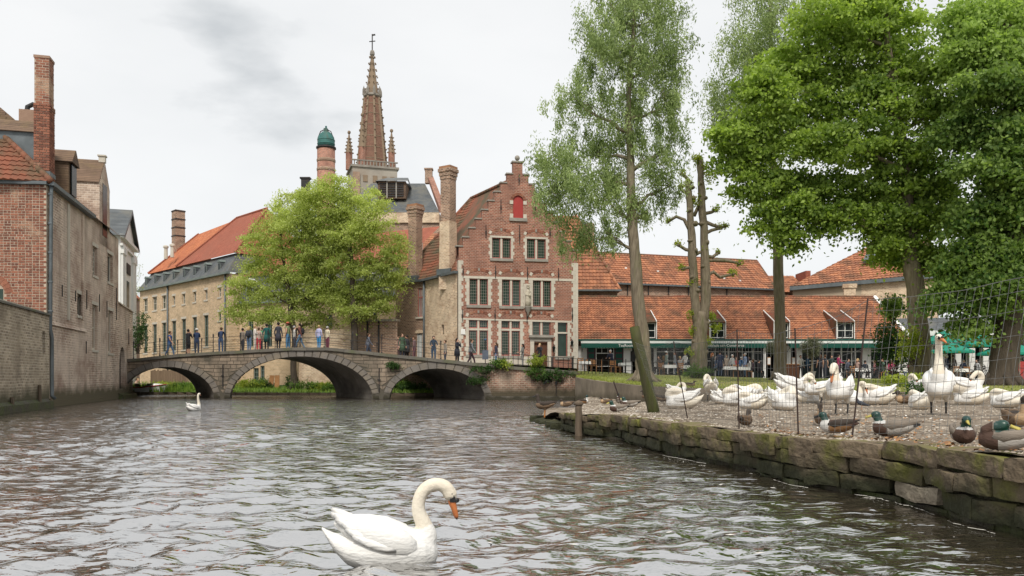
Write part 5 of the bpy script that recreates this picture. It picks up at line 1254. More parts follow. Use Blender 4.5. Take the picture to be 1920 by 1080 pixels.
    # wall anchors
    for px, y0, y1 in [(868, 498, 520), (929, 498, 522), (989, 501, 524), (1047, 502, 526), (867, 580, 603), (928, 578, 604), (988, 580, 606), (911, 423, 447), (974, 422, 458), (1031, 428, 445), (939, 375, 400), (1003, 377, 402), (973, 327, 347), (1073, 578, 604)]:
        g = MB(); u = U(px); za, zc = Z(px, y1), Z(px, y0); g.box(u - .025, u + .025, -.06, -.03, za, zc); zm = za + (zc - za) * .45; g.box(u - .05, u + .05, -.075, -.061, zm - .12, zm + .12); g.build('wall_anchor', M_iron, t)
    # statue of a seated figure with child on its bracket
    o = MB(); u = U(989); zb_ = Z(989, 575); k = (Z(989, 536) - zb_)
    o.lathe(u, -.16, [(.04, zb_ - .75), (.07, zb_ - .5), (.2, zb_ - .3), (.26, zb_ - .05), (.28, zb_)], 8); br_ = o.build('statue_bracket', M_sill, t, True)
    s = MB(); s.tube([(u, -.16, zb_), (u, -.16, zb_ + k * .3), (u, -.16, zb_ + k * .5), (u, -.16, zb_ + k * .75), (u, -.15, zb_ + k * .82)], [(.27, .2), (.24, .22), (.19, .14), (.16, .11), (.06, .06)], 9); s.ell((u, -.17, zb_ + k * .9), (.09, .1, .12), 8, 6)
    s.tube([(u + .1, -.3, zb_ + k * .45), (u + .12, -.32, zb_ + k * .62)], [.09, .06], 7); s.ell((u + .13, -.33, zb_ + k * .7), (.06, .06, .07), 7, 5); s.tube([(u - .16, -.16, zb_ + k * .72), (u - .2, -.26, zb_ + k * .56), (u, -.34, zb_ + k * .5)], .05, 6); s.lathe(u, -.17, [(.1, zb_ + k * .97), (.12, zb_ + k * 1.03), (.1, zb_ + k * 1.03)], 7)
    M_stat = mat('carved statue stone', (.55, .5, .4), (.4, .35, .27), sc=6, rough=.9)
    s.build('statue', M_stat, br_, True)
    g = MB(); g.box(u - .3, u + .3, -.03, -.001, zb_ - .1, zb_ + k * 1.1); g.build('statue_niche_stone', M_stone_w, t)
    # door with moulded stone surround
    a, b, c, d = dr; g = MB(); g.box(a + .003, b - .003, .14, .2, c, d - .003); do = g.build('door', M_door, t)
    for i in range(2):
        for z0, z1 in ((c + .2, c + .95), (c + 1.05, d - .15)): x0 = a + .08 + i * (b - a) / 2; g = MB(); g.box(x0, x0 + (b - a) / 2 - .16, .12, .139, z0, z1); g.build('door_panel', M_door, do)
    for x0, x1 in ((a - .3, a - .003), (b + .003, b + .3)): g = MB(); g.box(x0, x1, -.1, .0, G0 - .1, d + .1); g.build('door_jamb', M_stone_w, t)
    g = MB(); g.box(a - .3, b + .3, -.1, .0, d + .104, d + .4); g.box(a - .4, b + .45, -.25, .0, d + .404, d + .58); g.build('door_lintel', M_sill, t)
    g = MB(); g.box(.36, U(998), -.05, -.003, G0 - .2, Z(900, 668)); g.build('plinth', M_stone_w, t)
    # side walls in two planes, going back along the street
    S1 = Fac(797, 64, 857.5, 59.05); S2 = Fac(742, 66.2, 797, 64); ev = 9.07
    I1, I2 = GH.I @ S1.M, GH.I @ S2.M
    g = MB(); h1 = (S1.u(827.5), S1.u(832), S1.z(830, 627), S1.z(830, 609)); wall_cells(g, [0, S1.w], [1.5, ev], rect_in(0, S1.w, 1.5, ev), 0, [h1], .2); g.build('side_wall', M_gold, t, M=I1)
    g = MB(); g.box(h1[0], h1[1], .15, .18, h1[2], h1[3]); g.build('slit_pane', M_glass, t, M=I1)
    h2 = (S2.u(783), S2.u(792.5), S2.z(788, 594), S2.z(788, 540)); h3 = (S2.u(781), S2.u(791.5), G0, S2.z(787, 625))
    g = MB(); wall_cells(g, [0, S2.w], [1.5, ev], rect_in(0, S2.w, 1.5, ev), 0, [h2, h3], .2); g.build('side_wall', M_brown, t, M=I2)
    tmp = fr = MB(); a, b, c, d = h2
    fr.box(a, a + .07, .06, .14, c, d); fr.box(b - .07, b, .06, .14, c, d); fr.box(a + .07, b - .07, .06, .14, c, c + .07); fr.box(a + .07, b - .07, .06, .14, d - .07, d); fr.box((a + b) / 2 - .03, (a + b) / 2 + .03, .07, .13, c + .07, d - .07); fr.box(a + .07, b - .07, .068, .128, c + (d - c) * .66, c + (d - c) * .7)
    o = fr.build('window', M_pinkframe, t, M=I2); g = MB(); g.box(a + .05, b - .05, .11, .12, c + .05, d - .05); g.build('pane', mat('curtained pane', (.4, .38, .34), (.2, .2, .19), sc=2, rough=.15), o)
    g = MB(); g.box(a - .15, b + .15, -.12, -.001, c - .15, c - .004); g.build('window_sill', M_stone_w, t, M=I2)
    a, b, c, d = h3; g = MB(); g.box(a, b, .08, .14, c, d); o = g.build('door', M_greenpale, t, M=I2)
    for i in range(4): g = MB(); x = a + (b - a) * (i + .5) / 4; g.box(x - .03, x + .03, .05, .079, c + .1, d - .1); g.build('door_bar', M_white, o)
    g = MB(); g.ext([(a - .15, d + .01), (b + .15, d + .01), (b + .1, d + .2), ((a + b) / 2, d + .32), (a - .1, d + .2)], -.06, -.001); g.build('door_lintel', M_gold, t, M=I2)
    g = MB(); g.tube([(0, -.1, ev), (0, -.1, G0 + .3)], .09, 8); g.build('down_pipe', M_lead, t, True, M=I1)
    g = MB(); g.box(-.1, S1.w + .05, -.3, .02, ev - .02, ev + .16); g.build('gutter', M_lead, t, M=I1); g = MB(); g.box(-.3, S2.w - .02, -.3, .02, ev - .02, ev + .15); g.build('gutter', M_lead, t, M=I2)
    # roof
    L_ = GH.loc
    A = L_(Vector((PX(857, 59), 59, ev + .1))) + Vector((0, .45, 0)); B = L_(Vector((PX(797, 64), 64, ev + .1))); C = L_(Vector((PX(742, 66.2), 66.2, ev + .1)))
    R0 = Vector((uc, .46, Z(971, 331))); R1 = L_(P(883, 373, 68.6)); D = L_(Vector((PX(790, 76), 76, ev))); E = Vector((GH.w + .2, .46, ev)); Fq = E + (R1 - R0) * 1.15
    Fq.z = ev
    g = MB(); tile_sheet(g, B, A, R1, R0, .26, .34, .05, .035); tile_sheet(g, C, B, R1, R1, .26, .34, .05, .035); g.build('roof_tiles', M_tile_old, t, kind='stuff')
    g = MB(); dn = Vector((0, 0, -.05)); g.quad(B + dn, A + dn, R0 + dn, R1 + dn, 0, .5); g.poly([C + dn, B + dn, R1 + dn], 0, .5); g.poly([D, C + dn, R1 + dn], 0, .5); g.quad(E, Fq, R1 + dn, R0 + dn, 0, .5); g.poly([Fq, D, R1 + dn], 0, .5); g.build('roof_underlay', M_tile_old, t)
    g = MB(); g2 = MB(); tile_sheet(g2, E, Fq, R0, R1, .3, .36, .05, .035); g2.build('roof_tiles', M_tile, t, kind='stuff')
    for a, b in ((R0, R1), (R1, C)):
        n = 16 if a is R0 else 14
        for i in range(n): g = MB(); g.tube([a.lerp(b, i / n) + Vector((0, 0, .04)), a.lerp(b, (i + 1.1) / n) + Vector((0, 0, .08))], [.15, .12], 6); g.build('ridge_tile', M_tile_old, t, True)
    # tall chimneys on the side eave
    def chim(pxl, pxr, ytop, ybot, d, mat_, name='chimney', but=True):
        c = P((pxl + pxr) / 2, ybot, d); wv = (pxr - pxl) / F * d; zt_ = PZ(ytop, d); zb_ = ev - 1.0
        M_ = GH.I @ Matrix.Translation((c.x, c.y, 0)) @ Matrix.Rotation(math.radians(-33), 4, 'Z')
        h = wv * .40; g = MB(); g.box(-h, h, -h * .9, h * .9, zb_, zt_ - 1.0); g.box(-h * 1.08, h * 1.08, -h, h, zt_ - 1.0, zt_ - .75); g.box(-h * 1.2, h * 1.2, -h * 1.1, h * 1.1, zt_ - .75, zt_ - .45); g.box(-h * 1.34, h * 1.34, -h * 1.25, h * 1.25, zt_ - .45, zt_ - .2); o = g.build(name, mat_, t, M=M_)
        g = MB(); g.box(-h * 1.2, h * 1.2, -h * 1.1, h * 1.1, zt_ - .2, zt_); g.build('chimney_cap', M_orange_stain, o)
        if but:
            g = MB(); g.hexa([(-h * 1.15, -h * 1.2, zb_), (h * 1.2, -h * 1.2, zb_), (h * 1.2, h * 1.2, zb_), (-h * 1.15, h * 1.2, zb_), (-h * 1.02, -h * 1.1, zb_ + 5.2), (h * 1.05, -h * 1.1, zb_ + 5.2), (h * 1.05, h, zb_ + 5.2), (-h * 1.02, h, zb_ + 5.2)]); g.build('chimney_base', M_gold, o)
        g = MB(); g.box(-h * 1.5, h * 1.5, -h * 1.4, h * 1.5, ev + .1, ev + .55); g.build('flashing', M_lead, o)
    M_orange_stain = mat('lichen cap', (.4, .19, .09), (.25, .15, .1), sc=4, rough=.9)
    chim(827, 854, 313, 515, 61.2, M_brown); chim(766.5, 791, 384, 525, 65.3, M_brown, but=False)
gable_house()
def hip_house():
    f = Fac(1079, 67.6, 1163, 67.6); t = fthing(f, 'hipped_roof_house', 'orange hipped roof house joined to the step gabled house', 'house')
    W = f.w; ev = f.z(1120, 545); g = MB(); g.box(.1, W - .2, .3, 6, 1, ev); g.build('wall', M_brown, t)
    p = f.loc(P(1080, 405, 71.2)); A, B, C, D = Vector((-.6, 0, ev)), Vector((W, 0, ev)), Vector((-2.2, 3.6, p.z)), Vector((p.x, 3.6, p.z))
    g = MB(); tile_sheet(g, A, B, C, D, .3, .36, .065, .055); g.build('roof_tiles', M_tile, t, kind='stuff')
    g = MB(); dn = Vector((0, 0, -.06)); g.quad(A + dn, B + dn, D + dn, C + dn, 0, .5); g.poly([B + dn, (W, 7.4, ev), D + dn], 0, .5); g.build('roof_underlay', M_tile_old, t)
    for i in range(13): g = MB(); g.tube([B.lerp(D, i / 13), B.lerp(D, (i + 1.1) / 13) + Vector((0, 0, .05))], [.15, .12], 6); g.build('ridge_tile', M_tile, t, True)
    g = MB(); g.box(-.2, W + .1, -.2, .0, ev - .05, ev + .1); g.build('gutter', M_lead, t)
hip_house()
def back_long_roof():
    f = Fac(1112, 74, 1452, 80); t = fthing(f, 'long_tiled_building', 'long low building with broad orange tiled roof behind the restaurant', 'building')
    W = f.w; ev = f.z(1160, 532); b1 = f.loc(P(1427, 487.5, 84)); zr = b1.z
    g = MB(); g.box(0, W, 0, 8, 1, ev); g.build('wall', M_brown, t)
    A, B, C, D = Vector((0, -.3, ev)), Vector((W, -.3, ev)), Vector((0, 4.6, zr)), Vector((b1.x, 4.6, zr))
    g = MB(); tile_sheet(g, A, B, C, D, .36, .42, .07, .06); g.build('roof_tiles', M_tile, t, kind='stuff')
    g = MB(); dn = Vector((0, 0, -.06)); g.quad(A + dn, B + dn, D + dn, C + dn, 0, .5); g.poly([B + dn, (W, 9.5, ev), D + dn], 0, .5); g.build('roof_underlay', M_tile_old, t)
    g = MB(); g.tube([C, D], .14, 6); g.tube([B, D], .12, 6); g.build('ridge', M_tile_old, t)
    g = MB(); g.box(0, W, -.45, -.3, ev - .1, ev + .05); g.build('gutter', M_lead, t)
    for px in (1176, 1215, 1253, 1290, 1362): g = MB(); u = f.u(px); g.tube([(u, -.1, ev), (u, -.1, ev - 2.5)], .06, 5); g.build('down_pipe', M_iron, t)
    for px, py in ((1138, 499), (1180, 502), (1211, 503), (1248, 506), (1391, 516), (1425, 520)): g = MB(); q = f.loc(P(px, py, 76.5)); s = (q.z - ev) / (zr - ev); y = -.3 + 4.9 * s; g.box(q.x - .1, q.x + .1, y - .12, y + .05, q.z, q.z + .14); g.build('snow_hook', M_white, t)
    p = f.loc(P(1119, 440, 77)); g = MB(); g.box(p.x - .38, p.x + .38, 4.2, 5, zr - 1.5, f.loc(P(1119, 420, 79)).z); g.build('chimney', M_brown, t)
back_long_roof()
def back_roof_small():
    f = Fac(1438, 82, 1520, 82); t = fthing(f, 'small_tiled_house', 'small orange roof between the poplar trunk and the plastered house', 'house')
    W = f.w; ev = f.z(1480, 548); zr = f.z(1480, 514) + .2; g = MB(); g.box(0, W, .3, 6, 1, ev); g.build('wall', M_brown, t)
    g = MB(); tile_sheet(g, (0, 0, ev), (W, 0, ev), (0, 3, zr), (W - .8, 3, zr), .33, .4, .05, .04); g.build('roof_tiles', M_tile, t, kind='stuff')
    g = MB(); g.quad((0, .05, ev - .06), (W, .05, ev - .06), (W - .8, 3.05, zr - .06), (0, 3.05, zr - .06), 0, .5); g.build('roof_underlay', M_tile_old, t)
    g = MB(); g.box(W - .5, W, 0, 3, ev, zr + .15); g.build('verge', M_tile_dull, t)
back_roof_small()
def plaster_house():
    f = Fac(1487, 76, 1760, 72); t = fthing(f, 'plastered_house', 'plastered house with orange tiled roof above the restaurant', 'house')
    W = f.w; u1 = f.u(1615); pl = mat('buff plaster', (.45, .37, .27), (.36, .29, .21), sc=.8, rough=.9)
    z0, z1 = f.z(1490, 540), f.z(1660, 525); top = lambda u: z0 + (z1 - z0) * u / f.u(1660)
    g = MB(); g.quad((0, 0, 1), (u1, 0, 1), (u1, 0, top(u1)), (0, 0, top(0)), 0, .5); g.build('plastered_wall', pl, t)
    g = MB(); g.quad((u1, 0, 1), (W, 0, 1), (W, 0, top(W)), (u1, 0, top(u1)), 0, .5); g.quad((0, 8, 1), (0, 0, 1), (0, 0, top(0)), (0, 8, top(0)), 0, .5); g.build('brick_wall', M_gold, t)
    g = MB(); A, B = Vector((-.3, -.35, top(0) + .1)), Vector((W, -.35, top(W) + .1)); zr = f.loc(P(1640, 466, 80)).z; D = Vector((W, 4.5, zr + .5)); C = Vector((f.loc(P(1636, 468, 78)).x, 4.5, zr))
    tile_sheet(g, A, B, C, D, .33, .38, .065, .055); g.build('roof_tiles', M_tile, t, kind='stuff')
    dn = Vector((0, 0, -.06)); g = MB(); g.quad(A + dn, B + dn, D + dn, C + dn, 0, .5); g.poly([Vector((-.3, 9, top(0))), A + dn, C + dn], 0, .5); g.build('roof_underlay', M_tile_old, t)
    g = MB(); g.hexa([A + Vector((0, -.15, -.35)), B + Vector((0, -.15, -.35)), B + Vector((0, .3, -.35)), A + Vector((0, .3, -.35)), A + Vector((0, -.15, .0)), B + Vector((0, -.15, .0)), B + Vector((0, .3, 0)), A + Vector((0, .3, 0))]); g.build('gutter_board', M_lead, t)
    p = f.loc(P(1632, 484, 75.5)); g = MB(); nv = (D - A).normalized(); g.hexa([p + Vector((-.7, -.5, -.5)), p + Vector((.5, -.5, -.45)), p + Vector((.8, .5, .4)), p + Vector((-.3, .5, .4)), p + Vector((-.7, -.6, -.3)), p + Vector((.5, -.6, -.25)), p + Vector((.8, .4, .6)), p + Vector((-.3, .4, .6))]); g.build('skylight', M_lead, t)
    p = f.loc(P(1592, 560, 71)); g = MB(); g.box(p.x - .5, p.x + .45, -5, -4.2, 6, f.loc(P(1592, 538, 70.5)).z); g.box(p.x - .6, p.x + .55, -5.1, -4.1, f.loc(P(1592, 536, 70.5)).z - .25, f.loc(P(1592, 534, 70.5)).z); g.build('chimney', M_gold, t)
plaster_house()
# ---------------------------------------------------------------- restaurant
RF = Fac(1083, 63, 1702, 63)
def restaurant():
    t = fthing(RF, 'restaurant', 'low restaurant with orange pantile roof and dark green awnings', 'restaurant')
    U, Z = RF.u, RF.z; W = RF.w; ev = Z(1300, 638.5); yr = 4.3; zr = CZ + (HY - 557) / F * (63 + yr); u_r = RF.loc(P(1637, 557, 63 + yr)).x
    pos = lambda u, v: None
    A, B, C, D = Vector((0, -.45, ev)), Vector((W, -.45, ev)), Vector((-.1, yr, zr)), Vector((u_r, yr, zr))
    hs_ = math.hypot(zr - ev, yr + .45)
    dorm = [(1197, 1229), (1329, 1358), (1449, 1477), (1566, 1598)]
    def skip(u, v): return any(U(a) - .05 < u < U(b) + .05 and v < hs_ * .40 for a, b in dorm)
    # the 290 lowest tiles between the trunks singly, the rest joined
    tiles = []
    tile_sheet(None, A, B, C, D, .25, .31, .06, .055, each=tiles.append, skip=skip)
    key = lambda m: (abs(m.v[0][0] - U(1290)) // 2.2, m.v[0][2])
    tiles.sort(key=key)
    for m in tiles[:290]: m.build('roof_tile', M_tile, t)
    rest = MB()
    for m in tiles[290:]: rest.add(m.v, m.f, 0, m.t[0])
    rest.build('roof_tiles', M_tile, t, kind='stuff')
    dn = Vector((0, .03, -.05)); g = MB(); g.quad(A + dn, B + dn, D + dn, C + dn, 0, .5); g.poly([B + dn, Vector((W, 9, ev)), D + dn], 0, .5); g.quad(C + dn, D + dn, Vector((W, 9, ev)), Vector((0, 9, ev)), 0, .5); g.build('roof_underlay', M_tile_old, t)
    n = 34
    for i in range(n): g = MB(); g.tube([C.lerp(D, i / n) + Vector((0, 0, .0)), C.lerp(D, (i + 1.06) / n) + Vector((0, 0, .03))], [.13, .11], 6); g.build('ridge_tile', M_tile_old, t, True)
    g = MB(); g.hexa([B + Vector((-.05, 0, .0)), B + Vector((.25, 0, .0)), D + Vector((.25, 0, 0)), D + Vector((-.05, 0, 0)), B + Vector((-.05, 0, .14)), B + Vector((.25, 0, .14)), D + Vector((.25, 0, .14)), D + Vector((-.05, 0, .14))]); g.build('verge_flashing', M_white, t)
    g = MB(); g.box(0, W, -.68, -.5, ev - .04, ev + .09); g.build('gutter', M_green, t)
    g = MB(); g.box(U(1088), U(1684), -.66, -.45, ev - .24, ev - .06); g.build('fascia', M_white, t)
    # dormers
    for a, b in dorm:
        u0, u1 = U(a), U(b); zb, zt = Z(1300, 637), Z(1300, 606); yb = -.3; yt = yb + 2.6
        d = MB(); d.box(u0 + .05, u1 - .05, yb + .05, yb + .12, zb, zb + .12); o = d.build('dormer', M_dark, t)
        win(o, u0 + .05, u1 - .05, zb + .12, zt, yb + .1, M_white, M_glass, 2, 2, .06)
        for x in (u0 - .06, u1 - .02):
            c = MB(); c.add([(x, yb - .04, zb - .05), (x + .08, yb - .04, zb - .05), (x, yb - .04, zt + .08), (x + .08, yb - .04, zt + .08), (x, yt, zt + 1.15), (x + .08, yt, zt + 1.15), (x, yt, zt + .9), (x + .08, yt, zt + .9)], [(0, 1, 3, 2), (2, 3, 5, 4), (0, 2, 4, 6), (1, 7, 5, 3), (0, 6, 7, 1)]); c.build('dormer_cheek', M_tile_old, o)
            c = MB(); x += .01; c.hexa([(x, yb - .08, zb - .05), (x + .06, yb - .08, zb - .05), (x + .06, yb - .041, zb - .05), (x, yb - .041, zb - .05), (x, yb - .08, zt + .1), (x + .06, yb - .08, zt + .1), (x + .06, yb - .041, zt + .1), (x, yb - .041, zt + .1)]); c.build('corner_board', M_white, o)
            c = MB(); c.hexa([(x, yb - .08, zt + .1), (x + .06, yb - .08, zt + .1), (x + .06, yt, zt + 1.16), (x, yt, zt + 1.16), (x, yb - .08, zt + .17), (x + .06, yb - .08, zt + .17), (x + .06, yt, zt + 1.23), (x, yt, zt + 1.23)]); c.build('verge_board', M_white, o)
        r = MB(); tile_sheet(r, (u0, yb - .2, zt + .02), (u1, yb - .2, zt + .02), (u0, yt, zt + 1.05), (u1, yt, zt + 1.05), .2, .265, .036, .03); r.build('dormer_tiles', M_tile_old, o)
        r = MB(); r.quad((u0, yb - .15, zt - .03), (u1, yb - .15, zt - .03), (u1, yt, zt + 1.0), (u0, yt, zt + 1.0), 0, .5); r.build('dormer_roof', M_dark, o)
    # front: dark rooms, glazing, white panels and slim posts
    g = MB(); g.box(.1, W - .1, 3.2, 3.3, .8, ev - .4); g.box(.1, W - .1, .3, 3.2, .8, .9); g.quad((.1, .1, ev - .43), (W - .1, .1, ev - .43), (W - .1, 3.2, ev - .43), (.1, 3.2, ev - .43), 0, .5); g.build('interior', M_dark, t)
    wl = lambda px0, px1: None
    for a, b in ((1083.5, 1100.5), (1169, 1185), (1226, 1231.5), (1431, 1436), (1476, 1483), (1493, 1504), (1617, 1633), (1684, 1702)):
        g = MB(); z0 = .9; g.box(U(a), U(b), -.02, .22, z0, ev - .43); g.build('white_wall', M_white, t)
    for px in (1252, 1264, 1285, 1341, 1360, 1366, 1392, 1412, 1543, 1560, 1578, 1597, 1604, 1663): g = MB(); u = U(px); g.box(u - .04, u + .04, .0, .07, .9, ev - .43); g.build('window_post', M_white, t)
    for a, b in ((1232, 1430), (1505, 1616), (1634, 1683)):
        g = MB(); g.box(U(a), U(b), .08, .1, .9, ev - .45); g.build('glazing', M_glass, t)
        for zf in (.55, .82): g = MB(); z = 1.2 + (ev - 1.6) * zf; g.box(U(a), U(b), .01, .06, z - .025, z + .025); g.build('window_rail', M_white, t)
    # shuttered window on the left with white transom
    M_sh = mat('plum shutter', (.09, .035, .045), (.06, .028, .035), sc=2, rough=.55)
    for a, b in ((1100.8, 1116), (1152, 1168.8)):
        g = MB(); x0, x1 = U(a), U(b); z0, z1 = Z(1120, 684), Z(1120, 651.5); g.box(x0, x1, -.06, -.01, z0, z1); o = g.build('shutter', M_sh, t)
        for k in range(3): g = MB(); za = z0 + .08 + (z1 - z0) * k / 3; g.box(x0 + .1, x1 - .1, -.075, -.061, za, za + (z1 - z0) / 3 - .12); g.build('shutter_panel', M_green, o)
    a, b, c, d = U(1117), U(1151.5), Z(1134, 690), Z(1134, 651.5); win(t, a, b, c + .1, d, .06, M_white, M_dark, 1, 1, .06); g = MB(); z = c + (d - c) * .7; g.box(a, b, .0, .06, z, z + .06); 
    for k in (1, 2): x = a + (b - a) * k / 3; g.box(x - .02, x + .02, .005, .055, z + .06, d)
    g.build('window_rail', M_white, t)
    # awnings with lettering
    def awning(a, b, words):
        x0, x1 = U(a), U(b); zt, zb = ev - .26, Z(1300, 653.5); g = MB(); y = -1.15
        g.quad((x0, y, zb + .36), (x1, y, zb + .36), (x1, -.44, zt), (x0, -.44, zt), 0, .5); n = max(6, int((x1 - x0) / .22))
        for i in range(n):
            p, q = x0 + (x1 - x0) * i / n, x0 + (x1 - x0) * (i + 1) / n; m_ = (p + q) / 2; g.poly([(p, y, zb + .03), (m_, y - .01, zb - .02), (q, y, zb + .03), (q, y, zb + .36), (p, y, zb + .36)], 0, .5)
        g.poly([(x0, y, zb + .03), (x0, y, zb + .36), (x0, -.44, zt)], 0, .5); g.poly([(x1, y, zb + .36), (x1, y, zb + .03), (x1, -.44, zt)], 0, .5)
        o = g.build('awning', M_green, t)
        for txt, c, wpx in words:
            cu = bpy.data.curves.new('lettering', 'FONT'); cu.body = txt; cu.size = .3; cu.align_x = 'CENTER'; cu.extrude = .006; cu.materials.append(M_white)
            tmp = bpy.data.objects.new('tmp', cu); COL.objects.link(tmp); dg = bpy.context.evaluated_depsgraph_get(); me = bpy.data.meshes.new_from_object(tmp.evaluated_get(dg)); bpy.data.objects.remove(tmp)
            ob = obj('lettering', me, o)
            ob.matrix_basis = Matrix.Translation((U(c), y - .018, zb + .1)) @ Matrix.Rotation(PI / 2, 4, 'X')
        for x in (x0 + .15, x1 - .15): g = MB(); g.tube([(x, -.1, zb - .25), (x, y, zb + .3)], .02, 5); g.build('awning_arm', M_iron, o)
    awning(1087.5, 1193, [('TeaRoom', 1170, 18)]); awning(1195, 1431, [('Koffiehuis ten Commerce', 1350, 44)]); awning(1472, 1682, [('Creperie', 1502, 18), ('Restaurant', 1655, 22)])
    # menu boards by the doors
    for px in (1441, 1487): g = MB(); u = U(px); z = Z(px, 677); g.box(u - .14, u + .14, -.1, -.05, z - .3, z + .3); o = g.build('menu_board', M_orangewood, t); g = MB(); g.box(u - .11, u + .11, -.105, -.1005, z - .25, z + .25); g.build('menu_sheet', M_white, o)
    g = MB(); u = U(1188); z = Z(1188, 668); g.box(u - .25, u + .2, -.12, -.03, z - .4, z + .4); g.build('menu_case', M_iron, t)
restaurant()
def right_cafe():
    f = Fac(1690, 64, 2060, 60); t = fthing(f, 'cafe_building', 'pale cafe building with white pillars behind the dark tree', 'building')
    W = f.w; ev = f.z(1800, 622); g = MB(); g.box(0, W, 1.6, 7, .8, ev); g.build('wall', M_stone_w, t)
    for i in range(9): u = f.u(1745 + i * 26); g = MB(); g.box(u - .2, u + .2, 0, .3, .8, ev); g.build('pillar', M_white, t)
    for i in range(9): u = f.u(1758 + i * 26); g = MB(); g.box(u - .35, u + .35, 1.5, 1.58, .9, ev - 1.0); g.build('window', M_glass, t)
    g = MB(); g.quad((-.2, -.4, ev), (W, -.4, ev), (W, 4, ev + 1.4), (-.2, 4, ev + 1.4), 0, .5); g.build('roof', M_slate, t); g = MB(); g.box(0, W, -.5, -.2, ev - .3, ev + .1); g.build('fascia', M_white, t)
    u = f.u(1908); g = MB(); g.box(u - .8, u + 1.6, -.4, 0, .8, f.z(1905, 678)); g.build('red_panel', M_redpaint, t)
right_cafe()
# ---------------------------------------------------------------- trees: tapered trunk and limbs, crowns of single leaves
def leafset(C, A, L_, W_, tone):
    """diamond leaves at C along A with half length L_ and half width W_"""
    n = len(C); B = NR.normal(size=(n, 3)); B -= A * (B * A).sum(1, keepdims=True); B /= np.linalg.norm(B, axis=1, keepdims=True) + 1e-9
    l = L_[:, None] * A; w_ = W_[:, None] * B
    return np.stack([C - l, C + w_ - l * .1, C + l, C - w_ - l * .1], 1), tone
def crown(parent, name, blobs, ncl, per, rc, leaf, mats, kind, shell=.55, tone0=None):
    """blobs: (centre, radii, weight, tone shift). leaf clusters scattered through each blob, each cluster of many leaves"""
    Cs, As, Ls, Ws, Ts = [], [], [], [], []
    cl = []
    tw = sum(b[2] for b in blobs)
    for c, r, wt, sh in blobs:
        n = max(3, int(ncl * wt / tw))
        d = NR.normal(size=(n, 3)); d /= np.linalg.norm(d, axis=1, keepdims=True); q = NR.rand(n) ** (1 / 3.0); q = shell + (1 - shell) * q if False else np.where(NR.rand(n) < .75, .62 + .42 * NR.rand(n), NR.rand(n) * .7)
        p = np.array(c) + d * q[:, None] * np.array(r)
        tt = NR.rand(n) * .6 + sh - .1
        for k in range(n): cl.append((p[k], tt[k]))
    for p, tt in cl:
        m = int(per * NR.uniform(.55, 1.4)); sc = NR.uniform(.6, 1.35)
        d = NR.normal(size=(m, 3)) * .5
        if kind == 'willow':
            ax = NR.normal(size=(m, 3)) * .5 + np.array([0, 0, -.75]); pos = d * np.array([.75, .75, 1.25]) * rc * sc
        elif kind == 'locust':
            ax = NR.normal(size=(m, 3)) * .6 + np.array([0, 0, -.25]); pos = d * np.array([1.2, 1.2, .45]) * rc * sc; pos[:, 2] -= .35 * (pos[:, 0] ** 2 + pos[:, 1] ** 2) / rc
        elif kind == 'linden':
            ax = NR.normal(size=(m, 3)) * .75 + np.array([0, 0, -.35]); pos = d * np.array([1.2, 1.2, .4]) * rc * sc; pos[:, 2] -= .3 * (pos[:, 0] ** 2 + pos[:, 1] ** 2) / rc
        else:
            ax = NR.normal(size=(m, 3)); pos = d * rc * sc
        ax /= np.linalg.norm(ax, axis=1, keepdims=True)
        s = NR.uniform(.7, 1.3, m)
        Cs.append(p + pos); As.append(ax); Ls.append(leaf[0] * s); Ws.append(leaf[1] * s); Ts.append(np.clip(tt + NR.normal(size=m) * .13, 0, 1))
    C = np.concatenate(Cs); V, T = leafset(C, np.concatenate(As), np.concatenate(Ls), np.concatenate(Ws), np.concatenate(Ts))
    o = obj(name, quads_mesh(name, V, T, mats), parent, kind='stuff' if parent is None else None)
    return [p for p, _ in cl], len(C)
def limb(g, a, b, r0, r1, wob=.06, n=6, sag=0):
    a, b = Vector(a), Vector(b); L_ = (b - a).length; pts = []
    for i in range(n + 1):
        k = i / n; p = a.lerp(b, k); e = math.sin(PI * k) * wob * L_; p += Vector((R.uniform(-e, e), R.uniform(-e, e), R.uniform(-e, e) * .5 + sag * math.sin(PI * k))); pts.append(p)
    g.tube(pts, [r0 + (r1 - r0) * i / n for i in range(n + 1)], 6); return pts
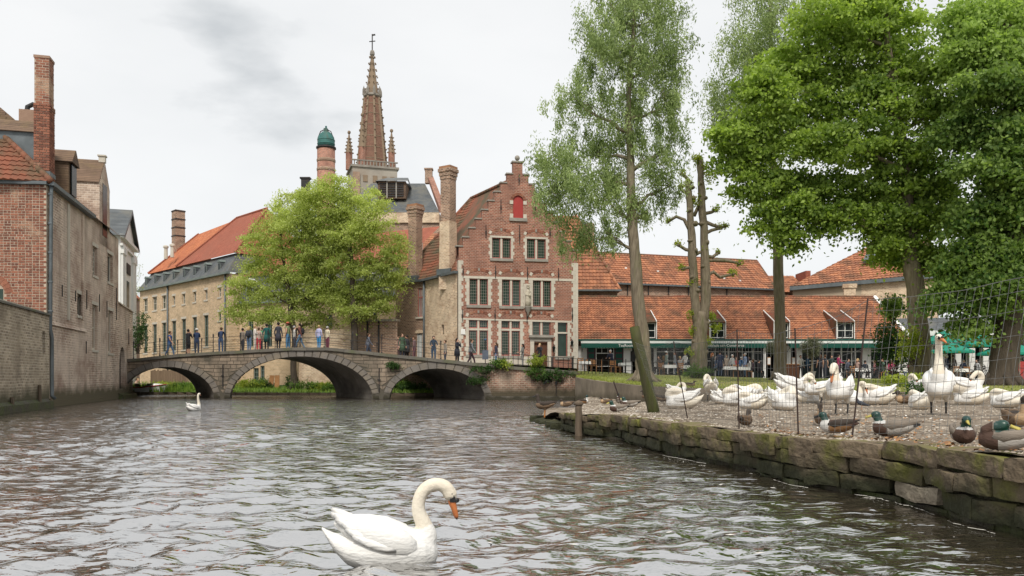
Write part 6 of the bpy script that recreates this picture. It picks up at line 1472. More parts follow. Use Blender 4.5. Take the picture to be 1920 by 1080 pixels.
def tree(name, label, base, trunk, blobs, d, ncl, per, rc, leaf, lm, bark, kind, twigs=90, depth=.8, group=None, r_limb=.16, flare=1.5):
    """trunk: (px, py, radius) up the stem at the tree's own distance d; blobs: (px, py, rx px, ry px[, tone])"""
    t = thing(name, label, 'tree', base, group=group); o = Vector(base); k = d / F
    pts = [P(px, py, d) - o for px, py, r in trunk]; rad = [r for *_, r in trunk]
    pts[0] = Vector((pts[0].x, 0, -.15)); g = MB()
    fp, fr = [], []
    for i in range(len(pts) - 1):
        for j in range(4):
            q = j / 4; fp.append(pts[i].lerp(pts[i + 1], q) + Vector((R.uniform(-.04, .04), R.uniform(-.04, .04), 0))); fr.append((rad[i] + (rad[i + 1] - rad[i]) * q) * R.uniform(.96, 1.05))
    fp.append(pts[-1]); fr.append(rad[-1])
    fp.insert(1, fp[0] + Vector((0, 0, .3))); fr.insert(1, fr[0] * 1.15); fr[0] *= flare
    g.tube(fp, fr, 18)
    for i in range(len(g.v)): v = Vector(g.v[i]); k_ = min(1, v.z + .4); g.v[i] = tuple(v + mnoise.noise_vector(Vector((v.x * 7, v.y * 7, v.z * .9))) * .07 * rad[0])
    for i in range(6):
        a = i * 1.05 + R.uniform(-.3, .3); q = rad[0] * 1.2; g.tube([(math.cos(a) * q * .5, math.sin(a) * q * .5, .55), (math.cos(a) * q, math.sin(a) * q, .12), (math.cos(a) * q * 1.9, math.sin(a) * q * 1.9, -.12)], [q * .3, q * .24, q * .1], 7)
    B = []
    for b in blobs:
        px, py, rx, ry = b[:4]; sh = b[4] if len(b) > 4 else .25; dy = b[5] if len(b) > 5 else R.uniform(-1, 1) * depth * rx * k * .7
        c = P(px, py, d) - o + Vector((0, dy, 0)); r = (rx * k, max(rx, ry) * k * depth, ry * k); B.append((c, r, rx * ry * 1.0, sh))
    cl, n = crown(t, 'crown', B, ncl, per, rc, leaf, lm, kind)
    L_ = MB(); done = []
    for c, r, wt, sh in sorted(B, key=lambda b: min((b[0] - p).length for p in fp)):
        # leave the trunk a good way below the blob
        cand = [(abs((c.z - .45 * max(abs(c.x - p.x), 1.0)) - p.z), i) for i, p in enumerate(fp)]; i = min(cand)[1]; p0 = fp[i]; rr = min(fr[i] * .6, r_limb * (.6 + .4 * (r[0] / 3)))
        far = [(( c - q).length, q, w_) for q, w_ in done if (c - q).length < (c - p0).length * .62]
        if far: _, p0, w_ = min(far, key=lambda f: f[0]); rr = min(rr, w_ * .7)
        done.append((c, rr * .6))
        ps = limb(L_, p0, c, rr, rr * .35, .07)
        for _ in range(int(twigs / len(B))):
            q = ps[R.randrange(2, len(ps))]; dv = Vector((R.gauss(0, 1), R.gauss(0, 1), R.gauss(.2, .8))).normalized(); limb(L_, q, c + Vector((dv.x * r[0], dv.y * r[1], dv.z * r[2])) * R.uniform(.5, .95), rr * .3, .012, .09, 4)
    g.build('trunk', bark, t, True); L_.build('branches', bark, t, True)
    print(name, n, 'leaves'); return t
LM_wil = leafmat('willow leaf', (.12, .175, .055), (.46, .55, .24), .42)
LM_lin = leafmat('linden leaf', (.06, .115, .02), (.38, .5, .11), .48)
LM_drk = leafmat('dark green leaf', (.055, .11, .025), (.34, .46, .12), .46)
LM_loc = leafmat('bright locust leaf', (.16, .205, .04), (.53, .6, .19), .46)
LM_shr = leafmat('shrub leaf', (.05, .11, .02), (.16, .26, .05), .35)
LM_shr_d = leafmat('dark shrub leaf', (.025, .06, .015), (.07, .13, .03), .3)
LM_lime = leafmat('lime shrub leaf', (.16, .22, .03), (.4, .45, .08), .4)

def ground_lawn(px, d):
    # height of the lawn surface at column px and distance d
    best = min(CP, key=lambda p: abs(CX + p.x / p.y * F - px)); z0 = best.z; k = min(max((d - best.y) / (LAWN_D - best.y), 0), 1); return z0 + (lawn_far(px) - z0) * k
def base_at(px, d, z=None): z = ground_lawn(px, d) if z is None else z; return (PX(px, d), d, z)
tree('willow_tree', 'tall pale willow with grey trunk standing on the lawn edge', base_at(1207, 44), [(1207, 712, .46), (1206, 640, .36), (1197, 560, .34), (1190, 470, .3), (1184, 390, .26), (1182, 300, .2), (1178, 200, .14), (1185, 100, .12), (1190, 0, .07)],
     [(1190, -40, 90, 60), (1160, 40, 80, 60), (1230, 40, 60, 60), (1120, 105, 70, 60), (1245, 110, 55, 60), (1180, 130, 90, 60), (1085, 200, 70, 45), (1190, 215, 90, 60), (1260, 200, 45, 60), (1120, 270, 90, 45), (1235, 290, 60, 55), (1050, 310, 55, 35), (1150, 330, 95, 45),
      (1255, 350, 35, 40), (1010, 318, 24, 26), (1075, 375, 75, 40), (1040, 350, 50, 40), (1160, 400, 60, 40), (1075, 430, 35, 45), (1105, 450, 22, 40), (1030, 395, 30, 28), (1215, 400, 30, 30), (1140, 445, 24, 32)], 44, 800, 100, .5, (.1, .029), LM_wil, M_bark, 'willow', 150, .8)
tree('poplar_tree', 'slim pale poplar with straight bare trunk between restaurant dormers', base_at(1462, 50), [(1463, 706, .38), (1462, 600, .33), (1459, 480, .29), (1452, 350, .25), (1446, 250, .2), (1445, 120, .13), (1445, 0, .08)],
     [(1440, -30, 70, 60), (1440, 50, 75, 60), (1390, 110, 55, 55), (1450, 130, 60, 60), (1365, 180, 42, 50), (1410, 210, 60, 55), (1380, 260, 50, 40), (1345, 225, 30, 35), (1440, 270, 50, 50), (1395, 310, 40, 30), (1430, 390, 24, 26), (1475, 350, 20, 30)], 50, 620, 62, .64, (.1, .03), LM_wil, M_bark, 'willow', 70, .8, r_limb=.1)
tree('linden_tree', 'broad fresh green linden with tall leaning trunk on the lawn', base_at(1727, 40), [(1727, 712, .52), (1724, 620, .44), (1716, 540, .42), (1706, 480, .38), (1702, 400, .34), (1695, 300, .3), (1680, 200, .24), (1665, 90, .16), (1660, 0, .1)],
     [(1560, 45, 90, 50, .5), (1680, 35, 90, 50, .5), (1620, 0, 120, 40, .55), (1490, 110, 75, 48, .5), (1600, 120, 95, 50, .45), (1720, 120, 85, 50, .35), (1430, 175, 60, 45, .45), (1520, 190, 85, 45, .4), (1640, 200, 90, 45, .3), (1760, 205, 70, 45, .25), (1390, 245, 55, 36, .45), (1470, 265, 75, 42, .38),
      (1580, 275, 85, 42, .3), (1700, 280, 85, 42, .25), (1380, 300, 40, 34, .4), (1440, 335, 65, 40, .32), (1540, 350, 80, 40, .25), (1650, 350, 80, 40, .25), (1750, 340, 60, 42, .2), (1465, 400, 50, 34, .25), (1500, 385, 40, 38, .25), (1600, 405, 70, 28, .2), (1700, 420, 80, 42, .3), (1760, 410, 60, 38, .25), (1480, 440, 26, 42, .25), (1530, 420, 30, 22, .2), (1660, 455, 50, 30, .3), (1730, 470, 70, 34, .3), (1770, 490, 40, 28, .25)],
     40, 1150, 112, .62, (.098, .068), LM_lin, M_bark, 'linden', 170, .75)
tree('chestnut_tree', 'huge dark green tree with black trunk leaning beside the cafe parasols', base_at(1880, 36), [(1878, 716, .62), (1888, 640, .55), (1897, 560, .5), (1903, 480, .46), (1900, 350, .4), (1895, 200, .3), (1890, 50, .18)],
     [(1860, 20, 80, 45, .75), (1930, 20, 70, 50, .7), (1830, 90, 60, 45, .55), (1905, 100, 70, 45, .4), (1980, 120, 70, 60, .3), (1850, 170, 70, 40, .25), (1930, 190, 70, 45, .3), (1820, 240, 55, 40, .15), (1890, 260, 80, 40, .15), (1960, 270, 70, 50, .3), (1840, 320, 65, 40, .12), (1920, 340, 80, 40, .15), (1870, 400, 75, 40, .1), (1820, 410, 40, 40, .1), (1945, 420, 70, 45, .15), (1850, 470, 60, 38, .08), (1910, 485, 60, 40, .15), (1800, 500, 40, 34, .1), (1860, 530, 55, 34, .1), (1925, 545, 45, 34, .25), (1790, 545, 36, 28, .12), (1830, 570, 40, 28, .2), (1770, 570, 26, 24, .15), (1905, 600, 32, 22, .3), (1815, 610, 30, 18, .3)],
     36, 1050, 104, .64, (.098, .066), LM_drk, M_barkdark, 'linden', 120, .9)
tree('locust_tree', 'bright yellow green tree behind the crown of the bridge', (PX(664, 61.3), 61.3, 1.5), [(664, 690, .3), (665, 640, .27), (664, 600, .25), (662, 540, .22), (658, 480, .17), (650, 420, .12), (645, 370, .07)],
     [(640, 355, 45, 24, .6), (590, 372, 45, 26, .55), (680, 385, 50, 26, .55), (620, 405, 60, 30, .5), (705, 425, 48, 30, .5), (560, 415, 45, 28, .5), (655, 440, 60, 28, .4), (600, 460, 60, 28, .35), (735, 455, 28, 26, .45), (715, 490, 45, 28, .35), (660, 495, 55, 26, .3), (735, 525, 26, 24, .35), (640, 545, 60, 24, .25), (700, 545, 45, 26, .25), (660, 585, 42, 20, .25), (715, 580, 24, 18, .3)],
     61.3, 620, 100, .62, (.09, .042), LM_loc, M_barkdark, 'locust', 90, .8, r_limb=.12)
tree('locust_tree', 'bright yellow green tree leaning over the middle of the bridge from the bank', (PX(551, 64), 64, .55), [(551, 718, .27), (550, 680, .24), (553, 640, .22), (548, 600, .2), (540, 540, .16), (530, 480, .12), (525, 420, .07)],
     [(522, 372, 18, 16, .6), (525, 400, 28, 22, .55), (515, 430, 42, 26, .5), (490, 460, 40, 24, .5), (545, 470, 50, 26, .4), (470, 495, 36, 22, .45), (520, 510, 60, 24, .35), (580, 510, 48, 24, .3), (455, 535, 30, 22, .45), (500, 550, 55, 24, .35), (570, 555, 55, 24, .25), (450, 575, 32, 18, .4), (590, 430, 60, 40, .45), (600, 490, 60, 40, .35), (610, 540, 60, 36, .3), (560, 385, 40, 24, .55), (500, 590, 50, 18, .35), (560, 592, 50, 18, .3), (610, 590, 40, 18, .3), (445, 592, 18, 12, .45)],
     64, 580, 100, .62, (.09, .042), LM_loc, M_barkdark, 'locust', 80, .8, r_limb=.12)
# pollarded twin trunk
def pollard():
    d = 53; b = Vector(base_at(1312, d)); t = thing('pollarded_tree', 'pollarded twin trunked tree with stubby bare limbs and sprouts', 'tree', b)
    q = lambda px, py, dy=0: P(px, py, d) - b + Vector((0, dy, 0))
    g = MB()
    def run(pts, rad): 
        fp, fr = [], []
        for i in range(len(pts) - 1):
            for j in range(3): k = j / 3; fp.append(pts[i].lerp(pts[i + 1], k) + Vector((R.uniform(-.04, .04), 0, 0))); fr.append((rad[i] + (rad[i + 1] - rad[i]) * k) * R.uniform(.9, 1.12))
        g.tube(fp + [pts[-1]], fr + [rad[-1]], 9)
    base = q(1312, 706)
    run([Vector((0, 0, -.2)), q(1311, 660), q(1313, 612), q(1315, 585)], [.62, .5, .48, .42])
    run([q(1311, 610), q(1304, 570), q(1299, 500), q(1297, 440), q(1294, 380), q(1290, 340)], [.36, .3, .26, .25, .22, .22])
    run([q(1318, 610), q(1323, 560), q(1322, 480), q(1318, 400), q(1315, 340), q(1313, 300)], [.38, .33, .3, .27, .23, .21])
    for px, py in ((1296, 352), (1300, 372), (1292, 395), (1303, 420), (1294, 452), (1304, 470), (1297, 520), (1306, 545), (1313, 345), (1322, 372), (1315, 420), (1325, 455), (1318, 500), (1328, 530), (1308, 600), (1324, 606), (1300, 640), (1322, 660), (1306, 680)): g.ell(q(px, py, -.1), (R.uniform(.14, .26), .24, R.uniform(.12, .22)), 7, 5)
    g.build('trunk', M_bark, t, True)
    stubs = [((1297, 440), (1283, 412), (1268, 406), (1252, 416)), ((1298, 470), (1286, 468), (1273, 460)), ((1300, 502), (1290, 502), (1280, 504)), ((1296, 345), (1284, 330), (1278, 326)), ((1294, 365), (1280, 358), (1277, 352)), ((1320, 415), (1336, 422), (1352, 427), (1360, 424)), ((1318, 440), (1334, 432), (1350, 428)), ((1322, 490), (1340, 488), (1364, 489), (1386, 494)), ((1322, 518), (1338, 510), (1350, 520), (1374, 514)),
             ((1316, 402), (1334, 398), (1342, 394)), ((1316, 330), (1312, 310), (1310, 300)), ((1300, 480), (1310, 474), (1320, 470)), ((1322, 480), (1336, 482), (1347, 474)), ((1301, 405), (1308, 390), (1314, 372))]
    tips = []
    for s in stubs:
        c = MB(); pts = [q(*p) for p in s]; n = len(pts); c.tube(pts, [.13 - .045 * i / n for i in range(n)], 7); e = pts[-1]
        c.ell(e, (.15, .13, .12), 7, 5); c.build('limb', M_bark, t, True); tips.append(e)
    bl = [(e + Vector((0, 0, .1)), (.22, .22, .16), 1, .3) for e in tips] + [(q(px, py), (.35, .4, .3), 2.2, .25) for px, py in ((1296, 590), (1332, 592), (1300, 620), (1328, 640), (1290, 345), (1306, 300), (1318, 312), (1300, 530), (1302, 380), (1296, 660), (1345, 615))] + [(q(1330, 330), (.5, .4, .6), 3, .3)]
    crown(t, 'sprouts', bl, 260, 18, .2, (.07, .04), LM_lime, 'x')
pollard()
# shrubs
def shrub(name, label, px, py, d, w_, h_, n, lm, z=None, leaf=(.06, .035), rc=.22, group=None, per=26, cat='shrub'):
    b = P(px, py, d); 
    if z is not None: b.z = z
    t = thing(name, label, cat, b, group=group); bl = [(Vector((R.uniform(-.5, .5) * w_, R.uniform(-.3, .3) * w_, h_ * R.uniform(.35, .72))), (w_ * R.uniform(.3, .55), w_ * .4, h_ * R.uniform(.28, .4)), 1, .25) for _ in range(6)]
    cl, m = crown(t, 'foliage', bl, n, per, rc, leaf, lm, 'x'); g = MB()
    for p in cl[::max(1, len(cl) // 12)]: limb(g, (R.uniform(-.1, .1) * w_, 0, -.05), Vector(p), .025, .008, .08, 4)
    g.build('stems', M_barkdark, t)
shrub('bush', 'low light green bush at the foot of the pollarded tree', 1300, 705, 52, 1.9, .75, 60, LM_shr, base_at(1300, 52)[2])
shrub('bush', 'dark shrub hugging the linden trunk beside the restaurant wall', 1678, 706, 44, 1.4, 3.4, 120, LM_shr_d, base_at(1678, 44)[2], rc=.35, leaf=(.07, .045))
shrub('bush', 'pale green sprouts around the base of the linden trunk', 1716, 700, 39, 1.0, 1.9, 60, LM_lime, base_at(1716, 39)[2] + .9)
shrub('bush', 'low yellow green bush on the lawn just below the linden', 1697, 726, 33, 1.5, .55, 70, LM_lime, base_at(1697, 33)[2])
shrub('bush', 'dark weedy tuft on the gravel beside the tall standing swan', 1716, 750, 23.5, .7, .5, 40, LM_shr_d, .72, leaf=(.04, .02))
shrub('hanging_foliage', 'dark leafy branch hanging before the plastered house gable', 1675, 606, 42, .9, 1.5, 50, LM_drk, leaf=(.08, .055), rc=.3, cat='foliage')
shrub('bush', 'dark green hedge top showing over the low end wall by the bridge', 258, 640, 60, 1.2, 2.9, 90, LM_shr_d, 3.2, rc=.3)
shrub('bush', 'pale thin young tree beyond the white chapel', 249, 600, 80, 1.6, 6.2, 40, LM_lime, 8.0, per=16, rc=.5)
for px, py, w_, h_, lm, lab in [(930, 690, .9, .6, LM_shr, 'fern tuft growing from the canal wall top at the end of the bridge'), (944, 692, .75, .55, LM_lime, 'bright green fern tuft on the canal wall coping'), (905, 700, 1.3, .5, LM_shr_d, 'dark ivy mat on the haunch of the third bridge arch'), (1000, 712, 1.3, 1.0, LM_shr, 'big green bush spilling over the canal wall below the door'),
                                (1052, 714, 1.6, .75, LM_shr_d, 'dark ivy hanging from the far end of the canal wall'), (900, 722, .9, .6, LM_shr_d, 'moss and ivy patch low beside the third bridge arch'), (1003, 692, 1.0, .9, LM_lime, 'lime green bush before the step gabled house door'), (1022, 716, .9, .5, LM_shr_d, 'small ivy tuft beside the drain on the canal wall'), (742, 690, .6, .35, LM_shr_d, 'weed tuft on the bridge spandrel beside the third arch')]:
    k = BF_.M @ Vector((BF_.u(px), -.12, 0)); shrub('wall_plant', lab, px, py, k.y, w_, h_, int(26 + 20 * w_), lm, leaf=(.05, .03), rc=.18, group='plants growing on the canal wall', cat='plant')
# ---------------------------------------------------------------- far bank seen through the arches
def bank():
    g = MB(); xs = [(PX(200, 70), 64.5), (PX(300, 64), 64), (PX(420, 62), 62.2), (PX(560, 61.5), 61.6), (PX(720, 61), 60.6), (PX(860, 60), 59.6)]
    n = 8
    for (x0, y0), (x1, y1) in zip(xs, xs[1:]):
        for j in range(n):
            f0, f1 = j / n, (j + 1) / n; zf = lambda f: .2 + .5 * f ** .7
            g.quad((x0, y0 + 9 * f0, zf(f0)), (x1, y1 + 9 * f0, zf(f0)), (x1, y1 + 9 * f1, zf(f1)), (x0, y0 + 9 * f1, zf(f1)), 0, .5)
    g.build('bank_ground', M_bank, kind='structure')
    t = thing('bank_edging', 'low timber edging along the grassy far bank', 'edging')
    for (x0, y0), (x1, y1) in zip(xs, xs[1:]):
        m = int((x1 - x0) / .75)
        for i in range(m):
            a, b = i / m, (i + 1) / m; g = MB(); X0, X1, Y = x0 + (x1 - x0) * a, x0 + (x1 - x0) * b, y0 + (y1 - y0) * a
            g.box(X0 + .02, X1 - .02, Y - .06, Y, -.3, .2); g.build('edging_board', M_wood, t); g = MB(); g.tube([(X0, Y - .09, -.3), (X0, Y - .09, .24)], .05, 6); g.build('edging_peg', M_wood, t)
    n = 5000; V = []; T = []
    for i in range(n):
        k = R.randrange(len(xs) - 1); a = R.random(); (x0, y0), (x1, y1) = xs[k], xs[k + 1]; f = R.random() ** 1.6 * .6; x, y = x0 + (x1 - x0) * a, y0 + (y1 - y0) * a + 9 * f; z = .2 + .5 * f ** .7; h = R.uniform(.1, .4) * (1.8 if x < PX(360, 64) else .8); w_ = .02 + h * .05
        V.append([(x - w_, y, z), (x + w_, y, z), (x + R.gauss(0, .1), y + R.gauss(0, .1), z + h)]); T.append(R.random())
    tag(obj('bank_grass', quads_mesh('bank_grass', np.array(V), T, leafmat('bank grass blade', (.08, .15, .02), (.25, .36, .06))), kind='stuff'), 'long green grass on the far bank under the bridge arches', 'grass')
    # wooden fence seen through the first arch
    f = Fac(282, 70, 352, 68.5); t = thing('plank_fence', 'brown plank fence on the bank behind the first bridge arch', 'fence', f.A, f.rz); m = 22
    for i in range(m): g = MB(); a, b = f.w * i / m + .012, f.w * (i + 1) / m - .012; g.box(a, b, 0, .04, .4, 2.0 + R.uniform(-.06, .06)); g.build('plank', mat('fence plank', (.27, .19, .125), (.15, .1, .07), sc=3, rough=.9, tv=.6, str3=(5, 5, .6)) if i == 0 else bpy.data.materials['fence plank'], t)
    g = MB(); g.box(0, f.w, .045, .1, .8, .9); g.box(0, f.w, .045, .1, 1.6, 1.7); g.build('fence_rail', M_wood, t)
    for px, w_, h_, lm, lab, d in [(470, 1.5, .85, LM_lime, 'yellow green hedge clump on the bank beside the second arch', 65.5), (487, 1.2, .95, LM_shr, 'green hedge clump on the bank by the basement windows', 65.8), (503, .6, .5, LM_shr_d, 'small round bush left of the two yellow boards', 66), (550, 1.0, 1.15, LM_shr_d, 'round dark clipped bush below the leaning tree trunk', 65.2),
                                  (590, 1.1, 1.2, LM_shr_d, 'tall dark shrub on the bank inside the second arch', 65.0), (575, 1.6, .7, LM_shr, 'leafy green perennials on the bank near the water', 63.6), (608, 1.3, .6, LM_lime, 'pale reedy tuft under the second arch haunch', 63.0), (620, .9, .5, LM_shr, 'low green weeds at the dark foot of the second arch', 62.6),
                                  (744, 1.4, .75, LM_shr, 'leafy shrub seen through the third arch', 61.8), (775, 1.4, .7, LM_shr_d, 'darker leafy shrub beside the brick abutment in the third arch', 61.5), (312, 1.6, .7, LM_lime, 'lush pale weeds on the bank below the plank fence', 65.2), (336, 1.2, .6, LM_shr, 'lush green weeds beside the first arch pier', 64.6)]:
        shrub('bank_shrub', lab, px, 0, d, w_, h_, int(30 + 26 * w_), lm, .32, leaf=(.06, .035), rc=.22, group='shrubs on the far bank')
    for px, lab in ((507, 'leaning yellow wooden board standing on the bank, left of its twin'), (519, 'upright yellow wooden board standing on the bank beside the leaning one')):
        t = tag(MB().box(-.19, .19, 0, .06, 0, 1.05).build('wooden_board', M_orangewood), lab, 'board', 'yellow boards on the bank'); t.location = (PX(px, 66), 66, .5); t.rotation_euler = (-.1, .1 if px < 510 else 0, 0)
    f = Fac(700, 64.5, 1010, 60.5); t = thing('abutment_wall', 'reddish brick abutment wall seen through the third arch', 'wall', f.A, f.rz); g = MB(); g.quad((0, 0, -.2), (f.w, 0, -.2), (f.w, 0, 1.75), (0, 0, 1.75), 0, .5); g.build('brickwork', M_parw, t)
    u0, u1 = f.u(756), f.u(800); g = MB(); g.ext([(u0, 1.76), (u1, 1.76), ((u0 + u1) / 2, 2.35)], -.05, .3); g.build('gable_stone', M_gold, t)
bank()
# ---------------------------------------------------------------- people: one skinned body each, clothing by region, hair and hats as parts
_cm = {}
def cmat(c, rough=.85):
    k = (tuple(round(v, 3) for v in c), rough)
    if k not in _cm: _cm[k] = mat('cloth %d' % len(_cm), c, tuple(v * .72 for v in c), sc=9, rough=rough)
    return _cm[k]
SKIN = mat('skin', (.55, .33, .23), (.46, .26, .18), sc=9, rough=.6)
HAIRS = {'dark': (.03, .022, .018), 'brown': (.1, .055, .03), 'blond': (.5, .36, .17), 'grey': (.42, .4, .38), 'ginger': (.34, .12, .04), 'white': (.7, .68, .64)}
def person(pos, face, top, legs, label, hair='dark', h=1.7, pose='stand', arms='down', shoes=(.04, .035, .03), hat=None, sleeves=True, skirt=False, group='people on the bridge', longhair=False, coat=False, shorts=False, pack=None, lean=0.0):
    """face: heading in degrees, 0 = towards the right of the picture (+X), 90 = away from the viewer"""
    t = thing('person', label, 'person', pos, math.radians(face), group); s = h / 1.7
    # local: x forward, y left, z up
    hip = .90; sit = pose == 'sit'
    st = {'stand': (.03, -.04), 'walk': (.27, -.27), 'lean': (-.04, .06), 'sit': (0, 0)}[pose]
    lx = lean + (.12 if pose == 'lean' else (.04 if pose == 'walk' else 0))
    V, E, RR, LAB = [], [], [], []
    def v(p, r, par=None, lab='top'):
        V.append(Vector(p) * s); RR.append((r * s if not hasattr(r, '__len__') else tuple(q * s for q in r))); LAB.append(lab)
        if par is not None: E.append((par, len(V) - 1))
        return len(V) - 1
    if sit: hip = .52
    pel = v((0, 0, hip + .04), (.135, .165), None, 'legs'); 
    wa = v((lx * .3, 0, hip + .2), (.105, .14), pel); ch = v((lx * .7, 0, hip + .40), (.12, .17), wa); sh = v((lx, 0, hip + .53), (.085, .12), ch)
    nk = v((lx + .01, 0, hip + .60), .052, sh, 'skin'); jw = v((lx + .035, 0, hip + .665), (.062, .062), nk, 'skin'); hd = v((lx + .03, 0, hip + .74), (.092, .078), jw, 'skin'); tp = v((lx + .01, 0, hip + .81), (.062, .058), hd, 'skin')
    v((lx + .135, 0, hip + .71), .014, hd, 'skin')
    for sd_, x in ((1, st[0]), (-1, st[1])):
        a = v((0, sd_ * .09, hip - .04), .098, pel, 'legs')
        if sit:
            k = v((.40, sd_ * .11, .48), .068, a, 'legs'); an = v((.40, sd_ * .11, .09), .044, k, 'shin' if shorts or skirt else 'legs'); v((.54, sd_ * .12, .035), (.04, .045), an, 'shoe')
        else:
            bend = .06 if pose == 'walk' else .02
            k = v((x * .5 + bend, sd_ * .095, .49), .066, a, 'legs'); an = v((x, sd_ * .095, .1 + (.06 if pose == 'walk' and x < 0 else 0)), .044, k, 'shin' if shorts or skirt else 'legs'); v((x + .14, sd_ * .11, .04), (.036, .045), an, 'shoe')
        s0 = v((lx, sd_ * .175, hip + .50), .062, sh); lab2 = 'top' if sleeves else 'skin'
        if arms == 'down': el, wr = (lx - .03 + (-x * .5 if pose == 'walk' else 0), sd_ * .24, hip + .24), (lx + .05 + (-x * .9 if pose == 'walk' else 0), sd_ * .25, hip + .01)
        elif arms == 'face': el, wr = (lx + .17, sd_ * .19, hip + .27), (lx + .2, sd_ * .07, hip + .56)
        elif arms == 'one' and sd_ > 0: el, wr = (lx + .16, .26, hip + .40), (lx + .14, .12, hip + .68)
        elif arms == 'one': el, wr = (lx - .02, -.24, hip + .24), (lx + .06, -.25, hip + .02)
        elif arms == 'fold': el, wr = (lx + .05, sd_ * .25, hip + .26), (lx + .2, -sd_ * .06, hip + .3)
        elif arms == 'rail': el, wr = (lx + .15, sd_ * .22, hip + .25), (lx + .38, sd_ * .14, hip + .24)
        else: el, wr = (lx + .08, sd_ * .25, hip + .26), (lx + .3, sd_ * .18, hip + .22)
        e_ = v(el, .046, s0, 'top' if sleeves else 'skin'); w_ = v(wr, .032, e_, 'top' if sleeves else 'skin')
        dv = (Vector(wr) - Vector(el)).normalized(); hn = v(Vector(wr) + dv * .07, (.022, .036), w_, 'skin'); v(Vector(wr) + dv * .15, (.013, .026), hn, 'skin'); v(Vector(wr) + dv * .09 + Vector((.03, -sd_ * .04, 0)), .012, hn, 'skin')
    me = bpy.data.meshes.new('tmp'); me.from_pydata(V, E, []); o = bpy.data.objects.new('tmp', me); COL.objects.link(o)
    m = o.modifiers.new('k', 'SKIN'); m.use_smooth_shade = True; o.modifiers.new('s', 'SUBSURF').levels = 1
    for i, r in enumerate(RR): me.skin_vertices[0].data[i].radius = r if hasattr(r, '__len__') else (r, r)
    me.skin_vertices[0].data[0].use_root = True
    dg = bpy.context.evaluated_depsgraph_get(); dg.update(); out = bpy.data.meshes.new_from_object(o.evaluated_get(dg), depsgraph=dg)
    bpy.data.objects.remove(o); bpy.data.meshes.remove(me)
    n = len(out.polygons); c = np.empty(n * 3, dtype=np.float32); out.polygons.foreach_get('center', c); c = c.reshape(-1, 3)
    A = np.array([V[a] for a, b in E]); B = np.array([V[b] for a, b in E]); d = B - A; q = np.clip(((c[:, None] - A) * d).sum(2) / ((d * d).sum(1) + 1e-9), 0, 1)
    ds = np.linalg.norm(c[:, None] - (A + q[..., None] * d), axis=2) / np.array([max(.03, (RR[b][0] if hasattr(RR[b], '__len__') else RR[b])) for a, b in E]); k = ds.argmin(1)
    idx = {'top': 0, 'legs': 1, 'skin': 2, 'shoe': 3, 'shin': 2}
    lab = np.array([idx[LAB[b]] for a, b in E])[k]
    out.materials.clear()
    for x in (cmat(top), cmat(legs), SKIN, cmat(shoes)): out.materials.append(x)
    out.polygons.foreach_set('material_index', lab.astype(np.int32)); out.update(); out.name = 'body'
    obj('body', out, t)
    hx = lx * s; g = MB(); hz = (hip + .745) * s
    if hat: g.lathe(hx + .01, 0, [(.17 * s, hz + .035), (.17 * s, hz + .045), (.1 * s, hz + .05), (.095 * s, hz + .11), (.03, hz + .14)], 10); g.build('hat', cmat(hat), t, True); g = MB()
    g.ell((hx - .012 * s, 0, hz + .022 * s), (.1 * s, .096 * s, .1 * s), 9, 6)
    if longhair: g.tube([(hx - .05 * s, 0, hz + .03), (hx - .08 * s, 0, hz - .1), (hx - .1 * s, 0, hz - .26)], [(.075 * s, .085 * s), (.05 * s, .1 * s), (.025 * s, .08 * s)], 8)
    g.build('hair', cmat(HAIRS[hair]), t, True)
    if coat: g = MB(); g.loft([(0, 0, 0, .01, .01)], 3) if False else g.lathe(0, 0, [(.2 * s, (hip - .32) * s), (.19 * s, (hip - .05) * s), (.15 * s, (hip + .16) * s)], 10); g.build('coat_skirt', cmat(top), t, True)
    if skirt: g = MB(); g.lathe(0, 0, [(.24 * s, (hip - .42) * s), (.17 * s, (hip + .08) * s), (.14 * s, (hip + .14) * s)], 10); g.build('skirt', cmat(legs), t, True)
    if pack:
        g = MB(); g.ell((0, 0, 0), (.11, .15, .23), 8, 6); b = g.build('backpack', cmat(pack), None, True); a = math.radians(face); off = Vector((lx - .21, 0, hip + .33)) * s; b.location = Vector(pos) + Vector((off.x * math.cos(a), off.x * math.sin(a), off.z)); b.rotation_euler = (0, 0, a)
        sn = {0: 'black', 1: 'blue', 2: 'grey'}; tag(b, 'backpack worn by the ' + ' '.join(label.split()[:9]), 'backpack')
        st_ = MB()
        for sd_ in (-1, 1): st_.tube([(.06, sd_ * .1, .2), (.2, sd_ * .11, .2), (.3, sd_ * .11, .0), (.08, sd_ * .1, -.15)], .014, 5)
        st_.build('straps', cmat(pack), b)
    return t
navy, jeans, black, grey = (.03, .05, .11), (.1, .17, .3), (.022, .022, .026), (.2, .2, .21)
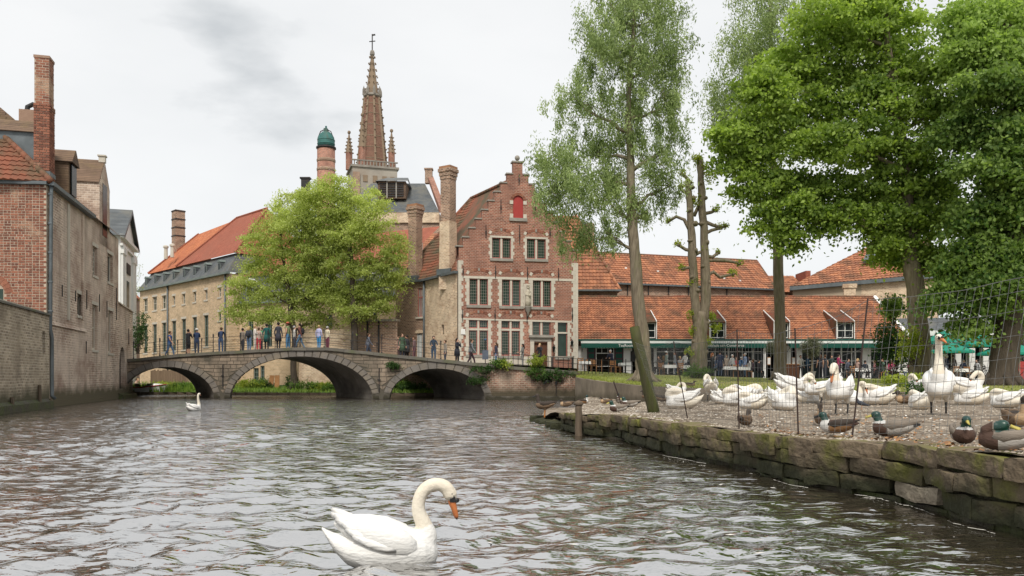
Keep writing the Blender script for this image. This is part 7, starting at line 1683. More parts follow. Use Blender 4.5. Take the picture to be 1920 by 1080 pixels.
BP = [ # column, metres behind the near face, heading, top, legs, label, options
 (318, 1.3, 0, (.05, .11, .3), jeans, 'person in blue T-shirt and jeans striding along the bridge', dict(pose='walk', hair='brown', sleeves=False)),
 (353, .75, 75, black, black, 'person in black with bare calves taking a photograph at the bridge rail', dict(arms='face', shorts=True, hair='dark', shoes=(.5, .3, .2))),
 (369, .8, 110, navy, (.035, .05, .09), 'person in dark blue jacket and pale cap at the bridge rail', dict(arms='face', hat=(.7, .68, .62), hair='grey')),
 (414, .75, 95, navy, (.06, .1, .19), 'person in navy top and jeans leaning on the bridge railing', dict(pose='lean', arms='rail', hair='brown')),
 (467, 1.5, 80, (.09, .1, .12), (.13, .22, .36), 'person with long fair hair, dark vest and blue jeans', dict(hair='blond', longhair=True, pack=(.05, .055, .07))),
 (478, .8, 20, (.72, .66, .6), (.66, .6, .53), 'blond person in white shirt and cream trousers with folded arms', dict(arms='fold', hair='blond')),
 (485, 2.0, 120, (.5, .38, .32), (.55, .06, .08), 'person in red trousers half hidden behind the blond one in white', dict(hair='brown', h=1.6)),
 (500, .8, 90, (.015, .1, .09), black, 'tall person in dark green jacket and black trousers seen from behind', dict(hair='dark', h=1.76, coat=True)),
 (522, .85, 80, (.05, .05, .065), (.035, .035, .045), 'broad person in charcoal jacket with pale chest stripe', dict(hair='dark', h=1.8, coat=True)),
 (540, 1.0, 165, (.22, .27, .13), (.1, .24, .42), 'person in red cap, olive shirt and blue jeans', dict(hat=(.5, .12, .07), hair='brown', h=1.78, sleeves=False)),
 (563, 1.2, 175, (.16, .06, .05), (.1, .18, .28), 'person in maroon jacket striding with a black backpack', dict(pose='walk', hair='dark', pack=(.02, .022, .028))),
 (598, .9, 70, (.5, .5, .72), (.06, .3, .6), 'fair person in pale lilac top and bright blue trousers', dict(hair='blond', h=1.58)),
 (614, 1.0, 60, (.66, .58, .42), (.2, .06, .09), 'person in cream jacket and maroon trousers beside the tree trunk', dict(hair='grey', h=1.55)),
 (748, 3.4, 200, (.42, .22, .2), (.1, .06, .06), 'person in faded red top standing before the brown side wall', dict(hair='brown', h=1.6)),
 (754, 2.6, -60, (.06, .1, .06), (.035, .04, .06), 'person in dark green jacket standing beside the side door', dict(hair='brown', coat=True)),
 (763, 3.2, 150, (.045, .045, .05), black, 'person in black coat close behind the dark green jacket', dict(hair='dark', coat=True)),
 (777, 3.0, 170, (.2, .12, .12), (.16, .08, .09), 'person in mauve brown top before the barred side door', dict(hair='brown', h=1.66)),
 (455, 2.4, 60, (.24, .2, .16), (.05, .05, .06), 'person in beige top at the end of the tree shade on the bridge', dict(hair='dark', h=1.66)),
 (491, 2.6, 200, (.1, .3, .14), (.1, .12, .14), 'person in bright green jacket behind the dark green one', dict(hair='brown', h=1.64)),
 (552, 2.2, 30, (.5, .48, .44), (.08, .09, .12), 'person in pale grey top between red cap and maroon jacket', dict(hair='grey', h=1.62)),
 (690, 4.6, 10, (.12, .13, .16), (.05, .06, .09), 'person in slate jacket walking by the far railing', dict(pose='walk', hair='brown')),
 (835, 3.4, 200, (.3, .26, .22), (.06, .07, .1), 'person in tan jacket in front of the sandy side wall', dict(hair='brown', h=1.66)),
 (813, 1.5, -75, (.04, .06, .09), (.06, .1, .16), 'person in dark blue jacket carrying a coat over one arm', dict(arms='fwd', hair='dark', longhair=True, h=1.66)),
 (857, 1.6, -30, (.025, .028, .04), (.03, .03, .04), 'person in black coat with both hands raised to the face', dict(arms='face', hair='dark', longhair=True, coat=True, h=1.66)),
 (883, 2.0, 0, (.22, .23, .24), (.05, .025, .035), 'person in grey hooded jacket striding past the gabled house', dict(pose='walk', hair='brown', h=1.74)),
]
for px, y, fc, tp_, lg, lab, kw in BP:
    p, u = bp(px, y); kw.setdefault('h', 1.72); person(p, fc, tp_, lg, lab, **kw)
def plaza(px, d, *a, **k): 
    z = 2.12 if px < 1060 else 2.0
    return person((PX(px, d), d, z), *a, group='people on the plaza', **k)
plaza(930, 57.0, 200, (.05, .05, .075), (.16, .25, .4), 'person in dark jacket and jeans by the ground floor windows', hair='brown', longhair=True)
plaza(980, 57.5, 190, (.17, .17, .16), (.24, .24, .23), 'person in grey walking before the brick pier of the gabled house', hair='dark', longhair=True, h=1.62, arms='fwd')
plaza(1012, 58.6, 250, (.03, .03, .035), black, 'person in black standing in the gabled house doorway', hair='blond', h=1.7, arms='face')
def terr(px, d, *a, **k):
    x = PX(px, d); return person((x, d, terrace_z(PX(px, LAWN_D)) + .004), *a, group='people on the restaurant terrace', **k)
TP = [(1148, 61.2, 230, (.03, .035, .06), black, 'waiter in dark jacket bending at the shuttered window', dict(lean=.25, arms='fwd', hair='grey')),
 (1249, 59.5, 10, (.2, .25, .22), (.06, .1, .1), 'person in white cap and sage shirt on the terrace', dict(hat=(.75, .75, .72), hair='brown', pack=(.12, .07, .03))),
 (1266, 60, 180, (.3, .32, .34), (.1, .15, .24), 'person in grey shirt with sunglasses on the terrace', dict(hair='dark')),
 (1285, 60, 215, (.72, .7, .66), (.1, .1, .12), 'person in white shirt standing left of the pollarded trunk', dict(hair='brown', arms='fwd')),
 (1298, 60.6, 90, (.05, .055, .09), black, 'person in dark blue half hidden by the pollarded trunk', dict(hair='dark', h=1.55)),
 (1336, 59.5, 0, (.03, .035, .035), black, 'ginger haired person in black right of the pollarded trunk', dict(hair='ginger', longhair=True)),
 (1350, 58.8, 75, (.02, .03, .07), (.06, .1, .17), 'tall person in navy coat seen from behind on the terrace', dict(hair='dark', h=1.84, coat=True)),
 (1362, 60.5, -90, (.62, .5, .4), (.3, .24, .2), 'person in cream top between the navy coat and the white haired one', dict(hair='brown', h=1.6)),
 (1373, 60.2, -60, (.66, .66, .64), (.07, .08, .08), 'white haired person in white jacket on the terrace', dict(hair='white', h=1.64)),
 (1386, 60.8, 20, (.06, .15, .3), (.05, .06, .09), 'person in blue bending towards a terrace table', dict(hair='grey', h=1.5, lean=.2)),
 (1397, 59.2, 180, (.3, .38, .56), (.16, .27, .42), 'balding person in light blue shirt and jeans on the terrace', dict(hair='grey', h=1.74, pack=(.03, .03, .05))),
 (1412, 60.6, 150, (.06, .04, .05), black, 'person in dark brown seated under the awning end', dict(pose='sit', hair='brown')),
 (1422, 60.6, 20, (.035, .03, .035), black, 'person in black seated under the awning end', dict(pose='sit', hair='dark')),
 (1501, 59.6, -90, (.72, .7, .68), (.05, .05, .06), 'person in white shirt behind the poplar trunk', dict(hair='brown', h=1.66)),
 (1514, 59.4, 0, (.035, .09, .16), (.03, .04, .06), 'person in teal blue jacket beside the potted olive tree', dict(hair='brown', h=1.66)),
 (1538, 59, 95, (.03, .032, .045), black, 'person in black sleeveless top with bare arms', dict(sleeves=False, hair='brown', longhair=True)),
 (1547, 59.3, 110, (.03, .03, .035), (.04, .045, .06), 'person in dark vest facing the restaurant windows', dict(sleeves=False, hair='brown')),
 (1559, 60, -90, (.03, .05, .05), black, 'person in dark green under the awning by the slim post', dict(hair='dark')),
 (1572, 58.6, 0, (.42, .05, .14), (.14, .05, .1), 'person in magenta top holding out a bare arm', dict(arms='fwd', hair='dark', h=1.72)),
 (1622, 60.4, 40, (.05, .06, .08), black, 'person in dark clothes seated before the white pillar', dict(pose='sit', hair='dark')),
 (1640, 60.2, 160, (.5, .2, .2), black, 'person in pinkish red seated behind the parked bicycles', dict(pose='sit', hair='brown')),
 (1672, 58.4, -90, (.5, .08, .16), (.35, .1, .1), 'person in red checked shirt seated at the awning end', dict(pose='sit', hair='grey', h=1.8)),
 (1692, 58.6, -80, (.72, .7, .68), (.1, .14, .2), 'person in white seated next to the red checked one', dict(pose='sit', hair='blond')),
 (1707, 58.4, 20, (.3, .04, .08), (.1, .06, .08), 'person in maroon seated left of the linden trunk', dict(pose='sit', hair='dark', h=1.8)),
 (1762, 57.6, 90, (.02, .3, .5), (.06, .07, .14), 'person in cyan T-shirt behind the tall swan', dict(hair='brown', h=1.68, sleeves=False)),
 (1775, 57.2, 130, (.03, .04, .09), (.3, .33, .4), 'white haired person in navy vest under the green parasol', dict(hair='white', h=1.66)),
 (1786, 57.8, 60, (.14, .11, .1), (.1, .1, .1), 'person in brown jacket close to the navy vest', dict(hair='brown', h=1.7)),
 (1236, 60.4, 200, (.1, .07, .06), black, 'person in brown seated right of the willow trunk', dict(pose='sit', hair='dark', h=1.8)),
 (1275, 60.8, -60, (.5, .48, .46), black, 'person in pale grey seated between two standing guests', dict(pose='sit', hair='blond', h=1.8)),
 (1344, 60.9, 200, (.14, .2, .3), black, 'person in slate blue seated behind the navy coat', dict(pose='sit', hair='grey', h=1.9)),
 (1380, 61, -70, (.5, .1, .1), black, 'person in red seated behind the white haired guest', dict(pose='sit', hair='brown', h=1.9)),
 (1404, 60.9, 190, (.6, .58, .54), black, 'person in off white seated right of the light blue shirt', dict(pose='sit', hair='brown', h=1.9)),
 (1590, 59.6, -60, (.09, .1, .14), black, 'person in charcoal seated right of the magenta guest', dict(pose='sit', hair='dark', h=1.85)),
 (1608, 59.6, 200, (.45, .3, .25), black, 'person in dusty pink seated at the slim post table', dict(pose='sit', hair='blond', h=1.85)),
 (1656, 59.2, 170, (.1, .16, .12), black, 'person in bottle green seated before the last awning', dict(pose='sit', hair='brown', h=1.85)),
 (1832, 57.6, 190, (.5, .5, .52), black, 'person in light grey seated under the parasol by the dark trunk', dict(pose='sit', hair='dark', h=1.8)),
 (1806, 57.4, -90, (.05, .07, .13), black, 'grey haired person seated alone at a parasol table', dict(pose='sit', hair='grey', h=1.75))]
for px, d, fc, tp_, lg, lab, kw in TP: terr(px, d, fc, tp_, lg, lab, **kw)

# ---------------------------------------------------------------- terrace furniture
def furniture():
    # chair built once
    c = thing('terrace_chair', 'varnished wooden terrace chair by the plaza railing', 'chair', (0, 0, 0), 0, 'terrace chairs')
    g = MB(); g.box(-.21, .21, -.2, .2, .43, .46); g.build('seat', M_orangewood, c); g = MB()
    for k in range(3): g.box(-.19, .19, .19, .21, .56 + k * .13, .64 + k * .13)
    g.build('backrest', M_orangewood, c)
    for x in (-.19, .19):
        for y in (-.18, .2): g = MB(); g.box(x - .018, x + .018, y - .018, y + .018, 0, .43 if y < 0 else .95); g.build('leg', M_orangewood, c)
    tb = thing('terrace_table', 'white clothed terrace table by the plaza railing', 'table', (0, 0, 0), 0, 'terrace tables')
    g = MB(); g.box(-.42, .42, -.42, .42, .72, .75); g.build('top', M_white, tb); g = MB(); g.hexa([(-.46, -.46, .52), (.46, -.46, .52), (.46, .46, .52), (-.46, .46, .52), (-.43, -.43, .752), (.43, -.43, .752), (.43, .43, .752), (-.43, .43, .752)]); g.build('cloth', M_white, tb); g = MB(); g.lathe(0, 0, [(.25, 0), (.25, .03), (.04, .06), (.04, .72)], 8); g.build('leg', M_iron, tb)
    CH = [(1088, 59.5, 2, 'wooden terrace chair against the corner of the gabled house'), (1105, 60, 1, 'wooden terrace chair under the plum shutter'), (1113, 59.2, 0, 'wooden terrace chair tucked left of the shuttered window'), (1123, 59.8, 3, 'wooden terrace chair before the open window, facing sideways'), (1150, 59.4, 0, 'wooden terrace chair before the second plum shutter'), (1158, 59.9, 1, 'wooden terrace chair next to the white clothed table'),
          (1240, 59.2, 0, 'wooden chair at the table nearest the willow trunk'), (1276, 59, 2, 'wooden chair between the standing guests and the pollarded trunk'), (1380, 58.6, 0, 'wooden chair beside the light blue shirt'), (1405, 58.9, 1, 'wooden chair near the end of the long awning'), (1595, 58.8, 2, 'wooden chair by the slim awning post'), (1655, 58.9, 3, 'wooden chair under the last awning'), (1790, 57, 2, 'wooden chair under the low green parasol'), (1815, 57, 0, 'wooden chair beyond the lone seated guest')]
    for i, (px, d, r, lab) in enumerate(CH):
        o = c if i == 0 else copy_tree(c); o.location = (PX(px, d), d, terrace_z(PX(px, LAWN_D)) + .004 + (.06 if px < 1100 else 0)); o.rotation_euler = (0, 0, r * PI / 2 + R.uniform(-.3, .3)); o['label'] = lab
    TB = [(1096, 59.6, 'white clothed table at the corner of the gabled house'), (1172, 58.6, 'white clothed table in front of the white wall by the willow'), (1255, 59.0, 'white clothed table among the standing guests left of the pollarded trunk'), (1290, 59.2, 'white clothed table close beside the pollarded trunk'), (1366, 58.7, 'white clothed table before the white haired guest'), (1392, 58.4, 'white clothed table under the light blue shirt'), (1610, 59, 'white clothed table by the slim awning post'), (1685, 58.0, 'white clothed table between the red and white guests'), (1798, 57.0, 'white clothed table under the low green parasol')]
    for i, (px, d, lab) in enumerate(TB):
        o = tb if i == 0 else copy_tree(tb); o.location = (PX(px, d), d, terrace_z(PX(px, LAWN_D)) + .004); o['label'] = lab
    # plaza railing
    t = thing('plaza_railing', 'low black iron railing between the plaza and the canal wall', 'railing'); pts = []
    line = [(925, 684, 52.0), (1000, 690, 51.0), (1075, 696, 50.4), (1130, 697.5, 54.0), (1215, 700, 56.4), (1245, 702, 56.6)]
    ps = [P(*q) for q in line]; N_ = 40; tot = len(ps) - 1
    at = lambda f: ps[min(int(f * tot), tot - 1)].lerp(ps[min(int(f * tot), tot - 1) + 1], f * tot - min(int(f * tot), tot - 1))
    for i in range(N_ + 1):
        p = at(i / N_); g = MB(); g.box(p.x - .02, p.x + .02, p.y - .02, p.y + .02, p.z - .25, p.z + .95 if i % 4 == 0 else p.z + .8); g.build('railing_post', M_iron, t)
    for h in (.15, .48, .8):
        for i in range(10): a, b = at(i / 10), at((i + 1) / 10); g = MB(); g.tube([a + Vector((0, 0, h)), b + Vector((0, 0, h))], .016, 5); g.build('railing_bar', M_iron, t)
    # parasols
    um = thing('parasol', 'green parasol', 'parasol', (0, 0, 0), 0, 'green cafe parasols'); M_par = mat('green parasol canvas', (.02, .25, .17), (.015, .19, .13), sc=2, rough=.8)
    g = MB(); n = 8; vs = [(0, 0, 2.95)] + [(1.5 * math.cos(2 * PI * k / n), 1.5 * math.sin(2 * PI * k / n), 2.25) for k in range(n)] + [(1.52 * math.cos(2 * PI * k / n), 1.52 * math.sin(2 * PI * k / n), 2.07) for k in range(n)]
    g.add(vs, [(0, 1 + k, 1 + (k + 1) % n) for k in range(n)] + [(1 + k, 9 + k, 9 + (k + 1) % n, 1 + (k + 1) % n) for k in range(n)]); g.build('canopy', M_par, um); g = MB(); g.tube([(0, 0, 0), (0, 0, 2.95)], .03, 7); g.build('pole', M_white, um); g = MB(); g.lathe(0, 0, [(.3, 0), (.3, .08), (.05, .12)], 8); g.build('stand', M_iron, um)
    for k in range(n): g = MB(); a = 2 * PI * k / n; g.tube([(0, 0, 2.4), (1.45 * math.cos(a), 1.45 * math.sin(a), 2.25)], .012, 4); g.build('rib', M_iron, um)
    PR = [(1784, 57.5, -.25, 1.0, 'low green parasol just behind the head of the tall swan'), (1812, 60, .55, 1.0, 'highest green parasol, beside the pale pillars'), (1842, 59, .35, 1.0, 'green parasol left of the dark trunk'), (1768, 62, .75, .9, 'green parasol glimpsed right of the linden trunk'), (1868, 58, -.4, .9, 'green parasol half hidden behind the dark trunk'), (1912, 57.5, -.35, .95, 'green parasol before the red panel')]
    for i, (px, d, dz, sc, lab) in enumerate(PR):
        o = um if i == 0 else copy_tree(um); o.location = (PX(px, d), d, terrace_z(PX(px, LAWN_D)) + .004); o.scale = (sc, sc, 1 + dz * .4); o['label'] = lab
    # bicycles
    b = thing('bicycle', 'black bicycle', 'bicycle', (0, 0, 0), 0, 'bicycles parked along the terrace')
    for x in (-.53, .53):
        g = MB(); n = 20; g.tube([(x + .33 * math.cos(2 * PI * k / n), 0, .34 + .33 * math.sin(2 * PI * k / n)) for k in range(n + 1)], .02, 5, cap=False); w_ = g.build('wheel', M_iron, b)
        g = MB()
        for k in range(10): a = 2 * PI * k / 10; g.tube([(x, 0, .34), (x + .32 * math.cos(a), 0, .34 + .32 * math.sin(a))], .005, 3)
        g.build('spokes', M_lead, w_)
    g = MB(); A, B, C, D = (-.53, 0, .34), (-.1, 0, .32), (-.22, 0, .85), (.38, 0, .82)
    for a, e in ((A, B), (A, C), (B, C), (B, D), (C, D), (D, (.53, 0, .34)), (D, (.34, 0, 1.02))): g.tube([a, e], .022, 5)
    g.build('frame', M_iron, b); g = MB(); g.tube([(.22, -.28, 1.04), (.34, 0, 1.03), (.22, .28, 1.04)], .014, 5); g.build('handlebar', M_lead, b); g = MB(); g.ell((-.24, 0, .93), (.13, .08, .04), 8, 5); g.build('saddle', M_dark, b); g = MB(); g.box(-.72, -.4, -.07, .07, .70, .73); g.build('carrier', M_lead, b)
    BK = [(1583, 58.2, 'black bicycle parked right of the magenta guest'), (1603, 58.0, 'black bicycle parked before the slim awning post'), (1632, 57.8, 'black bicycle parked before the white pillar'), (1650, 57.7, 'black bicycle parked between pillar and last awning'), (1680, 57.6, 'black bicycle parked before the red checked guest'), (1790, 56.4, 'black bicycle parked behind the preening swan'), (1836, 56.6, 'black bicycle parked left of the dark trunk'), (1852, 56.8, 'black bicycle leaning close to the dark trunk'), (1915, 56.3, 'black bicycle parked beyond the dark trunk')]
    for i, (px, d, lab) in enumerate(BK):
        o = b if i == 0 else copy_tree(b); z = ground_lawn(px, d); o.location = (PX(px, d), d, terrace_z(PX(px, LAWN_D)) + .005 if d > 57 else z); o.rotation_euler = (R.uniform(-.08, .08), 0, R.uniform(-.5, .5)); o['label'] = lab
    # potted olive trees
    for px, d, w_, h_, lab in ((1522, 58.4, 1.5, 2.9, 'round headed potted olive tree before the awning'), (1452, 59.2, 1.1, 2.7, 'potted olive tree half hidden by the poplar trunk')):
        z = terrace_z(PX(px, LAWN_D)); t = thing('olive_tree', lab, 'tree', (PX(px, d), d, z), group='potted olive trees'); lm = bpy.data.materials.get('olive leaf') or leafmat('olive leaf', (.09, .1, .06), (.24, .25, .16), .2)
        crown(t, 'crown', [(Vector((0, 0, h_ - w_ * .42)), (w_ * .5, w_ * .5, w_ * .42), 1, .2)], 170, 40, .17, (.06, .017), lm, 'x'); g = MB(); g.tube([(0, 0, .4), (.03, 0, 1.1), (0, 0, h_ - .5)], [.07, .06, .04], 7); g.build('trunk', M_bark, t); g = MB(); g.lathe(0, 0, [(.2, 0), (.28, .45), (.31, .45), (.31, .5), (.24, .5)], 10); g.build('pot', M_sill, t)
    t = thing('podium', 'brown wooden waiter podium behind the poplar trunk', 'podium', (PX(1484, 58.8), 58.8, terrace_z(PX(1484, LAWN_D)))); g = MB(); g.cbox(-.5, .5, -.25, .25, 0, 1.0, .03); g.build('cabinet', M_door, t); g = MB(); g.box(-.56, .56, -.3, .3, 1.004, 1.05); g.build('top', M_orangewood, t)
    t = thing('bench', 'grey bench under the slim ground floor window', 'bench', (PX(1054, 58.5), 58.5, 2.02)); g = MB(); g.box(-.9, .9, -.2, .2, .82, .9); g.build('seat', M_sill, t)
    for x in (-.75, .75): g = MB(); g.box(x - .05, x + .05, -.18, .18, 0, .818); g.build('leg', M_iron, t)
    # wall lanterns and sign board of the gabled house
    for px, py, lab in ((1037, 655, 'black wall lantern left of the slim ground floor window'), (1071, 645, 'black wall lantern on the corner quoins of the gabled house')):
        u, z = GH.uz(px, py); p = GH.M @ Vector((u, -.22, z)); t = thing('wall_lantern', lab, 'lantern', p, GH.rz, 'wall lanterns'); g = MB(); g.lathe(0, 0, [(.05, -.2), (.12, .12), (.14, .14), (.03, .26)], 6); g.build('lamp_glass', M_glass, t); g = MB(); g.tube([(0, .22, .35), (0, 0, .38), (0, 0, .26)], .018, 5); g.build('bracket', M_iron, t)
    u, z = GH.uz(868, 622); p = GH.M @ Vector((u, -.05, z)); t = tag(MB().box(-.16, .16, -.02, .02, -.2, .2).build('wall_sign', M_white), 'small white sign on the brick pier of the gabled house', 'sign'); t.location = p; t.rotation_euler = (0, 0, GH.rz)
    p = P(910, 668, 52.2); t = thing('notice_board', 'blue notice board on a post where the bridge meets the plaza', 'sign', (p.x, p.y, 2.05)); g = MB(); g.tube([(0, 0, 0), (0, 0, 1.75)], .03, 6); g.build('post', M_iron, t); g = MB(); g.box(-.2, .2, -.05, -.03, .5, 1.1); g.build('board', cmat((.12, .14, .18)), t); g = MB(); g.ell((0, 0, 1.8), (.06, .06, .06), 6, 5); g.build('finial', cmat((.05, .15, .35)), t)
furniture()
# ---------------------------------------------------------------- tour boat leaving under the first arch
def boat():
    p = P(276, 738, 65); t = thing('tour_boat', 'white open tour boat with red trim passing under the first arch', 'boat', (p.x, p.y, 0), math.radians(-8))
    g = MB(); sec = []
    for x, w_, zk, zt in ((-3.6, .9, -.1, .5), (-2, 1.0, -.2, .5), (0, 1.0, -.2, .55), (1.2, .8, -.15, .68), (1.9, .35, 0, .8)): sec.append([(x, -w_, zt), (x, -w_ * .8, zk), (x, w_ * .8, zk), (x, w_, zt)])
    vs = [q for s_ in sec for q in s_]; fs = [(i * 4 + k, (i + 1) * 4 + k, (i + 1) * 4 + k + 1, i * 4 + k + 1) for i in range(4) for k in range(3)] + [(0, 1, 2, 3), (19, 18, 17, 16)]
    g.add(vs, fs); g.build('hull', M_white, t); g = MB(); g.add([(.3, -.86, .6), (1.2, -.82, .69), (1.88, -.33, .81), (1.88, .33, .81), (1.2, .82, .69), (.3, .86, .6), (.3, -.5, .85), (1.1, -.5, .88), (1.1, .5, .88), (.3, .5, .85)], [(0, 1, 7, 6), (1, 2, 3, 4, 8, 7), (4, 5, 9, 8), (6, 7, 8, 9), (0, 6, 9, 5)]); g.build('foredeck', M_white, t)
    g = MB()
    for s_ in (-1, 1): g.tube([(-3.6, s_ * .92, .52), (-2, s_ * 1.02, .52), (0, s_ * 1.02, .57), (1.2, s_ * .82, .7), (1.9, s_ * .36, .82)], .05, 5)
    g.build('rubbing_strake', M_redpaint, t)
    for x in (-3, -2, -1): g = MB(); g.box(x - .2, x + .2, -.8, .8, .3, .34); g.build('bench_seat', M_orangewood, t)
    for i, (x, y, c, hr, lab) in enumerate(((-.6, -.5, (.6, .4, .3), 'brown', 'passenger in tan top seated near the boat bow'), (-1.0, .3, (.3, .3, .14), 'blond', 'passenger in olive top seated in the boat'), (-1.7, -.45, (.6, .1, .12), 'dark', 'passenger in red seated amidships in the boat'))):
        q = t.matrix_world if False else Matrix.Translation(t.location) @ Matrix.Rotation(math.radians(-8), 4, 'Z'); person(q @ Vector((x, y, .0)), -8, c, (.1, .1, .12), lab, hair=hr, pose='sit', h=1.6, group='boat passengers')
boat()
# ---------------------------------------------------------------- swans, ducks
M_fea = mat('white feather', (.82, .81, .78), (.74, .72, .68), sc=5, rough=.75, bump=.25, bsc=26, str3=(.5, 2, 2))
M_cream = mat('cream neck feather', (.78, .72, .61), (.7, .62, .49), sc=4, rough=.8, bump=.25, bsc=40)
M_bill = mat('orange bill', (.58, .2, .07), (.48, .15, .05), sc=5, rough=.45)
M_bblk = mat('black bird skin', (.015, .015, .016), (.022, .02, .02), sc=8, rough=.4)
M_leg = mat('dark webbed foot', (.06, .055, .05), (.035, .03, .03), sc=8, rough=.6)
M_dirty = mat('dusty feather', (.68, .63, .55), (.58, .52, .43), sc=4, rough=.85, bump=.25, bsc=26)
BODY = [(-.425, .0, .31, .012, .012), (-.385, 0, .262, .06, .03), (-.33, 0, .2, .11, .065), (-.24, 0, .15, .155, .115), (-.1, 0, .13, .195, .165), (.08, 0, .125, .205, .18), (.22, 0, .12, .19, .175), (.33, 0, .11, .145, .15), (.40, 0, .10, .09, .1), (.43, 0, .1, .03, .04)]
NECKS = {
 'swim': ([(.30, 0, .13), (.345, 0, .22), (.325, 0, .31), (.29, 0, .40), (.288, 0, .48), (.318, 0, .555), (.375, 0, .60), (.44, 0, .607), (.492, 0, .582), (.517, 0, .545)], [.12, .085, .062, .053, .05, .05, .05, .05, .052, .05]),
 'up': ([(.26, 0, .15), (.33, 0, .28), (.33, 0, .40), (.30, 0, .55), (.285, 0, .70), (.29, 0, .80), (.32, 0, .86), (.37, 0, .872)], [.13, .1, .075, .06, .055, .052, .052, .052]),
 'curl': ([(.28, 0, .15), (.36, 0, .26), (.36, 0, .36), (.33, 0, .45), (.36, 0, .53), (.43, 0, .56), (.50, 0, .53), (.535, 0, .46)], [.12, .09, .068, .058, .056, .056, .054, .054]),
 'preen': ([(.28, 0, .16), (.37, 0, .28), (.40, .02, .38), (.37, .06, .46), (.29, .11, .48), (.22, .15, .43), (.17, .17, .36)], [.12, .095, .07, .06, .058, .056, .054]),
 'down': ([(.28, 0, .16), (.39, 0, .26), (.46, 0, .36), (.53, .02, .40), (.60, .05, .35), (.62, .08, .24), (.58, .10, .14)], [.12, .095, .072, .06, .058, .056, .052]),
 'tuck': ([(.27, 0, .16), (.36, 0, .26), (.36, .03, .34), (.29, .06, .385), (.18, .06, .375), (.08, .05, .35), (.0, .04, .33)], [.12, .1, .08, .072, .068, .062, .056]),
}
def bird_head(t, hp, dv, mats, sc=1.0, swan=True, M=None, wide=1.0):
    """head, bill and mask from the last neck point hp along direction dv"""
    dv = Vector(dv).normalized(); up = Vector((0, 0, 1)); sdv = dv.cross(up); sdv = sdv.normalized() if sdv.length > .1 else Vector((0, 1, 0)); up = sdv.cross(dv)
    Q = Matrix((dv, sdv, up)).transposed()
    g = MB(); f = lambda a, b, c: Vector(hp) + Q @ Vector((a * sc, b * sc, c * sc))
    g.tube([f(.045, 0, -.005), f(.075, 0, -.012), (f(.125, 0, -.018)), f(.18, 0, -.028), f(.205, 0, -.032)], [(.03 * sc, .03 * sc), (.03 * sc, .028 * sc), (.021 * sc, .025 * sc), (.013 * sc, .024 * sc), (.006 * sc, .014 * sc)], 8)
    b = g.build('bill', mats[0], t, True)
    g = MB(); g.ell(f(.078, 0, .022), (.026 * sc, .021 * sc, .02 * sc), 7, 5)
    for s in (-1, 1): g.add([f(.0, s * .047, .012), f(.05, s * .037, .026), f(.085, s * .026, .012), f(.075, s * .03, -.012), f(.06, s * .036, -.03)], [(0, 1, 2, 3, 4)]); g.ell(f(.012, s * .043, .012), (.009 * sc, .006 * sc, .009 * sc), 6, 4)
    if swan: g.ell(f(.205, 0, -.032), (.009 * sc, .014 * sc, .008 * sc), 6, 4)
    g.build('mask', M_bblk, t, True)
_sw = {}
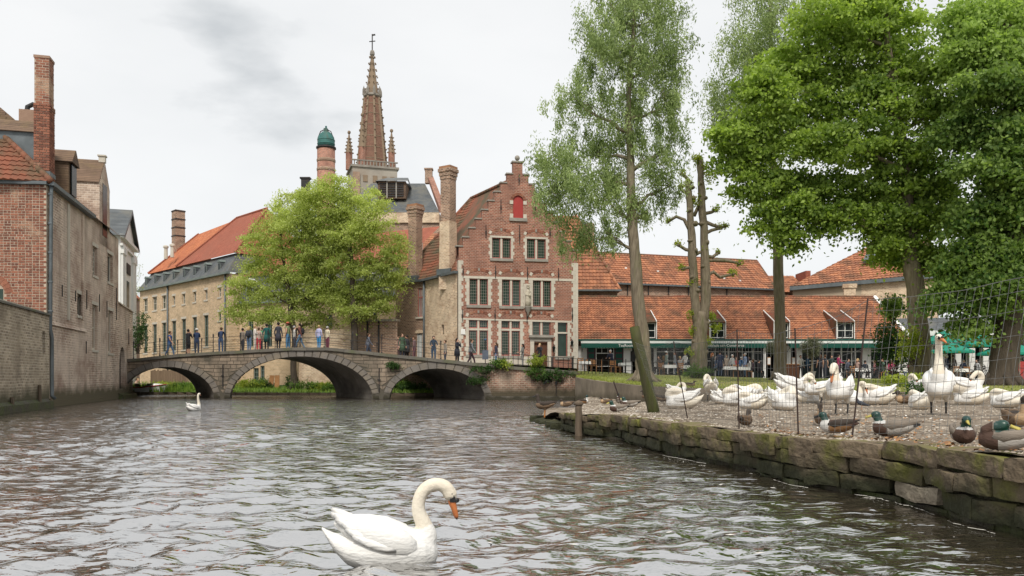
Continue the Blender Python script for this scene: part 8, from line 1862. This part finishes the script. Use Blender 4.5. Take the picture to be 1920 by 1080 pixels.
def swan_meshes(pose, seat, hi=False):
    k = (pose, seat, hi)
    if k in _sw: return _sw[k]
    N, Rn = NECKS[pose]; N = [Vector(p) for p in N]
    lift = {'swim': 0, 'sit': .035, 'stand': .30}[seat]
    # denser neck
    fp, fr = [], []
    for i in range(len(N) - 1):
        p0, p1, p2, p3 = N[max(i - 1, 0)], N[i], N[i + 1], N[min(i + 2, len(N) - 1)]
        for j in range(4):
            u = j / 4; fp.append(.5 * ((2 * p1) + (p2 - p0) * u + (2 * p0 - 5 * p1 + 4 * p2 - p3) * u * u + (3 * p1 - p0 - 3 * p2 + p3) * u ** 3)); fr.append(Rn[i] + (Rn[i + 1] - Rn[i]) * u)
    fp.append(N[-1]); fr.append(Rn[-1])
    g = MB(); g.loft(BODY, 14); g.tube(fp, fr, 12)
    dv = (N[-1] - N[-2]).normalized()
    if pose == 'swim': dv = Vector((.42, 0, -.9)).normalized()
    if pose == 'up': dv = Vector((.75, .55, -.35)).normalized()
    if pose == 'tuck': dv = Vector((-.8, .35, -.35)).normalized()
    hp = N[-1]; g.ell(hp + dv * .01, (.056, .053, .054), 10, 8); g.ell(hp + dv * .045, (.04, .036, .036), 8, 6)
    if seat == 'stand':
        for s in (-1, 1): g.tube([(-.02, s * .09, .02), (-.03, s * .1, -.06), (-.04, s * .1, -.12)], [.07, .05, .025], 8)
    for q in range(len(g.v)): v = g.v[q]; g.v[q] = (v[0], v[1], v[2] + lift)
    me = remesh(g, .011 if hi else .021, 5); me.name = 'body'
    top = fp[int(len(fp) * .28)]
    def pm(x, y, z):
        z -= lift; p = Vector((x, y, z)); q = min(range(len(fp)), key=lambda i: (fp[i] - p).length); 
        if q > len(fp) * .2 and (fp[q] - p).length < fr[q] * 1.35: return 1
        if q == len(fp) - 1: return 1
        return 2 if z < .05 and seat != 'swim' else 0
    paint(me, [M_fea, M_cream, M_dirty], pm)
    # folded wings as shells with feather blades
    wings = []
    for s in (-1, 1):
        w_ = MB(); z0 = lift
        rg = [(.27, s * .13, .16 + z0, .03, .05), (.2, s * .15, .19 + z0, .06, .1), (.06, s * .155, .225 + z0, .075, .125), (-.08, s * .135, .262 + z0, .07, .115), (-.2, s * .10, .30 + z0, .05, .085), (-.27, s * .075, .325 + z0, .03, .05), (-.33, s * .06, .345 + z0, .008, .012)]
        w_.loft(rg, 12)
        for i in range(9 if hi else 6):     # scapular and tertial blades lying along the wing
            n_ = 9 if hi else 6; f = i / (n_ - 1); x = -.02 - .2 * f; zz = .20 + z0 + .155 * f + R.uniform(-.01, .01); yy = s * (.205 - .10 * f)
            ln = .15 + .03 * R.random(); M_ = Matrix.Translation((x, yy, zz)) @ Matrix.Rotation(s * (.12), 4, 'Z') @ Matrix.Rotation(.30 + .25 * f, 4, 'Y'); w_.ell((0, 0, 0), (ln, .016, .036), 6, 5, M=M_)
        wings.append(w_.mesh('wing', M_fea, True))
    leg = None
    if seat == 'stand':
        leg = []
        for s in (-1, 1):
            l = MB(); l.tube([(-.04, s * .1, lift - .1), (-.06, s * .1, lift - .17), (-.02, s * .1, .02)], [.022, .016, .014], 7)
            l.add([(-.05, s * .1, .012), (.1, s * .1 - .07, .006), (.13, s * .1, .008), (.1, s * .1 + .07, .006)], [(0, 1, 2), (0, 2, 3)]); leg.append(l.mesh('leg', M_leg, True))
    _sw[k] = (me, wings, leg, hp + Vector((0, 0, lift)), dv); return _sw[k]
def swan(pos, face, pose, seat, label, sc=1.0, group=None, hi=False, flip=False):
    me, wings, leg, hp, dv = swan_meshes(pose, seat, hi); t = thing('swan', label, 'swan', pos, math.radians(face) - math.atan2(pos[0], pos[1]), group, (sc, -sc if flip else sc, sc))
    obj('body', me, t)
    for w_ in wings: obj('wing', w_, t)
    for l in leg or []: obj('leg', l, t)
    if pose not in ('tuck', 'preen'): bird_head(t, hp, dv, [M_bill])
    else: bird_head(t, hp, dv, [M_bill], .85)
    return t
swan((PX(712, 5.95), 5.95, -.015), 0, 'swim', 'swim', 'white swan swimming close by on the canal with arched neck', 1.0, 'swans on the water', True)
swan((PX(362, 33), 33.0, -.01), 35, 'up', 'swim', 'small distant swan swimming towards the bridge', .82, 'swans on the water')
def off_kerb(p):
    q = CX + p.x / p.y * F
    for (a, _, da), (b, _, db) in zip(CURB, CURB[1:]):
        if a <= q <= b: p.y = min(p.y, da + (db - da) * (q - a) / (b - a) - .75)
    p.x = (q - CX) / F * p.y; p.z = gz(p.x, p.y); return p
SW = [ # column, base row, heading, pose, seat, size, label, mirrored
 (1266, 756, 25, 'preen', 'stand', .95, 'standing swan preening nearest the leaning mossy post', 0), (1285, 766, 185, 'tuck', 'sit', 1.12, 'white swan asleep in front of the preening one beside the thin slanting stake', 0), (1333, 752, 95, 'preen', 'stand', 1.12, 'standing swan bent double to preen, seen from behind', 0),
 (1368, 750, 160, 'down', 'sit', .95, 'sitting swan with lowered yellowish neck behind the straight thin stake', 0), (1400, 748, 20, 'tuck', 'sit', 1.15, 'large sitting swan with rounded back behind the sleeping one', 0), (1388, 760, 185, 'tuck', 'sit', 1.1, 'sleeping swan lying flat in the middle of the group', 0), (1428, 746, 100, 'tuck', 'sit', .95, 'swan showing only its white back at the kerb wall', 0),
 (1480, 752, 15, 'down', 'stand', 1.2, 'big standing swan stooping to preen its breast', 0), (1464, 768, -60, 'tuck', 'sit', 1.15, 'sitting swan with cream head laid on its back and wing tips crossed', 0), (1511, 755, 10, 'tuck', 'sit', .8, 'small huddled swan behind the thin fence stake', 0), (1537, 756, 185, 'preen', 'stand', .95, 'standing swan partly hidden behind the one with curved neck', 0),
 (1577, 776, 255, 'curl', 'stand', 1.05, 'standing swan with curved neck and drooping bill facing the water', 0), (1592, 757, -40, 'curl', 'sit', .95, 'swan peering out behind the curved neck one', 0), (1651, 757, 185, 'tuck', 'sit', 1.1, 'sleeping swan lying alone on the open gravel by the kerb', 0), (1760, 776, -90, 'up', 'stand', 1.22, 'tallest swan standing with neck stretched straight up', 0),
 (1733, 752, 160, 'preen', 'stand', 1.0, 'standing swan preening behind the tallest one', 0), (1805, 758, 10, 'preen', 'stand', 1.1, 'standing swan with neck looped round to preen its wing', 1), (1825, 758, 180, 'tuck', 'sit', .95, 'resting swan with pointed tail behind the looped neck one', 0), (1728, 768, 120, 'tuck', 'sit', .9, 'white huddled swan at the feet of the tallest one', 0), (1415, 766, 165, 'tuck', 'sit', .85, 'small resting swan between the flat sleeping one and the cream headed one', 0), (1352, 757, 30, 'curl', 'sit', .9, 'sitting swan with raised curved neck beside the bent double preener', 0), (1893, 764, 160, 'tuck', 'sit', .9, 'sitting swan alone with head laid back near the picture edge', 0)]
for px, py, fc, pose, seat, sc, lab, fl in SW:
    p = off_kerb(on_gravel(px, py)); p.z -= .01 if seat == 'stand' else .015; swan(p, fc, pose, seat, lab.replace(' near the picture edge', ' beyond the looped neck one'), sc * (1.1 if seat == 'sit' else 1.04 if px < 1700 else 1), 'swans on the gravel', flip=bool(fl))
# ducks and geese
def dmat(n, c, c1=None): return mat(n, c, c1 or tuple(v * .7 for v in c), sc=14, rough=.7, bump=.25, bsc=50, str3=(.6, 2, 2))
D_ = dict(green=mat('drake green', (.006, .05, .03), (.004, .025, .03), sc=8, rough=.35, spec=.6), ring=dmat('neck ring', (.7, .69, .66)), chest=dmat('brown chest', (.09, .05, .035)), grey=dmat('grey flank', (.45, .42, .38), (.36, .33, .29)), back=dmat('grey brown back', (.24, .2, .16)), black=M_bblk, brown=dmat('mottled brown', (.24, .16, .1), (.1, .065, .04)), buff=dmat('buff breast', (.5, .34, .2)), tan=dmat('chestnut flank', (.3, .16, .07)), white=M_ring if False else dmat('white breast', (.72, .7, .66)), ybill=mat('yellow bill', (.5, .42, .1), rough=.5), obill=mat('orange duck foot', (.55, .22, .06), rough=.5), dark=dmat('dark brown', (.06, .045, .035)))
_dk = {}
def duck_mesh(kind, pose):
    k = (kind, pose)
    if k in _dk: return _dk[k]
    lift = .20 if pose == 'stand' else .0
    g = MB(); g.loft([(-.27, 0, .145, .01, .008), (-.22, 0, .135, .05, .025), (-.15, 0, .11, .085, .06), (-.04, 0, .095, .108, .09), (.08, 0, .09, .105, .09), (.16, 0, .095, .08, .075), (.21, 0, .1, .04, .045)], 12)
    hx, hz = {'rest': (.17, .225), 'alert': (.15, .30), 'stand': (.17, .30), 'back': (.02, .21)}[pose]
    if pose == 'back': g.tube([(.14, 0, .12), (.15, .02, .18), (.09, .03, .215), (hx, .03, hz)], [.06, .05, .045, .04], 9)
    else: g.tube([(.13, 0, .12), (.155, 0, .18), (hx, 0, hz)], [.06, .047, .04], 9)
    g.ell((hx + .01, 0 if pose != 'back' else .03, hz + .012), (.056, .045, .047), 9, 7)
    if pose == 'stand':
        for s in (-1, 1): g.tube([(0, s * .04, .05), (0, s * .045, -.02)], [.04, .02], 6)
    for q in range(len(g.v)): v = g.v[q]; g.v[q] = (v[0], v[1], v[2] + lift)
    me = remesh(g, .011, 4)
    def drake(x, y, z):
        z -= lift
        if math.hypot(x - hx, z - hz) < .075 and z > hz - .05 and x > hx - .09: return 0
        if abs(z - (hz - .06)) < .018 and x > .08 and pose != 'back': return 1
        if x > .1 - (.04 if z < .12 else 0): return 2
        if x < -.19: return 4 if z > .12 else 3
        return 3 if z < .135 else 5
    def shov(x, y, z):
        z -= lift
        if math.hypot(x - hx, z - hz) < .075 and z > hz - .05: return 0
        if x > .09: return 1
        return 2 if z < .11 and x > -.18 else 5
    def fem(x, y, z):
        z -= lift
        if math.hypot(x - hx, z - hz) < .07 and z > hz - .04: return 4
        if x > .12: return 1
        return 3 if z > .15 or x < -.2 else 2
    def goose(x, y, z):
        z -= lift; return 4 if z > hz - .07 and x > .1 else (3 if z > .14 else 2)
    P_ = {'drake': ([D_['green'], D_['ring'], D_['chest'], D_['grey'], D_['black'], D_['back']], drake), 'shoveler': ([D_['green'], D_['white'], D_['tan'], D_['grey'], D_['black'], D_['chest']], shov), 'female': ([D_['brown'], D_['buff'], D_['brown'], D_['dark'], D_['dark']], fem), 'goose': ([D_['brown'], D_['brown'], D_['brown'], D_['dark'], D_['dark']], goose)}[kind]
    paint(me, P_[0], P_[1]); me.name = 'body'; _dk[k] = (me, hx, hz + lift, lift); return _dk[k]
def duck(pos, face, kind, pose, label, sc=1.0, group='ducks on the quay'):
    me, hx, hz, lift = duck_mesh(kind, pose); t = thing('goose' if kind == 'goose' else 'duck', label, 'goose' if kind == 'goose' else 'duck', pos, math.radians(face) - math.atan2(pos[0], pos[1]), group, sc); obj('body', me, t)
    g = MB(); y = .03 if pose == 'back' else 0; s = -1 if pose == 'back' else 1; g.tube([(hx + s * .045, y, hz + .005), (hx + s * .075, y, hz - .005), (hx + s * .105, y, hz - .016), (hx + s * .12, y, hz - .02)], [(.02, .018), (.012, .017), (.008, .02), (.005, .014)], 7); g.build('bill', D_['ybill'] if kind in ('drake',) else M_bblk, t, True)
    for sd_ in (-1, 1):
        w_ = MB(); w_.loft([(.1, sd_ * .085, .12 + lift, .012, .02), (.02, sd_ * .1, .13 + lift, .02, .05), (-.1, sd_ * .085, .145 + lift, .018, .045), (-.2, sd_ * .05, .165 + lift, .012, .025), (-.275, sd_ * .025, .185 + lift, .004, .006)], 8); w_.build('wing', {'drake': D_['back'], 'shoveler': D_['dark'], 'female': D_['brown'], 'goose': D_['dark']}[kind], t, True)
        if pose == 'stand': l = MB(); l.tube([(0, sd_ * .045, lift - .02), (.01, sd_ * .045, .02)], .009, 5); l.add([(-.01, sd_ * .045, .008), (.07, sd_ * .045 - .03, .004), (.07, sd_ * .045 + .03, .004)], [(0, 1, 2)]); l.build('leg', D_['obill'], t)
    g = MB()
    for sd_ in (-1, 1): g.ell((hx + .03 * s, y + sd_ * .041, hz + .022), (.006, .004, .006), 5, 4)
    g.build('eyes', M_bblk, t)
    return t
DK = [(1570, 813, 170, 'shoveler', 'rest', 1.05, 'white breasted duck with dark glossy head resting on the quay edge'), (1541, 797, 100, 'female', 'alert', 1.0, 'buff breasted duck facing away beside the white breasted one'), (1676, 819, 178, 'drake', 'rest', 1.15, 'mallard drake lying broadside with yellow bill and grey flank'), (1805, 832, -80, 'drake', 'rest', 1.15, 'mallard drake facing the water with brown chest'), (1888, 846, 178, 'drake', 'back', 1.08, 'mallard drake with bill tucked in its back on the quay corner'), (1906, 800, -60, 'female', 'alert', 1.25, 'brown duck crouching behind the tucked up drake'), (1397, 798, 70, 'female', 'rest', .95, 'small buff duck on the gravel beside the straight thin stake'),
      (1022, 783, 170, 'goose', 'stand', 1.35, 'brown goose standing on the tumbled stones at the quay tip'), (1062, 763, 180, 'female', 'rest', 1.2, 'dark backed duck behind the mooring post'), (1094, 757, 30, 'shoveler', 'alert', 1.1, 'white breasted duck sitting upright right of the mooring post'), (1136, 757, 190, 'female', 'rest', 1.1, 'buff duck before the yellow stain on the kerb wall'), (1163, 756, 120, 'drake', 'alert', 1.3, 'upright dark duck stretching before the kerb wall'), (1182, 764, 175, 'drake', 'rest', 1.25, 'grey brown drake lying near the short rusty stake'), (1160, 773, 190, 'drake', 'rest', 1.1, 'green headed drake lying low on the quay edge'), (1213, 752, 160, 'goose', 'stand', 1.1, 'dark goose behind the leaning mossy post'), (1240, 753, 20, 'goose', 'rest', 1.5, 'brown goose resting right of the leaning mossy post'), (1700, 757, 200, 'female', 'rest', 1.35, 'brown duck resting beside the weedy tuft')]
for px, py, fc, kd, ps, sc, lab in DK:
    p = off_kerb(on_gravel(px, py)); 
    if px == 1022: p = P(1022, 784, 24.6)
    duck(p, fc, kd, ps, lab, sc)
p = P(1295, 726, 34.2); duck((p.x, p.y, 1.0), 10, 'goose', 'rest', 'dark bird sitting on the kerb wall by the lawn', .9)
# pigeon
def pigeon(px, py, face, label):
    p = on_gravel(px, py); t = thing('pigeon', label, 'pigeon', p, math.radians(face)); m = dmat('slate pigeon', (.05, .055, .07)); g = MB(); g.loft([(-.2, 0, .09, .02, .006), (-.1, 0, .12, .04, .03), (0, 0, .15, .06, .06), (.08, 0, .17, .045, .05), (.12, 0, .19, .02, .03)], 9); g.tube([(.07, 0, .18), (.1, 0, .24)], [.04, .028], 8); g.ell((.115, 0, .26), (.032, .028, .03), 8, 6); me = remesh(g, .01, 3); paint(me, [m], lambda x, y, z: 0); obj('body', me, t)
    g = MB(); g.tube([(.14, 0, .26), (.17, 0, .25)], [.01, .003], 5); g.build('bill', M_bblk, t)
    for s in (-1, 1): g = MB(); g.tube([(0, s * .03, .12), (.01, s * .03, 0)], .007, 5); g.build('leg', D_['obill'], t)
pigeon(1616, 768, 160, 'dark pigeon walking between the swans by the fence stake')
# ---------------------------------------------------------------- wire fence with thin stakes
def wire_fence():
    t = thing('wire_fence', 'sagging wire mesh fence on thin rusty stakes in front of the swans', 'fence')
    ST = [(1150, 715, 1172, 772, 24.5, 0), (1262, 640, 1291, 786, 15.8, 1), (1380, 618, 1386, 799, 12.4, 1), (1488, 616, 1497, 806, 10.9, 1), (1624, 560, 1597, 812, 10.1, 1), (1960, 506, 1920, 815, 8.6, 1), (2230, 480, 2200, 860, 7.6, 1)]
    ms = mat('rusty stake', (.06, .035, .028), (.03, .022, .02), sc=8, rough=.8)
    wire = mat('galvanised wire', (.2, .2, .19), (.1, .1, .095), sc=8, rough=.45, metal=.4)
    prev = None; pts = []
    for xt, yt, xb, yb, d, f in ST:
        a, b = P(xt, yt, d), P(xb, yb, d); a.y -= .05; g = MB(); g.tube([b - Vector((0, 0, .1)), a], .0105 if f else .02, 6); g.build('stake', ms, t); pts.append((b, a))
    q0 = P(1240, 779, 19.5), P(1190, 640, 19.5)
    runs = [(q0[0], q0[1])] + pts[1:]
    rows = [0, .055, .12, .19, .27, .36, .48, .62, .78, .9, .985]
    for (b0, a0), (b1, a1) in zip(runs, runs[1:]):
        L_ = (b1 - b0).length; n = max(10, int(L_ / .085)); hw = MB()
        def at(s, f):
            p = b0.lerp(b1, s).lerp(a0.lerp(a1, s), f); p.z -= .10 * math.sin(PI * s) * f * (1 if L_ > 3 else .5); p += Vector((.012 * mnoise.noise(Vector((s * L_ * 2, f * 6, 1))), .05 * math.sin(PI * s) * math.sin(PI * f), .014 * mnoise.noise(Vector((s * L_ * 2.3, f * 4, 7))))); return p
        for f in rows: 
            h = MB(); h.tube([at(i / 14, f) for i in range(15)], .003 if f < .95 else .0042, 4, cap=False); h.build('wire', wire, t)
        v = MB()
        for i in range(1, n): v.tube([at(i / n, f) for f in (0, .2, .45, .7, .985)], .0026, 3, cap=False)
        v.build('mesh_wires', wire, t, kind='stuff')
wire_fence()
